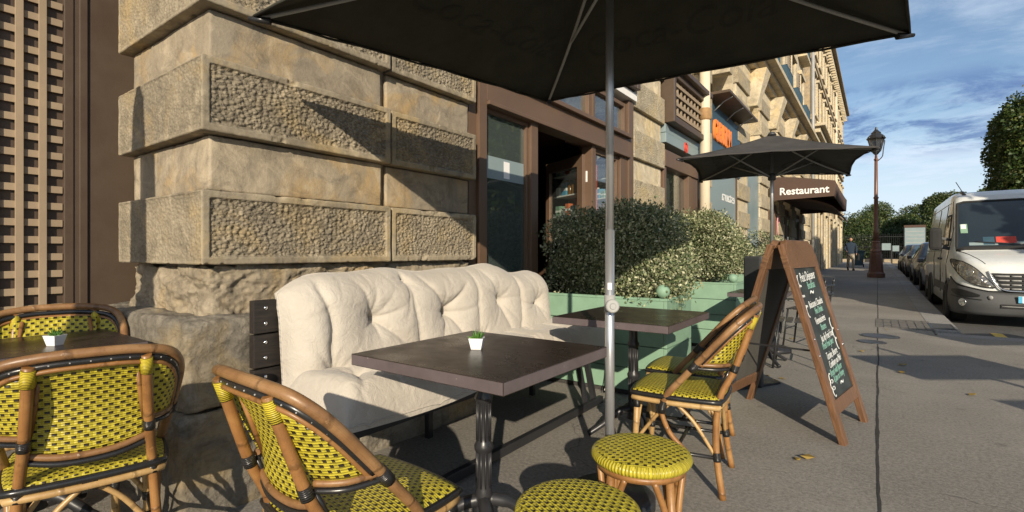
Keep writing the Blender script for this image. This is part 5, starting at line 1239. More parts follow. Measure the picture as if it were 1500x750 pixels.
# ------------------------------------------------------------------ patio umbrellas
def umbrella(label, pole, corners, apex_z, mat, pole_r=0.019, knob=True, logo=None, bow=1.0, hubdrop=0.48):
    t = thing('patio_umbrella', label, 'parasol', (pole[0], pole[1], 0), 0, 'square dark parasols')
    C = [Vector((c[0] - pole[0], c[1] - pole[1], c[2])) for c in corners]   # in order round the square
    A = Vector((0, 0, apex_z))
    m = MB(); n = 10
    for q in range(4):
        a, b = C[q], C[(q + 1) % 4]
        P = np.zeros((n + 1, n + 1, 3))
        for i in range(n + 1):          # from apex to edge
            f = i / n
            for j in range(n + 1):
                s = j / n; e = a.lerp(b, s)
                bow_ = bow * math.sin(s * PI)
                e = e.lerp(Vector((0, 0, e.z)), 0.075 * bow_) + Vector((0, 0, 0.03 * bow_))
                p = A.lerp(e, f); p.z -= 0.05 * math.sin(s * PI) * f * (1 - f) * 2 + 0.10 * math.sin(f * PI) * 0.22
                P[i, j] = p
        m.grid(P)
        # hem
    o = cano = m.obj('canopy', mat, t, weld=True); sm = o.modifiers.new('thick', 'SOLIDIFY'); sm.thickness = 0.004; sm.offset = 1
    hem = MB(); edge = []
    for q in range(4):
        a, b = C[q], C[(q + 1) % 4]
        for j in range(12):
            s_ = j / 12; e = a.lerp(b, s_); bw = bow * math.sin(s_ * PI); e = e.lerp(Vector((0, 0, e.z)), 0.075 * bw) + Vector((0, 0, 0.03 * bw - 0.004 + 0.004 * math.sin(j * 2.3))); edge.append(e)
    hem.tube(edge, 0.006, 6, closed=True); hem.obj('hem', mat, t, fix=False)
    for q in range(4):
        a = C[q]; top = Vector((0.03 * a.x / a.length, 0.03 * a.y / a.length, apex_z - 0.06)); end = a * 0.985; end.z = a.z - 0.012
        mid = top.lerp(end, 0.5); mid.z -= 0.035
        m = MB(); pts = spline([top, mid, end], 6); m.tube(pts, 0.009, 8); rb = m.obj('rib', M_RIB, t, fix=False)
        st_ = pts[6] + Vector((0, 0, -0.012)); hub = Vector((0.03 * a.x / a.length, 0.03 * a.y / a.length, apex_z - hubdrop))
        m = MB(); m.tube([hub, st_], 0.008, 8); m.obj('strut', M_RIB, rb, fix=False)
        m = MB(); m.tube([a * 0.955 - Vector((0, 0, a.z * 0.955 - a.z + 0.02)), Vector((a.x * 1.012, a.y * 1.012, a.z - 0.012))], [0.016, 0.009], 8); m.obj('end_cap', M_BLACKMETAL, rb, fix=False)
    m = MB(); m.tube([(0, 0, 0.03), (0, 0, 1.22)], pole_r * 1.12, 20); m.tube([(0, 0, 1.18), (0, 0, apex_z - 0.02)], pole_r * 0.95, 20); po = m.obj('pole', M_GREYPOLE, t, fix=False)
    m = MB(); m.lathe([(0.03, apex_z - hubdrop - 0.04), (0.042, apex_z - hubdrop - 0.03), (0.042, apex_z - hubdrop + 0.03), (0.03, apex_z - hubdrop + 0.04)], 16); m.obj('hub', M_DARKGREY, t); m = MB(); m.lathe([(0.03, apex_z - 0.09), (0.045, apex_z - 0.08), (0.045, apex_z - 0.04), (0.03, apex_z - 0.03)], 16); m.obj('hub', M_DARKGREY, t)
    m = MB(); m.lathe([(0.05, apex_z - 0.004), (0.03, apex_z + 0.03), (0.001, apex_z + 0.035)], 14); m.obj('finial', M_DARKGREY, t)
    if knob:
        d = Vector((pole[0], pole[1], 0)).normalized(); k = -d
        side = Vector((k.y, -k.x, 0)) * -0.2
        dirn = (k + side).normalized()
        m = MB(); c0 = Vector((0, 0, 0.885)); m.tube([c0 + dirn * 0.015, c0 + dirn * 0.045], 0.013, 14); m.tube([c0 + dirn * 0.045, c0 + dirn * 0.052, c0 + dirn * 0.066, c0 + dirn * 0.070], [0.027, 0.030, 0.030, 0.024], 18); m.tube([c0 + dirn * 0.0701, c0 + dirn * 0.074], [0.014, 0.012], 14); m.obj('clamp_knob', M_RIB, po, fix=True)
        m = MB(); m.tube([(0, 0, 0.855), (0, 0, 0.93)], pole_r * 1.28, 20); m.obj('clamp_collar', M_RIB, po, fix=False)
        m = MB(); s2 = (k * 1.0); sx_ = Vector((-k.y, k.x, 0))
        m.bar(tuple(k * (pole_r * 1.12 + 0.001) + Vector((0, 0, 0.955))), tuple(k * (pole_r * 1.12 + 0.001) + Vector((0, 0, 0.985))), 0.018, 0.002, tuple(k)); m.obj('sticker', M_WHITE, po)
    m = MB(); m.lathe([(0.20, 0.0), (0.20, 0.035), (0.17, 0.055), (0.04, 0.065), (0.032, 0.20), (0.028, 0.20)], 28); m.obj('base', M_BLACKMETAL, t)
    # faded print on the canopy panels
    if logo:
        from mathutils.bvhtree import BVHTree
        bv = BVHTree.FromPolygons([v.co.copy() for v in cano.data.vertices], [tuple(q_.vertices) for q_ in cano.data.polygons])
        for q in logo:
            a, b = C[q], C[(q + 1) % 4]; mid = (a + b) / 2; e = (b - a).normalized()
            up = (A - mid); up = (up - e * up.dot(e)).normalized(); nrm = e.cross(up)
            for sgn in (-1,):
                cpt = mid.lerp(A, 0.30); cpt.z -= 0.052
                # lettering turned to be read from below
                ex = -e if nrm.z > 0 else e; ez = ex.cross(up)
                M = Matrix((ex, up, ez)).transposed().to_4x4()
                tx = text('faded_lettering', 'Coca-Cola', M_LOGO, t, 0.24, (0, 0, 0), (0, 0, 0), 0.0, 0.35, 'CENTER', 1.0)
                T4 = Matrix.Translation(cpt) @ M
                for v in tx.data.vertices:
                    p = T4 @ v.co; hit = bv.ray_cast(Vector((p.x, p.y, p.z - 0.6)), Vector((0, 0, 1)))
                    v.co = hit[0] - Vector((0, 0, 0.0025)) if hit[0] is not None else p
                tx.data.update()
    return t
umbrella('charcoal square parasol spread over the nearest tables, its pale pole in front', (-0.975, 2.09), [(-2.09, 1.055, 2.10), (-1.90, 3.05, 2.20), (0.124, 3.0, 2.15), (0.02, 1.00, 2.05)], 2.66, M_CANVAS1, logo=(0, 1), bow=0.12, hubdrop=0.30)
umbrella('smaller looking dark grey parasol farther down the pavement above the shrubs', (-0.975, 6.38), [(-1.68, 5.25, 2.10), (-1.97, 7.07, 2.10), (-0.28, 7.56, 2.10), (0.01, 5.77, 2.10)], 2.46, M_CANVAS2, knob=False, logo=(0, 1))
def furled():  # unseen parasol, added to cast a stripe of shade on the pier
    t = thing('shadow_parasol', 'unseen furled parasol added left of the view to shade the pier', 'parasol', (-1.90, -0.80, 0))
    m = MB(); m.lathe([(0.05, 1.15), (0.085, 1.25), (0.10, 1.5), (0.095, 2.0), (0.085, 2.45), (0.06, 2.72), (0.02, 2.80)], 14); m.obj('canopy', M_CANVAS1, t)
    m = MB(); m.tube([(0, 0, 0.03), (0, 0, 1.3)], 0.02, 12); m.obj('pole', M_GREYPOLE, t); m = MB(); m.lathe([(0.22, 0), (0.22, 0.05), (0.03, 0.07)], 20); m.obj('base', M_BLACKMETAL, t)
furled()

# ------------------------------------------------------------------ blackboard
def aboard():
    # feet: right panel feet at (-0.17,3.46) and (-0.075,4.09); left panel feet at (-0.854,3.70) and (-0.756,4.22)
    cx, cy = -0.475, 3.86
    t = thing('menu_board', 'wooden folding pavement blackboard with chalk menu and shadowed back', 'menu board', (cx, cy, 0), R(-9))
    Hh, W_, spread = 1.17, 0.64, 0.365
    L = math.hypot(Hh, spread) ; tilt = math.atan2(spread - 0.03, Hh)
    for s in (1, -1):
        p = link('leaf', bpy.data.meshes.new('leaf'), M_BOARDWOOD, t)
        p.location = (s * 0.03, 0, Hh); p.rotation_euler = (0, (-tilt if s > 0 else tilt), 0)
        # panel local: z down from 0 to -L, y -W/2..W/2, x thickness
        m = MB()
        for b in ((-0.0175, 0.0175, -W_ / 2, -W_ / 2 + 0.07, -L, -0.0), (-0.0175, 0.0175, W_ / 2 - 0.07, W_ / 2, -L, -0.0)): m.box(*b)
        m.box(-0.012, 0.016, -W_ / 2 + 0.07, W_ / 2 - 0.07, -L + 0.17, -L + 0.25)
        p.data = m.mesh('leaf', 0.004); p.data.materials.append(M_BOARDWOOD)
        hd = MB(); hd.prism([(-W_ / 2 - 0.002, -0.16), (-W_ / 2 - 0.002, -0.075), (-W_ / 2 + 0.085, 0.028), (W_ / 2 - 0.085, 0.028), (W_ / 2 + 0.002, -0.075), (W_ / 2 + 0.002, -0.16)], 'x', -0.019, 0.0205); hd.obj('header', M_BOARDHEAD, p, 0.004)
        f = MB(); ww = W_ / 2 - 0.07; f.box(-0.008, 0.006, -ww, ww, -L + 0.25, -0.16); f.obj('panel', [M_SLATE if s > 0 else M_BOARDBACK], p)
        for y in (-W_ / 2 + 0.035, W_ / 2 - 0.035):
            b = MB(); b.lathe([(0.009, 0), (0.008, 0.004), (0.001, 0.006)], 10)
            for zz in (-L + 0.52, -L + 0.62): b2 = b.obj('bolt', M_CHROME, p, loc=(0.0175 * s, y, zz), rot=(0, R(90) * s, 0))
        # foot arc
        if s > 0:
            X = 0.0075; RO = (R(90), 0, R(90))
            lines = [('Petit Déjeuner', 0, 0.092, -0.275, 1), ('Breakfast', 1, 0.07, -0.36, 1), ('~', 0, 0.16, -0.455, 1),
                     ('Boissons Chaudes', 0, 0.074, -0.52, 1), ('Hot Drinks', 1, 0.07, -0.59, 1), ('Viennoiseries', 0, 0.078, -0.685, 1), ('Bakeries', 1, 0.068, -0.75, 1),
                     ('Jus de Fruits Frais', 0, 0.072, -0.825, 1), ('Fresh Fruit Juice', 1, 0.07, -0.89, 1)]
            z0 = -0.16
            rows = [('Petit Dejeuner', 0, 0.105, .10), ('Breakfast', 1, 0.085, .165), ('~', 0, 0.20, .25), ('Boissons Chaudes', 0, 0.080, .305), ('Hot Drinks', 1, 0.075, .36), ('Viennoiseries', 0, 0.080, .435), ('Pastries', 1, 0.072, .49), ('Jus de Fruit Frais', 0, 0.078, .565), ('Fresh Fruit Juice', 1, 0.074, .62), ('Tartine, Beurre', 0, 0.078, .70), ('Confiture ou Miel', 0, 0.074, .76), ('Bread with Butter', 1, 0.072, .815), ('& Jam or Honey', 1, 0.072, .865), ('~', 0, 0.18, .945)]
            span = L - 0.41
            for i, (tx, gcol, sz, fz) in enumerate(rows):
                zz = z0 - fz / 0.97 * span
                text('chalk_writing', tx, M_CHALKG if gcol else M_CHALK, p, sz * 0.86, (X, 0.015 + 0.02 * math.sin(i * 2.1), zz), (R(90), R(-3), R(90)), 0.0005, 0.25, 'CENTER', 0.64 if tx != '~' else 0.9, -0.0010)
            m = MB()
            def scribble(y, z, w, h, turns, seed):
                g = random.Random(seed); pts = []
                for k in range(turns * 8 + 1):
                    a = k / 8 * 2 * PI; f = k / (turns * 8); pts.append((X, y + w * (0.3 + 0.7 * math.sin(f * PI)) * math.cos(a), z - h * (f - 0.5) + 0.02 * math.sin(a)))
                m.tube(pts, 0.0022, 5)
            scribble(-0.205, -0.34, 0.03, 0.26, 4, 1); scribble(0.20, -0.62, 0.025, 0.20, 3, 2); scribble(-0.18, -L + 0.33, 0.04, 0.12, 3, 3)
            m.obj('chalk_drawing', M_CHALK, p, fix=False)
    m = MB(); m.bar((-0.20, -0.27, 0.52), (0.20, -0.27, 0.52), 0.012, 0.003, (0, 1, 0)); m.obj('stay', M_BLACKMETAL, t)
aboard()

# ------------------------------------------------------------------ black chairs and table behind the blackboard
def metal_chair(label, loc, rz):
    c = thing('metal_chair', label, 'chair', loc, rz, 'black metal chairs behind the blackboard')
    for s in (1, -1):
        m = MB(); m.tube([(s * 0.20, 0.22, 0), (s * 0.185, 0.17, 0.45)], 0.011, 8); m.obj('leg', M_BLACKMETAL, c, fix=False)
        m = MB(); m.tube(spline([(s * 0.21, -0.24, 0), (s * 0.185, -0.17, 0.45), (s * 0.18, -0.22, 0.82)], 5), 0.011, 8); m.obj('leg', M_BLACKMETAL, c, fix=False)
    for i in range(5):
        m = MB(); m.box(-0.19, 0.19, -0.17 + i * 0.075, -0.11 + i * 0.075, 0.45, 0.462); m.obj('slat', M_BLACKMETAL, c, 0.003)
    for z in (0.64, 0.74):
        m = MB(); m.tube(spline([(-0.18, -0.20 - (z - 0.6) * 0.1, z), (0, -0.235 - (z - 0.6) * 0.1, z), (0.18, -0.20 - (z - 0.6) * 0.1, z)], 5), 0.013, 8); m.obj('back_slat', M_BLACKMETAL, c, fix=False)
    m = MB(); m.tube([(-0.19, 0.19, 0.22), (0.19, 0.19, 0.22)], 0.008, 6); m.tube([(-0.19, -0.2, 0.22), (0.19, -0.2, 0.22)], 0.008, 6); m.obj('stretcher', M_BLACKMETAL, c, fix=False)
    return c
mc = metal_chair('black metal chair seen through the gap of the blackboard legs', (-0.62, 5.65, 0), R(95))
dup(mc, (-0.66, 6.9, 0), R(80), 'black metal chair behind the blackboard, its back just right of the frame', 'black metal chairs behind the blackboard')
dup(mc, (-0.95, 8.1, 0), R(110), 'black metal chair farthest behind the blackboard, near the last planter', 'black metal chairs behind the blackboard')
make_table('small dark table half hidden behind the blackboard, beside the second planter', -1.22, -0.72, 5.35, 5.95, 0.72)
m = MB(); m.box(-0.02, 0.02, -0.09, 0.09, 0, 1.09); bx = m.obj('black_screen', M_DARKGREY, None, 0.02, loc=(-0.845, 4.62, 0), rot=(0, 0, R(60))); tag(bx, 'black upright panel just behind the left edge of the blackboard', 'panel')
m = MB(); m.box(-0.25, 0.25, -0.06, 0.06, 0, 0.02); m.obj('foot', M_BLACKMETAL, bx)

# ------------------------------------------------------------------ street lamp
def street_lamp(x, y):
    t = thing('street_lamp', 'tall red brown street lamp with black lantern at the kerb', 'street lamp', (x, y, gz(y)))
    m = MB(); m.lathe([(0.30, 0), (0.30, 0.16), (0.27, 0.20), (0.25, 0.24), (0.23, 0.55), (0.205, 0.95), (0.19, 1.02), (0.21, 1.06), (0.19, 1.10), (0.15, 1.16), (0.13, 1.40), (0.15, 1.44), (0.11, 1.5)], 8, sm=False); m.obj('base', M_RUSTPOLE, t)
    m = MB(); m.lathe([(0.11, 1.48), (0.095, 1.8), (0.12, 1.84), (0.09, 1.9), (0.07, 3.2), (0.10, 3.24), (0.065, 3.3), (0.055, 4.75), (0.085, 4.80), (0.05, 4.86), (0.04, 5.0)], 16); m.obj('pole', M_RUSTPOLE, t)
    l = MB(); l.lathe([(0.05, 5.0), (0.10, 5.05), (0.13, 5.10), (0.15, 5.12)], 8, sm=False); lo = l.obj('lantern', M_BLACKMETAL, t); l = MB(); l.lathe([(0.31, 5.62), (0.33, 5.66), (0.25, 5.78), (0.16, 5.86), (0.17, 5.90), (0.12, 5.94), (0.05, 6.02), (0.03, 6.12), (0.001, 6.14)], 8, sm=False); l.obj('cap', M_BLACKMETAL, lo)
    g = MB(); g.lathe([(0.15, 5.12), (0.27, 5.62)], 8, sm=False); g.obj('pane', M_LAMPGLASS, lo)
    b = MB()
    for k in range(8): a = 2 * PI * k / 8; b.tube([(0.152 * math.cos(a), 0.152 * math.sin(a), 5.12), (0.278 * math.cos(a), 0.278 * math.sin(a), 5.63)], 0.014, 5)
    for k in range(4): a = PI / 4 + PI / 2 * k; b.lathe([(0.045, 5.63), (0.05, 5.70), (0.001, 5.74)], 8, (0.33 * math.cos(a), 0.33 * math.sin(a), 0))
    b.tube(spline([(0.0, 0.0, 4.7), (0.2, 0, 4.9), (0.24, 0, 5.2), (0.29, 0, 5.55)], 5), 0.018, 6); b.tube(spline([(0, 0.0, 4.7), (0, -0.2, 4.9), (0, -0.24, 5.2), (0, -0.29, 5.55)], 5), 0.018, 6)
    b.obj('lantern_frame', M_BLACKMETAL, lo, fix=False)
street_lamp(-0.05, 25.3)

# ------------------------------------------------------------------ vehicles
def loft_body(name, secs, mat, parent, n=28):
    """secs: list of (y, half_width_low, half_width_mid, half_width_top, z_bottom, z_mid, z_top, corner) from front to back"""
    m = MB(); rows = []
    for (y, wl, wm, wt, zb, zm, zt, r) in secs:
        pts = [(0, zb), (wl * 0.8, zb), (wl, zb + 0.06)]
        pts += [(wl + (wm - wl) * f, zb + 0.06 + (zm - zb - 0.06) * f) for f in (0.33, 0.66, 1.0)]
        top = zt - r
        pts += [(wm + (wt - wm) * f, zm + (top - zm) * f) for f in (0.33, 0.66, 1.0)]
        for a in (0.4, 0.8, 1.2, PI / 2): pts.append((wt - r + r * math.cos(a), top + r * math.sin(a)))
        pts.append(((wt - r) * 0.5, zt + 0.01)); pts.append((0, zt + 0.015))
        full = pts + [(-x, z) for x, z in pts[-2:0:-1]]
        rows.append([(x, y, z) for x, z in full])
    P = np.array(rows); P = np.concatenate([P, P[:, :1]], 1)
    m.grid(P)
    b = len(m.v)
    for row, rev in ((rows[0], False), (rows[-1], True)):
        b = len(m.v); m.v += row; ids = list(range(b, b + len(row))); m.face(ids[::-1] if rev else ids)
    o = m.obj(name, mat, parent, weld=True)
    return o
def wheel(parent, x, y, r, w, loc=None):
    t = MB(); t.lathe([(r * 0.62, -w / 2), (r * 0.94, -w / 2), (r, -w / 2 + 0.03), (r, w / 2 - 0.03), (r * 0.94, w / 2), (r * 0.62, w / 2)], 28); o = t.obj('wheel', M_RUBBER, parent, loc=(x, y, r), rot=(0, R(90), 0))
    h = MB(); h.lathe([(r * 0.62, -w / 2 + 0.02), (r * 0.5, -w / 2 + 0.045), (r * 0.2, -w / 2 + 0.02), (0.001, -w / 2 + 0.02)], 16); h.lathe([(r * 0.62, w / 2 - 0.02), (r * 0.5, w / 2 - 0.045), (r * 0.2, w / 2 - 0.02), (0.001, w / 2 - 0.02)], 16); h.obj('rim', M_RIB, o)
def van(x, y, rz, z):
    from mathutils.bvhtree import BVHTree
    t = thing('white_van', 'white delivery van with black bumper parked facing us at the kerb', 'van', (x, y, z), rz)
    # local: front at y = 0 facing -y, length along +y; road z = 0
    secs = [(0.00, 0.55, 0.58, 0.50, 0.30, 0.55, 0.90, 0.08), (0.03, 0.70, 0.73, 0.64, 0.27, 0.58, 0.97, 0.09), (0.09, 0.82, 0.86, 0.76, 0.25, 0.62, 1.03, 0.11), (0.18, 0.90, 0.94, 0.84, 0.24, 0.68, 1.08, 0.12), (0.30, 0.95, 0.98, 0.89, 0.23, 0.74, 1.13, 0.13), (0.48, 0.99, 1.00, 0.92, 0.23, 0.80, 1.19, 0.13), (0.80, 1.015, 1.02, 0.95, 0.23, 0.86, 1.28, 0.13),
            (0.90, 1.02, 1.025, 0.945, 0.23, 0.95, 1.40, 0.12), (1.12, 1.02, 1.03, 0.93, 0.23, 1.02, 1.70, 0.12), (1.36, 1.02, 1.03, 0.91, 0.23, 1.05, 2.00, 0.13), (1.52, 1.02, 1.03, 0.895, 0.23, 1.08, 2.17, 0.14), (1.72, 1.02, 1.03, 0.885, 0.23, 1.08, 2.32, 0.15), (2.05, 1.02, 1.03, 0.88, 0.23, 1.1, 2.43, 0.15), (2.7, 1.02, 1.03, 0.875, 0.23, 1.1, 2.47, 0.15), (6.0, 1.02, 1.03, 0.875, 0.23, 1.1, 2.47, 0.15), (6.2, 1.0, 1.01, 0.86, 0.26, 1.1, 2.42, 0.15)]
    # resample smoothly along y
    ys0 = [q[0] for q in secs]; yy = sorted(set(list(np.round(np.concatenate([np.linspace(0, 0.5, 14), np.linspace(0.5, 2.7, 34), [4, 5, 6.0, 6.2]]), 3))))
    secs = [tuple([yv] + [float(np.interp(yv, ys0, [q[c] for q in secs])) for c in range(1, 8)]) for yv in yy]
    body = loft_body('body', secs, M_VAN, t)
    bvh = BVHTree.FromPolygons([v.co.copy() for v in body.data.vertices], [tuple(p.vertices) for p in body.data.polygons])
    def front(xv, z, out):          # point on the nose seen from the front, lifted outward
        hit = bvh.ray_cast(Vector((xv, -2, z)), Vector((0, 1, 0)))
        if hit[0] is None: hit = bvh.find_nearest(Vector((xv, 0.4, z)))
        n = hit[1]; n = n if n.y < 0.3 else -n
        return hit[0] + n * out
    def around(a, z, out):          # point on the nose seen from the axis, angle a from straight ahead
        d = Vector((math.sin(a), -math.cos(a), 0)); o_ = Vector((0, 0.95, z)) + d * 3
        hit = bvh.ray_cast(o_, -d)
        if hit[0] is None: hit = (bvh.find_nearest(o_ - d * 2)[0],)
        return hit[0] + d * out
    ys = [q[0] for q in secs]
    def topz(yv, xv):
        zt = np.interp(yv, ys, [q[6] for q in secs]); wt = np.interp(yv, ys, [q[3] for q in secs]); r = np.interp(yv, ys, [q[7] for q in secs])
        e = abs(xv) - (wt - r)
        return zt + 0.012 * (1 - abs(xv) / wt) - (r - math.sqrt(max(r * r - e * e, 0)) if e > 0 else 0)
    n = 18; P = np.zeros((13, n + 1, 3)); WY0, WYL = 0.83, 0.72
    for i in range(13):
        f = i / 12; yv = WY0 + f * WYL; hw = 0.915 - 0.075 * f
        for j in range(n + 1):
            xv = -hw + 2 * hw * j / n; P[i, j] = (xv, yv - 0.02, topz(yv, xv) + 0.010)
    m = MB(); m.grid(P); ws = m.obj('windscreen', M_VANGLASS, t)
    def border(pts, r, name, mat, par):
        m = MB(); m.tube(pts, r, 6, closed=True); return m.obj(name, mat, par, fix=False)
    bd = [tuple(P[0, j]) for j in range(n + 1)] + [tuple(P[i, n]) for i in range(1, 13)] + [tuple(P[12, j]) for j in range(n - 1, -1, -1)] + [tuple(P[i, 0]) for i in range(11, 0, -1)]
    border(bd, 0.024, 'seal', M_RUBBER, ws)
    def strip(f0, f1, x0, x1, mat, name, lift=0.016, sl=0.0):
        Q = np.zeros((4, 7, 3))
        for i in range(4):
            for j in range(7):
                xv = x0 + (x1 - x0) * j / 6; yv = WY0 + (f0 + (f1 - f0) * i / 3 + sl * j / 6) * WYL; Q[i, j] = (xv, yv - 0.02, topz(yv, xv) + lift)
        mm = MB(); mm.grid(Q); return mm.obj(name, mat, ws)
    strip(0.04, 0.10, -0.74, -0.36, M_BLUEDOOR, 'dashboard_paper'); strip(0.05, 0.20, -0.55, -0.40, M_TEAL, 'blue_folder'); strip(0.08, 0.20, -0.38, -0.12, M_RED, 'red_folder'); strip(0.06, 0.11, -0.16, -0.02, M_BLUEDOOR, 'dashboard_paper')
    sg = strip(0.05, 0.20, 0.0, 0.44, M_SIGNORANGE, 'orange_sign'); strip(0.09, 0.17, 0.05, 0.10, M_SIGNYEL, 'yellow_print', 0.019); strip(0.09, 0.17, 0.13, 0.18, M_SIGNYEL, 'yellow_print', 0.019); strip(0.09, 0.17, 0.21, 0.26, M_SIGNYEL, 'yellow_print', 0.019); strip(0.09, 0.17, 0.29, 0.37, M_SIGNYEL, 'yellow_print', 0.019)
    strip(0.28, 0.46, -0.84, -0.74, M_GREEN, 'sticker'); strip(0.36, 0.45, -0.83, -0.76, M_PLATE, 'sticker', 0.019)
    for a, b_ in (((-0.66, 0.10), (0.0, 0.03)), ((0.10, 0.08), (0.78, 0.03))):
        m = MB(); pts = []
        for k in range(7):
            f = k / 6; xv = a[0] + (b_[0] - a[0]) * f; yv = WY0 + (a[1] + (b_[1] - a[1]) * f) * WYL; pts.append((xv, yv - 0.03, topz(yv, xv) + 0.03))
        m.tube(pts, 0.010, 6); m.obj('wiper', M_BLACKMETAL, t, fix=False)
    m = MB(); m.tube([(xv, 0.80, topz(0.80, xv) + 0.010) for xv in np.linspace(-0.9, 0.9, 20)], 0.030, 8); m.obj('scuttle', M_RUBBER, t, fix=False)
    # bonnet shut line
    for s in (-1, 1):
        m = MB(); m.tube([Vector((s * (0.62 + 0.26 * f), 0.12 + 0.66 * f, 0)) + Vector((0, 0, topz(0.12 + 0.66 * f, 0.62 + 0.26 * f) + 0.001)) for f in np.linspace(0, 1, 10)], 0.006, 5); m.obj('bonnet_seam', M_BLACK, t, fix=False)
    # bumper wrapped round the nose
    na, nz = 40, 8; P = np.zeros((na + 1, nz, 3)); AM = 1.24
    for i in range(na + 1):
        a = -AM + 2 * AM * i / na; e = abs(a) / AM
        zt = 0.60 + 0.21 * max(0, (e - 0.45) / 0.55) ** 1.1; zb = 0.20
        for j in range(nz):
            f = j / (nz - 1); z_ = zb + (zt - zb) * f
            P[i, j] = around(a, max(z_, 0.32), 0.012 + 0.055 * math.sin(PI * min(1, f * 0.9 + 0.12))); P[i, j, 2] = z_
    m = MB(); m.grid(P); bump = m.obj('bumper', M_BUMPER, t); sm = bump.modifiers.new('thick', 'SOLIDIFY'); sm.thickness = 0.03; sm.offset = -1
    m = MB(); m.tube([tuple(P[i, -1]) for i in range(na + 1)], 0.012, 6); m.obj('bumper_edge', M_BLACK, t, fix=False)
    for s in (-1, 1):
        def patch(a0, a1, z0, z1, out, mat, name, par, slope=0.0, ni=8, nj=4, rag=0.0):
            Q = np.zeros((ni, nj, 3))
            for i in range(ni):
                fi = i / (ni - 1); tap = 1 - rag * (1 - math.sin(PI * fi)) 
                for j in range(nj):
                    zc = (z0 + z1) / 2 + slope * (fi - 0.5); z_ = zc + (z1 - z0) * (j / (nj - 1) - 0.5) * tap
                    Q[i, j] = around(s * (a0 + (a1 - a0) * fi), max(z_, 0.32), out); Q[i, j, 2] = z_
            mm = MB(); mm.grid(Q); return mm.obj(name, mat, par)
        patch(0.62, 1.02, 0.50, 0.62, 0.071, M_BLACK, 'air_intake', bump, 0.07, rag=0.75)
        patch(0.60, 1.05, 0.475, 0.487, 0.073, M_BLACK, 'bumper_crease', bump, 0.05)
        c = around(s * 0.80, 0.40, 0.070); m = MB(); m.lathe([(0.050, 0), (0.066, 0.006), (0.062, 0.018), (0.046, 0.016), (0.040, 0.006), (0.001, 0.004)], 18); m.obj('fog_lamp', M_CHROME, bump, loc=c, rot=(R(90), 0, s * 0.80))
        c = around(s * 0.52, 0.50, 0.070); m = MB(); m.lathe([(0.034, 0), (0.032, 0.008), (0.001, 0.008)], 14); m.obj('tow_cover', M_RIB, bump, loc=c, rot=(R(90), 0, s * 0.5))
        # headlight: big swept lens between grille and wing
        low = spline([(0.53, 0.655), (0.66, 0.665), (0.82, 0.73), (0.93, 0.84), (0.975, 0.98), (0.985, 1.12)] and [Vector((a_, z_, 0)) for a_, z_ in ((0.53, 0.655), (0.68, 0.675), (0.82, 0.74), (0.915, 0.84), (0.965, 0.98), (0.985, 1.10))], 3)
        upp = spline([Vector((a_, z_, 0)) for a_, z_ in ((0.515, 0.68), (0.60, 0.80), (0.69, 0.92), (0.79, 1.02), (0.885, 1.085), (0.97, 1.125))], 3)
        nl = len(low); Q = np.zeros((nl, 8, 3)); Q2 = Q.copy()
        for i in range(nl):
            for j in range(8):
                q = low[i].lerp(upp[i], j / 7); bl = math.sin(PI * j / 7) * math.sin(PI * min(1, max(0.1, i / (nl - 1))))
                Q[i, j] = front(s * q.x, q.y, 0.018 + 0.030 * bl); Q2[i, j] = front(s * q.x, q.y, 0.010 + 0.006 * bl)
        m = MB(); m.grid(Q); hl = m.obj('headlight', M_LENS, t); m = MB(); m.grid(Q2); m.obj('reflector', M_REFLECTOR, hl)
        for (xx, zz, rr) in ((0.80, 0.90, 0.062), (0.70, 0.775, 0.050), (0.90, 1.00, 0.040)):
            c = front(s * xx, zz, 0.014); m = MB(); m.lathe([(rr, 0), (rr * 0.96, 0.014), (rr * 0.8, 0.010), (rr * 0.4, 0.002), (0.001, 0.012)], 16); m.obj('lamp_bowl', M_CHROME, hl, loc=c, rot=(R(90), 0, s * 0.75))
        border([tuple(Q[i, 0]) for i in range(nl)] + [tuple(Q[-1, j]) for j in range(1, 8)] + [tuple(Q[i, 7]) for i in range(nl - 2, -1, -1)] + [tuple(Q[0, j]) for j in range(6, 0, -1)], 0.007, 'surround', M_RUBBER, hl)
        m = MB(); m.box(-0.095, 0.095, -0.07, 0.07, -0.21, 0.21); mo = m.obj('mirror', M_RUBBER, t, 0.055, loc=(s * 1.19, 1.12, 1.50)); m = MB(); m.bar((s * -0.02, 0.02, -0.13), (s * -0.22, 0.10, -0.19), 0.05, 0.06); m.obj('mirror_arm', M_DARKGREY, mo, 0.01); m = MB(); m.bar((s * -0.02, 0.02, 0.02), (s * -0.24, 0.10, -0.02), 0.04, 0.05); m.obj('mirror_arm', M_DARKGREY, mo, 0.01)
        def sx(yv, z):
            wm = np.interp(yv, ys, [q[2] for q in secs]); wt = np.interp(yv, ys, [q[3] for q in secs]); zm = np.interp(yv, ys, [q[5] for q in secs]); tp = np.interp(yv, ys, [q[6] - q[7] for q in secs])
            return s * (wm + (wt - wm) * min(max((z - zm) / (tp - zm), 0), 1))
        def sidepatch(y0, y1, z0, z1, lift, mat, name, slant=0.0, par=t):
            Q = np.zeros((6, 6, 3))
            for i in range(6):
                for j in range(6):
                    z_ = z0 + (z1 - z0) * j / 5; yv = y0 + (y1 - y0) * i / 5 + (slant * (j / 5) if i < 3 else 0); Q[i, j] = (sx(yv, z_) + s * lift, yv, z_)
            mm = MB(); mm.grid(Q); return mm.obj(name, mat, par)
        sidepatch(1.28, 2.12, 1.36, 1.98, 0.006, M_RUBBER, 'window_seal', 0.26); sidepatch(1.36, 2.06, 1.40, 1.94, 0.012, M_VANGLASS, 'side_window', 0.24)
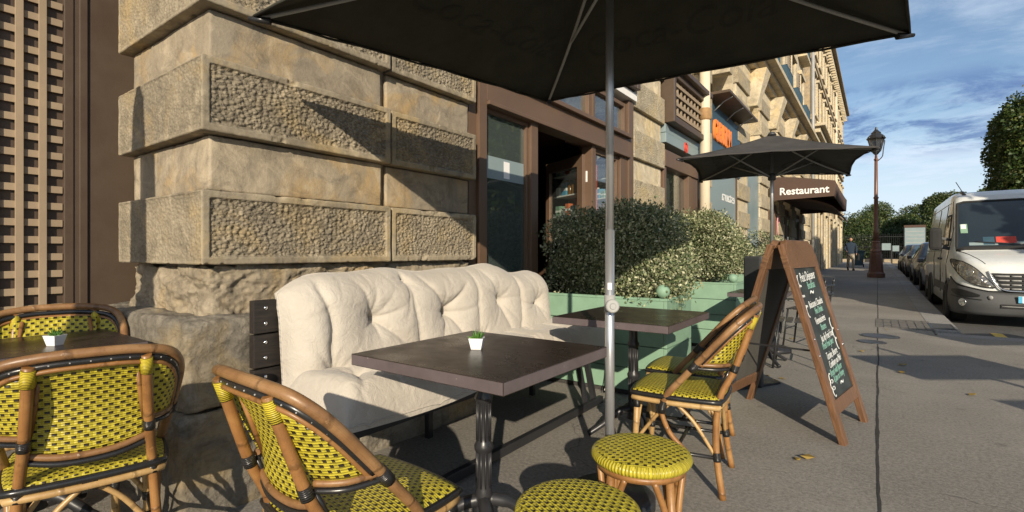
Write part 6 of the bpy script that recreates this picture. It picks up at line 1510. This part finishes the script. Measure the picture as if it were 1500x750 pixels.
        for yv in (1.18, 2.28, 3.70):
            m = MB(); m.tube([(sx(yv, z_) + s * 0.002, yv, z_) for z_ in np.linspace(0.45, 2.2, 14)], 0.007, 5); m.obj('door_seam', M_BLACK, t, fix=False)
        m = MB(); m.tube([(sx(yv, 1.28) + s * 0.002, yv, 1.28) for yv in np.linspace(2.4, 6.0, 14)], 0.010, 5); m.obj('slide_rail', M_DARKGREY, t, fix=False)
        m = MB(); m.tube([(sx(yv, 2.22) + s * 0.002, yv, 2.22) for yv in np.linspace(1.9, 6.0, 14)], 0.006, 5); m.obj('roof_seam', M_RIB, t, fix=False)
        for y0, y1 in ((1.35, 2.22), (2.34, 3.6), (4.9, 6.0)): sidepatch(y0, y1, 0.50, 0.66, 0.014, M_DARKGREY, 'rub_strip')
        for yv in (2.05, 2.44):
            m = MB(); m.cbox((sx(yv, 1.12) + s * 0.02, yv, 1.12), (0.03, 0.17, 0.045)); m.obj('door_handle', M_DARKGREY, t, 0.01)
        for yv in (0.90, 4.45):
            wheel(t, s * 0.90, yv, 0.34, 0.22)
            wx = np.interp(yv, ys, [q[2] for q in secs])
            poly = [(yv + 0.42 * math.cos(a), max(0.24, 0.34 + 0.42 * math.sin(a))) for a in np.linspace(-0.21, PI + 0.21, 18)]
            m = MB(); m.prism(poly, 'x', s * (wx - 0.05), s * (wx + 0.006)); m.obj('wheel_arch', M_BLACK, t)
            m = MB(); m.tube([(s * (wx + 0.006), q[0], q[1]) for q in poly], 0.020, 6); m.obj('arch_lip', M_BUMPER, t, fix=False)
            m = MB(); m.lathe([(0.34, 0.0), (0.34, 0.02), (0.30, 0.05), (0.22, 0.05), (0.20, 0.03), (0.001, 0.045)], 24); m.obj('tyre_face', M_RUBBER, t, loc=(s * (wx + 0.004), yv, 0.34), rot=(0, R(90) * s, 0))
    # grille with chrome edged bars, following the nose
    def gpatch(x0, x1, z0, z1, out, mat, name, par, ni=16, nj=4, narrow=0.0):
        Q = np.zeros((ni, nj, 3))
        for i in range(ni):
            for j in range(nj):
                f = j / (nj - 1); k = 1 - narrow * (1 - f); xv = (x0 + (x1 - x0) * i / (ni - 1)) * k; Q[i, j] = front(xv, z0 + (z1 - z0) * f, out)
                Q[i, j, 1] = min(Q[i, j, 1], front(xv, 0.80, out)[1] + 0.01)
        mm = MB(); mm.grid(Q); return mm.obj(name, mat, par)
    gr = gpatch(-0.56, 0.56, 0.62, 0.90, 0.012, M_BLACK, 'grille', t, narrow=0.25)
    for k, (z_, hw) in enumerate(((0.855, 0.53), (0.785, 0.50), (0.715, 0.47), (0.650, 0.44))):
        e = [-hw, -0.34, -0.20, -0.07, 0.07, 0.20, 0.34, hw]
        for a, b_ in zip(e[:-1], e[1:]):
            m = MB(); m.tube([front(xv, max(z_, 0.62), 0.030) * 1.0 for xv in np.linspace(a + 0.012, b_ - 0.012, 4)], 0.011, 6); m.obj('bar', M_RIB, gr, fix=False)
        m = MB(); m.tube([front(xv, max(z_ - 0.024, 0.6), 0.020) for xv in np.linspace(-hw, hw, 14)], 0.008, 6); m.obj('bar', M_DARKGREY, gr, fix=False)
    m = MB(); m.tube(spline([front(-0.60, 0.93, 0.02), front(-0.56, 0.84, 0.028), front(-0.50, 0.70, 0.035), front(-0.40, 0.625, 0.05), front(-0.2, 0.612, 0.05), front(0.2, 0.612, 0.05), front(0.40, 0.625, 0.05), front(0.50, 0.70, 0.035), front(0.56, 0.84, 0.028), front(0.60, 0.93, 0.02)], 5), 0.012, 8); m.obj('grille_trim', M_CHROME, t, fix=False)
    m = MB(); m.prism([(0, 0.87), (0.055, 0.78), (0, 0.69), (-0.055, 0.78)], 'y', -0.060, -0.045); m.prism([(0, 0.83), (0.028, 0.78), (0, 0.73), (-0.028, 0.78)], 'y', -0.064, -0.0602, 1); m.obj('badge', [M_CHROME, M_BLACK], gr)
    gpatch(-0.46, 0.46, 0.335, 0.40, 0.075, M_BLACK, 'lower_grille', bump)
    m = MB(); m.tube([front(xv, 0.365, 0.082) for xv in np.linspace(-0.45, 0.45, 12)], 0.006, 6); m.obj('lower_bar', M_RIB, bump, fix=False)
    m = MB(); m.box(-0.26, 0.26, -0.095, -0.072, 0.43, 0.54); pl = m.obj('number_plate', M_PLATE, t, 0.003)
    m = MB(); m.box(-0.258, -0.212, -0.0975, -0.0952, 0.432, 0.538); m.obj('plate_band', M_PLATEBLUE, pl)
    text('plate_text', 'B', M_BLACK, pl, 0.115, (-0.195, -0.0960, 0.443), (R(90), 0, 0), 0.001, 0, 'LEFT', 0.85, 0.003)
    m = MB(); m.tube([(-0.70, 1.86, 2.36), (-0.72, 2.06, 2.44)], 0.03, 8); m.tube(spline([(-0.70, 1.88, 2.38), (-0.75, 2.02, 2.52), (-0.80, 2.14, 2.66)], 4), 0.007, 5); m.obj('antenna', M_BLACKMETAL, t, fix=False)
    return t
M_VANGLASS = NG('van_glass', 0.05, spec=0.6); M_VANGLASS.color((0.016, 0.024, 0.03)); M_VANGLASS = M_VANGLASS.m
van(2.08, 11.35, 0, -0.12)
def car(label, x, y, mat, hgt=1.45, seed=0):
    t = thing('parked_car', label, 'car', (x, y, gz(y) - 0.12), 0, 'dark cars parked behind the van')
    k = hgt / 1.45
    secs = [(0.0, 0.62, 0.66, 0.60, 0.30, 0.45, 0.62, 0.10), (0.10, 0.76, 0.80, 0.72, 0.24, 0.5, 0.76, 0.12), (0.5, 0.84, 0.87, 0.78, 0.2, 0.6, 0.88, 0.14), (1.05, 0.86, 0.89, 0.80, 0.2, 0.65, 0.96, 0.14), (1.15, 0.86, 0.89, 0.78, 0.2, 0.7, 1.02, 0.12), (1.75, 0.86, 0.89, 0.62, 0.2, 0.86, 1.40 * k, 0.12), (2.3, 0.86, 0.89, 0.60, 0.2, 0.86, 1.46 * k, 0.12), (3.3, 0.86, 0.89, 0.60, 0.2, 0.86, 1.42 * k, 0.12), (3.9, 0.84, 0.87, 0.66, 0.22, 0.86, 1.05, 0.12), (4.15, 0.78, 0.80, 0.66, 0.3, 0.7, 0.9, 0.12)]
    loft_body('body', secs, mat, t)
    ys = [s[0] for s in secs]
    def tz(yv, xv): return np.interp(yv, ys, [s[6] for s in secs]) + 0.012
    P = np.array([[(xv * (0.74 - 0.16 * f), 1.18 + f * 0.52, tz(1.18 + f * 0.52, 0) + 0.012 - 0.05 * xv ** 4) for xv in np.linspace(-1, 1, 9)] for f in np.linspace(0, 1, 6)])
    m = MB(); m.grid(P); m.obj('windscreen', M_CARBLUE, t)
    for s in (1, -1):
        def sx(yv, z):
            wm, wt, zm, tp = (np.interp(yv, ys, [f(q) for q in secs]) for f in (lambda q: q[2], lambda q: q[3], lambda q: q[5], lambda q: q[6] - q[7]))
            return s * (wm + (wt - wm) * min(max((z - zm) / max(tp - zm, 0.05), 0), 1))
        for y0, y1 in ((1.55, 2.35), (2.45, 3.3)):
            Q = np.zeros((5, 5, 3))
            for i in range(5):
                for j in range(5): z = 0.95 + 0.36 * k * j / 4; yv = y0 + (y1 - y0) * i / 4 + (0.12 * j / 4 if y0 < 2 else 0); Q[i, j] = (sx(yv, z) + s * 0.008, yv, z)
            m = MB(); m.grid(Q); m.obj('side_window', M_DARKGLASS, t)
        m = MB(); m.tube([(s * 0.48, 0.02, 0.66), (s * 0.62, 0.06, 0.69), (s * 0.76, 0.22, 0.74)], [0.03, 0.055, 0.035], 10); m.obj('headlight', M_REFLECTOR, t, fix=False)
        m = MB(); m.box(-0.07, 0.07, -0.05, 0.05, -0.06, 0.06); m.obj('mirror', mat, t, 0.03, loc=(s * 0.98, 1.42, 1.0))
        for yv in (0.75, 3.25): wheel(t, s * 0.80, yv, 0.31, 0.19)
    m = MB(); m.box(-0.42, 0.42, -0.035, 0.05, 0.36, 0.50); m.obj('grille', M_BLACK, t, 0.02)
    m = MB(); m.box(-0.26, 0.26, -0.05, -0.0355, 0.40, 0.50); m.obj('number_plate', M_PLATE, t)
    return t
M_CARBLUE = NG('car_windscreen', 0.06, spec=0.9); M_CARBLUE.color((0.05, 0.10, 0.14)); M_CARBLUE = M_CARBLUE.m
car('dark car parked right behind the white van, only its side showing', 1.98, 17.3, M_CARGREY, 1.42)
car('black car with blue tinted windscreen second behind the van', 1.95, 22.6, M_CARBLACK, 1.55)
car('dark car parked third behind the van', 1.90, 28.0, M_CARGREY, 1.48)
car('small dark car farthest down the kerb behind the van', 1.85, 33.4, M_CARBLACK, 1.5)

# ------------------------------------------------------------------ trees
def tree(name, label, x, y, z, blobs, n, size, seed, mat, trunk_h, trunk_r, group=None):
    t = thing(name, label, 'tree', (x, y, z), 0, group)
    leaves('crown', mat, t, blobs, n, size, seed, 0.5, squash=0.7)
    m = MB(); m.tube(spline([(0, 0, -0.2), (0.03, 0.02, trunk_h * 0.5), (0.0, 0.0, trunk_h)], 4), [trunk_r * (1 - 0.05 * k) for k in range(9)], 10); m.obj('trunk', M_BARK, t, fix=False)
    m = MB()
    g = random.Random(seed)
    for k in range(9):
        b = blobs[g.randrange(len(blobs))]; m.tube(spline([(0, 0, trunk_h * 0.85), (b[0] * 0.4, b[1] * 0.4, trunk_h + (b[2] - trunk_h) * 0.6), (b[0] * 0.9, b[1] * 0.9, b[2])], 4), [trunk_r * 0.5 * (1 - 0.09 * q) for q in range(9)], 6)
    m.obj('limb', M_BARK, t, fix=False); return t
def clipped_blobs(w, d, z0, z1, seed, n=46):
    g = random.Random(seed); bl = []; r = 0.55
    nx, ny, nz = max(2, int(2 * w / 0.75)), max(2, int(2 * d / 0.75)), max(3, int((z1 - z0) / 0.75))
    for i in range(nx + 1):
        for j in range(ny + 1):
            for k in range(nz + 1):
                if 0 < i < nx and 0 < j < ny and 0 < k < nz: continue
                q = k / nz; sh = 1 - 0.14 * max(0, q - 0.8) / 0.2
                rr = r * g.uniform(0.8, 1.15)
                bl.append(((-1 + 2 * i / nx) * (w - r) * sh + g.gauss(0, 0.10), (-1 + 2 * j / ny) * (d - r) * sh + g.gauss(0, 0.1), z0 + r + q * (z1 - z0 - 2 * r) + g.gauss(0, 0.08) - 0.35 * max(0, abs(-1 + 2 * i / nx) - 0.5) * (q > 0.9), rr, rr, rr))
    return bl
TREES = [(6.6, 9.4, 7.4, 1.6, 2.3), (6.6, 17.2, 7.5, 1.6, 2.5), (5.75, 30.5, 7.75, 1.7, 2.6), (7.6, 36.5, 7.6, 1.8, 2.6), (5.3, 62.0, 6.7, 1.9, 2.0), (8.8, 60.0, 7.0, 1.9, 2.0), (11.8, 58.0, 7.2, 1.9, 2.2)]
for i, (x, y, top, w_, d_) in enumerate(TREES):
    lab = ['clipped street tree outside the view, nearest on the road side', 'clipped street tree outside the view beside the van', 'tall clipped dark green tree behind the white van, its edge against the sky', 'clipped green tree next behind the tall one over the van', 'clipped tree with flat top in the far row, left one beyond the van roof', 'clipped tree with flat top in the far row, middle one beyond the van roof', 'clipped tree with flat top in the far row, right one behind the van'][i]
    vis = y > 25
    tree('clipped_tree', lab, x, y, -0.1, clipped_blobs(w_, d_, 1.0 if y > 40 else 2.2, top, 20 + i, 60), (80000 if i == 2 else 40000) if vis else 9000, (0.125 if y < 40 else 0.16) if vis else 0.32, 30 + i, M_TREELEAF if y < 40 else M_TREELEAF2, 3.0, 0.16, 'clipped trees along the road')
def round_blobs(w, z0, z1, seed, n=34):
    g = random.Random(seed); bl = []
    for i in range(n):
        a, b = g.uniform(0, 2 * PI), g.uniform(-0.9, 1); r = g.uniform(0.13, 0.24) * (z1 - z0); rr = math.sqrt(max(0, 1 - b * b)) * g.uniform(0.55, 1.0)
        bl.append((math.cos(a) * rr * (w - r), math.sin(a) * rr * (w - r), (z0 + z1) / 2 + b * ((z1 - z0) / 2 - r), r * 1.1, r * 1.1, r * 0.9))
    return bl
for i, (x, y, w, z0, z1, nm) in enumerate(((-2.0, 68, 3.0, 0.6, 5.9, 'low bright green tree behind the railings at the street end, left of the lamp'), (0.2, 76, 2.7, 1.6, 7.3, 'tallest rounded tree at the street end, its crown behind the lamp pole'), (3.6, 76, 2.6, 1.5, 6.9, 'rounded tree at the street end, right of the lamp pole'), (2.2, 68, 2.4, 0.4, 5.3, 'dark low tree behind the railings beside the notice board'), (-6.5, 90, 3.0, 2, 7.5, 'far tree showing beside the end of the building'))):
    tree('park_tree', nm, x, y, 0.18, round_blobs(w, z0, z1, 60 + i), 16000, 0.17, 70 + i, M_TREELEAF2 if i != 3 else M_TREELEAF, max(z0 + 0.8, 1.6), 0.18)

hd = thing('clipped_hedge', 'long dark hedge behind the iron railings across the street end', 'hedge', (1.5, 66, 0.1))
leaves('foliage', M_LEAF2, hd, [(x_, random.uniform(-0.3, 0.3), z_, 0.75, 0.7, 0.75) for x_ in np.arange(-9, 12, 0.8) for z_ in (0.6, 1.5, 2.4, 3.0)], 34000, 0.16, 91, 0.5, squash=0.7)
m = MB(); m.box(-9, 12, 0.3, 0.5, 0, 2.6); m.obj('stems', M_BARK, hd)
# railings and notice boards at the street end
rl = thing('park_railing', 'dark iron railings across the far end of the street', 'railing', (0, 62.5, 0.18))
def railings():
    for x0 in np.arange(-6, 9, 3.0):
        m = MB(); m.cbox((x0, 0, 1.45), (0.10, 0.10, 2.9)); m.obj('post', M_BLACKMETAL, rl)
    for z in (0.3, 1.5, 2.5):
        m = MB(); m.box(-6, 9, -0.02, 0.02, z, z + 0.05); m.obj('rail', M_BLACKMETAL, rl)
    bm = MB(); bm.cbox((0, 0, 1.4), (0.024, 0.024, 2.8)); me = bm.mesh('bar'); me.materials.append(M_BLACKMETAL)
    for i in range(100): link('bar', me, None, rl, (-5.93 + i * 0.15, 0.035, 0))
    m = MB(); m.box(-6.2, 9, -0.15, 0.15, -0.4, 0.28); m.obj('base_wall', M_FARB, rl)
railings()
def notice(label, x, y, z0, z1, w, mat, head=False):
    t = thing('notice_board', label, 'notice board', (x, y, gz(y)))
    m = MB(); m.box(-w / 2, w / 2, -0.04, 0.04, z0, z1); p = m.obj('panel', mat, t, 0.01)
    for s in (-1, 1):
        m = MB(); m.cbox((s * (w / 2 + 0.03), 0, z1 / 2), (0.06, 0.06, z1)); m.obj('post', M_BLACKMETAL, t)
    if head:
        m = MB(); m.box(-w / 2 - 0.05, w / 2 + 0.05, -0.07, 0.07, z1, z1 + 0.22); m.obj('header', M_AWN, t)
        for k in range(5):
            m = MB(); zz = z0 + 0.15 + k * (z1 - z0 - 0.2) / 5; m.box(-w / 2 + 0.08, w / 2 - 0.08, -0.045, -0.041, zz, zz + 0.05); m.obj('print_line', M_RIB, p)
notice('large pale information board with dark header at the street end', 2.72, 58, 1.35, 3.2, 1.45, M_BLUEDOOR, True)
notice('small white notice on a post, left of the large information board', 0.62, 55, 1.15, 1.75, 0.62, M_BLUEDOOR)
notice('smallest white notice between the lamp and the large board', 1.28, 55, 1.05, 1.55, 0.45, M_BLUEDOOR)

# ------------------------------------------------------------------ bin and person
def wheelie(x, y):
    t = thing('wheelie_bin', 'dark blue wheelie bin standing behind the walking person', 'bin', (x, y, gz(y)))
    m = MB(); b = 0
    for z, w, d in ((0.12, 0.25, 0.28), (1.0, 0.34, 0.36)): m.v += [(-w, -d, z), (w, -d, z), (w, d, z), (-w, d, z)]
    for q in ((3, 2, 1, 0), (4, 5, 6, 7), (0, 1, 5, 4), (1, 2, 6, 5), (2, 3, 7, 6), (3, 0, 4, 7)): m.face(q)
    m.obj('body', M_BINBLUE, t, 0.03)
    m = MB(); m.box(-0.37, 0.37, -0.39, 0.40, 1.0, 1.07); m.obj('lid', M_BINBLUE, t, 0.025)
    for s in (-1, 1): m = MB(); m.lathe([(0.11, -0.03), (0.11, 0.03)], 14); m.obj('wheel', M_RUBBER, t, loc=(s * 0.27, 0.27, 0.11), rot=(0, R(90), 0))
wheelie(-1.0, 39.0)
def skin_fig(name, joints, edges, mat, parent, root=0, sub=2):
    me = bpy.data.meshes.new(name); me.from_pydata([j[0] for j in joints], edges, [])
    o = link(name, me, None, parent); md = o.modifiers.new('skin', 'SKIN'); md.use_smooth_shade = True
    for i, j in enumerate(joints):
        sv = me.skin_vertices[0].data[i]; sv.radius = j[1] if isinstance(j[1], tuple) else (j[1], j[1]); sv.use_root = (i == root)
    s = o.modifiers.new('sub', 'SUBSURF'); s.levels = sub; s.render_levels = sub
    me.materials.append(mat); return o
def person(x, y, rz):
    t = thing('person', 'person in dark navy jacket and beige trousers walking on the far pavement', 'person', (x, y, gz(y)), rz)
    # facing -y (towards us); body is one skin of trousers, jacket and skin drawn as clothing children
    J = [((0, 0, 0.94), (0.15, 0.11)), ((0, 0.01, 1.14), (0.15, 0.11)), ((0, 0.0, 1.36), (0.18, 0.11)), ((0, -0.01, 1.47), (0.07, 0.065)), ((0, -0.02, 1.55), (0.052, 0.055)),
         ((0.20, 0.0, 1.40), 0.062), ((0.27, 0.03, 1.14), 0.048), ((0.25, -0.08, 0.92), 0.036), ((-0.20, 0.0, 1.40), 0.062), ((-0.27, 0.02, 1.14), 0.048), ((-0.20, -0.16, 1.02), 0.036),
         ((0.09, 0, 0.88), 0.088), ((0.10, -0.10, 0.50), 0.062), ((0.10, -0.10, 0.10), 0.042), ((0.10, -0.24, 0.04), 0.036), ((-0.09, 0, 0.88), 0.088), ((-0.10, 0.06, 0.50), 0.062), ((-0.10, 0.24, 0.14), 0.042), ((-0.10, 0.14, 0.05), 0.036)]
    E = [(0, 1), (1, 2), (2, 3), (3, 4), (2, 5), (5, 6), (6, 7), (2, 8), (8, 9), (9, 10), (0, 11), (11, 12), (12, 13), (13, 14), (0, 15), (15, 16), (16, 17), (17, 18)]
    b = skin_fig('body', J, E, M_NAVY, t)
    # trousers as clothing over the legs
    K = [((0, 0, 0.92), (0.158, 0.118))] + [((s * 0.09, 0, 0.86), 0.098) if q == 0 else None for s in () for q in ()]
    K = [((0, 0, 0.90), (0.16, 0.12)), ((0.09, -0.01, 0.82), 0.10), ((0.10, -0.10, 0.50), 0.076), ((0.10, -0.10, 0.09), 0.058), ((-0.09, 0.0, 0.82), 0.10), ((-0.10, 0.06, 0.50), 0.076), ((-0.10, 0.235, 0.16), 0.058)]
    skin_fig('trousers', K, [(0, 1), (1, 2), (2, 3), (0, 4), (4, 5), (5, 6)], M_BEIGE, t)
    # head with face
    m = MB(); n = 24; mm = 18; P = np.zeros((mm, n + 1, 3))
    for i in range(mm):
        ph = -PI / 2 + PI * i / (mm - 1)
        for k in range(n + 1):
            a = 2 * PI * k / n; r = math.cos(ph); x_, y_, z_ = 0.076 * r * math.cos(a), 0.095 * r * math.sin(a), 0.115 * math.sin(ph)
            if z_ < -0.02: x_ *= 1 + (z_ + 0.02) * 2.5
            if y_ < 0 and abs(x_) < 0.018 and -0.035 < z_ < 0.02: y_ -= 0.02
            P[i, k] = (x_, y_, z_)
    m.grid(P); h = m.obj('head', M_SKIN, t, loc=(0, -0.035, 1.65))
    for s in (1, -1):
        e = MB(); e.lathe([(0.001, -0.008), (0.010, 0), (0.001, 0.008)], 8); e.obj('eye', M_BLACK, h, loc=(s * 0.030, -0.088, 0.012)); e = MB(); e.cbox((0, 0, 0), (0.012, 0.03, 0.05)); e.obj('ear', M_SKIN, h, 0.005, loc=(s * 0.078, 0.005, 0.0))
    e = MB(); e.cbox((0, 0, 0), (0.045, 0.012, 0.010)); e.obj('mouth', M_RED, h, 0.003, loc=(0, -0.082, -0.058))
    m = MB(); m.grid(P[10:] * 1.07 + np.array([0, 0.012, 0.008])); m.obj('hair', M_HAIR, h)
    # hands with fingers, shoes
    for (c, s) in (((0.245, -0.10, 0.88), 1), ((-0.195, -0.20, 1.0), -1)):
        Jh = [((0, 0.02, 0.04), 0.026), ((0, 0, -0.02), (0.022, 0.036))]; Eh = [(0, 1)]
        for f in range(4):
            yy = -0.024 + f * 0.016; Jh += [((0, yy, -0.05), 0.009), ((-s * 0.012, yy, -0.085 + abs(f - 1.5) * 0.006), 0.008)]; Eh += [(1, 2 + 2 * f), (2 + 2 * f, 3 + 2 * f)]
        Jh += [((-s * 0.01, -0.04, -0.01), 0.010), ((-s * 0.02, -0.055, -0.045), 0.008)]; Eh += [(1, 10), (10, 11)]
        o = skin_fig('hand', Jh, Eh, M_SKIN, t, 0, 1); o.location = c
    for c, rx in (((0.10, -0.17, 0.045), 0), ((-0.10, 0.17, 0.07), 28)):
        m = MB(); m.box(-0.045, 0.045, -0.14, 0.11, -0.045, 0.035); m.obj('shoe', M_BLACK, t, 0.03, loc=c, rot=(R(rx), 0, 0))
    m = MB(); m.box(-0.03, 0.03, -0.14, 0.14, -0.18, 0.16); m.obj('bag', M_BLACK, t, 0.03, loc=(0.34, 0.0, 0.72))
person(-1.16, 32.3, R(10))

# ------------------------------------------------------------------ unseen signs added off to the right to throw shadows over the pavement; fallen leaves
def shadow_sign(label, x, y, boards, h):
    t = thing('shadow_sign', label, 'sign', (x, y, 0), R(36))
    m = MB(); m.tube([(0, 0, 0), (0, 0, h)], 0.03, 10); m.obj('post', M_RIB, t)
    for (z0, z1, w) in boards:
        m = MB(); m.box(-w / 2, w / 2, -0.045, -0.031, z0, z1); m.obj('sign_plate', M_RIB, t, 0.004)
shadow_sign('unseen sign with two plates added to cast shadows on the pavement', 3.15, 2.75, ((1.55, 1.95, 1.3), (1.0, 1.32, 1.2)), 2.1)
shadow_sign('unseen sign with one wide plate added to shade the pavement farther along', 4.35, 5.0, ((1.75, 2.25, 1.9),), 2.3)
def fallen():
    m = MB(); m.v = [(0, -0.03, 0.004), (0.018, -0.01, 0.012), (0.014, 0.015, 0.006), (0, 0.035, 0.014), (-0.014, 0.015, 0.005), (-0.018, -0.01, 0.013)]; m.face((0, 1, 2, 3, 4, 5)); me = m.mesh('leaf', 0, False); me.materials.append(M_FALLEN)
    spots = [(-0.86, 4.95), (-0.80, 5.05), (-0.72, 4.85), (-0.95, 4.7), (-0.68, 5.0), (-0.35, 3.1), (-0.30, 3.15), (0.2, 6.3), (0.18, 5.9), (0.6, 5.3), (0.1, 9.1), (-0.9, 7.4), (-0.15, 6.9), (-1.5, 3.4), (-1.42, 3.3)]
    for i, (x, y) in enumerate(spots):
        o = link('fallen_leaf', me, None, None, (x, y, 0.002), (0, 0, random.random() * 6)); s = 0.7 + random.random() * 0.8; o.scale = (s, s, s)
        tag(o, 'dry yellow leaf lying on the grey pavement', 'leaf', 'fallen leaves on the pavement')
fallen()
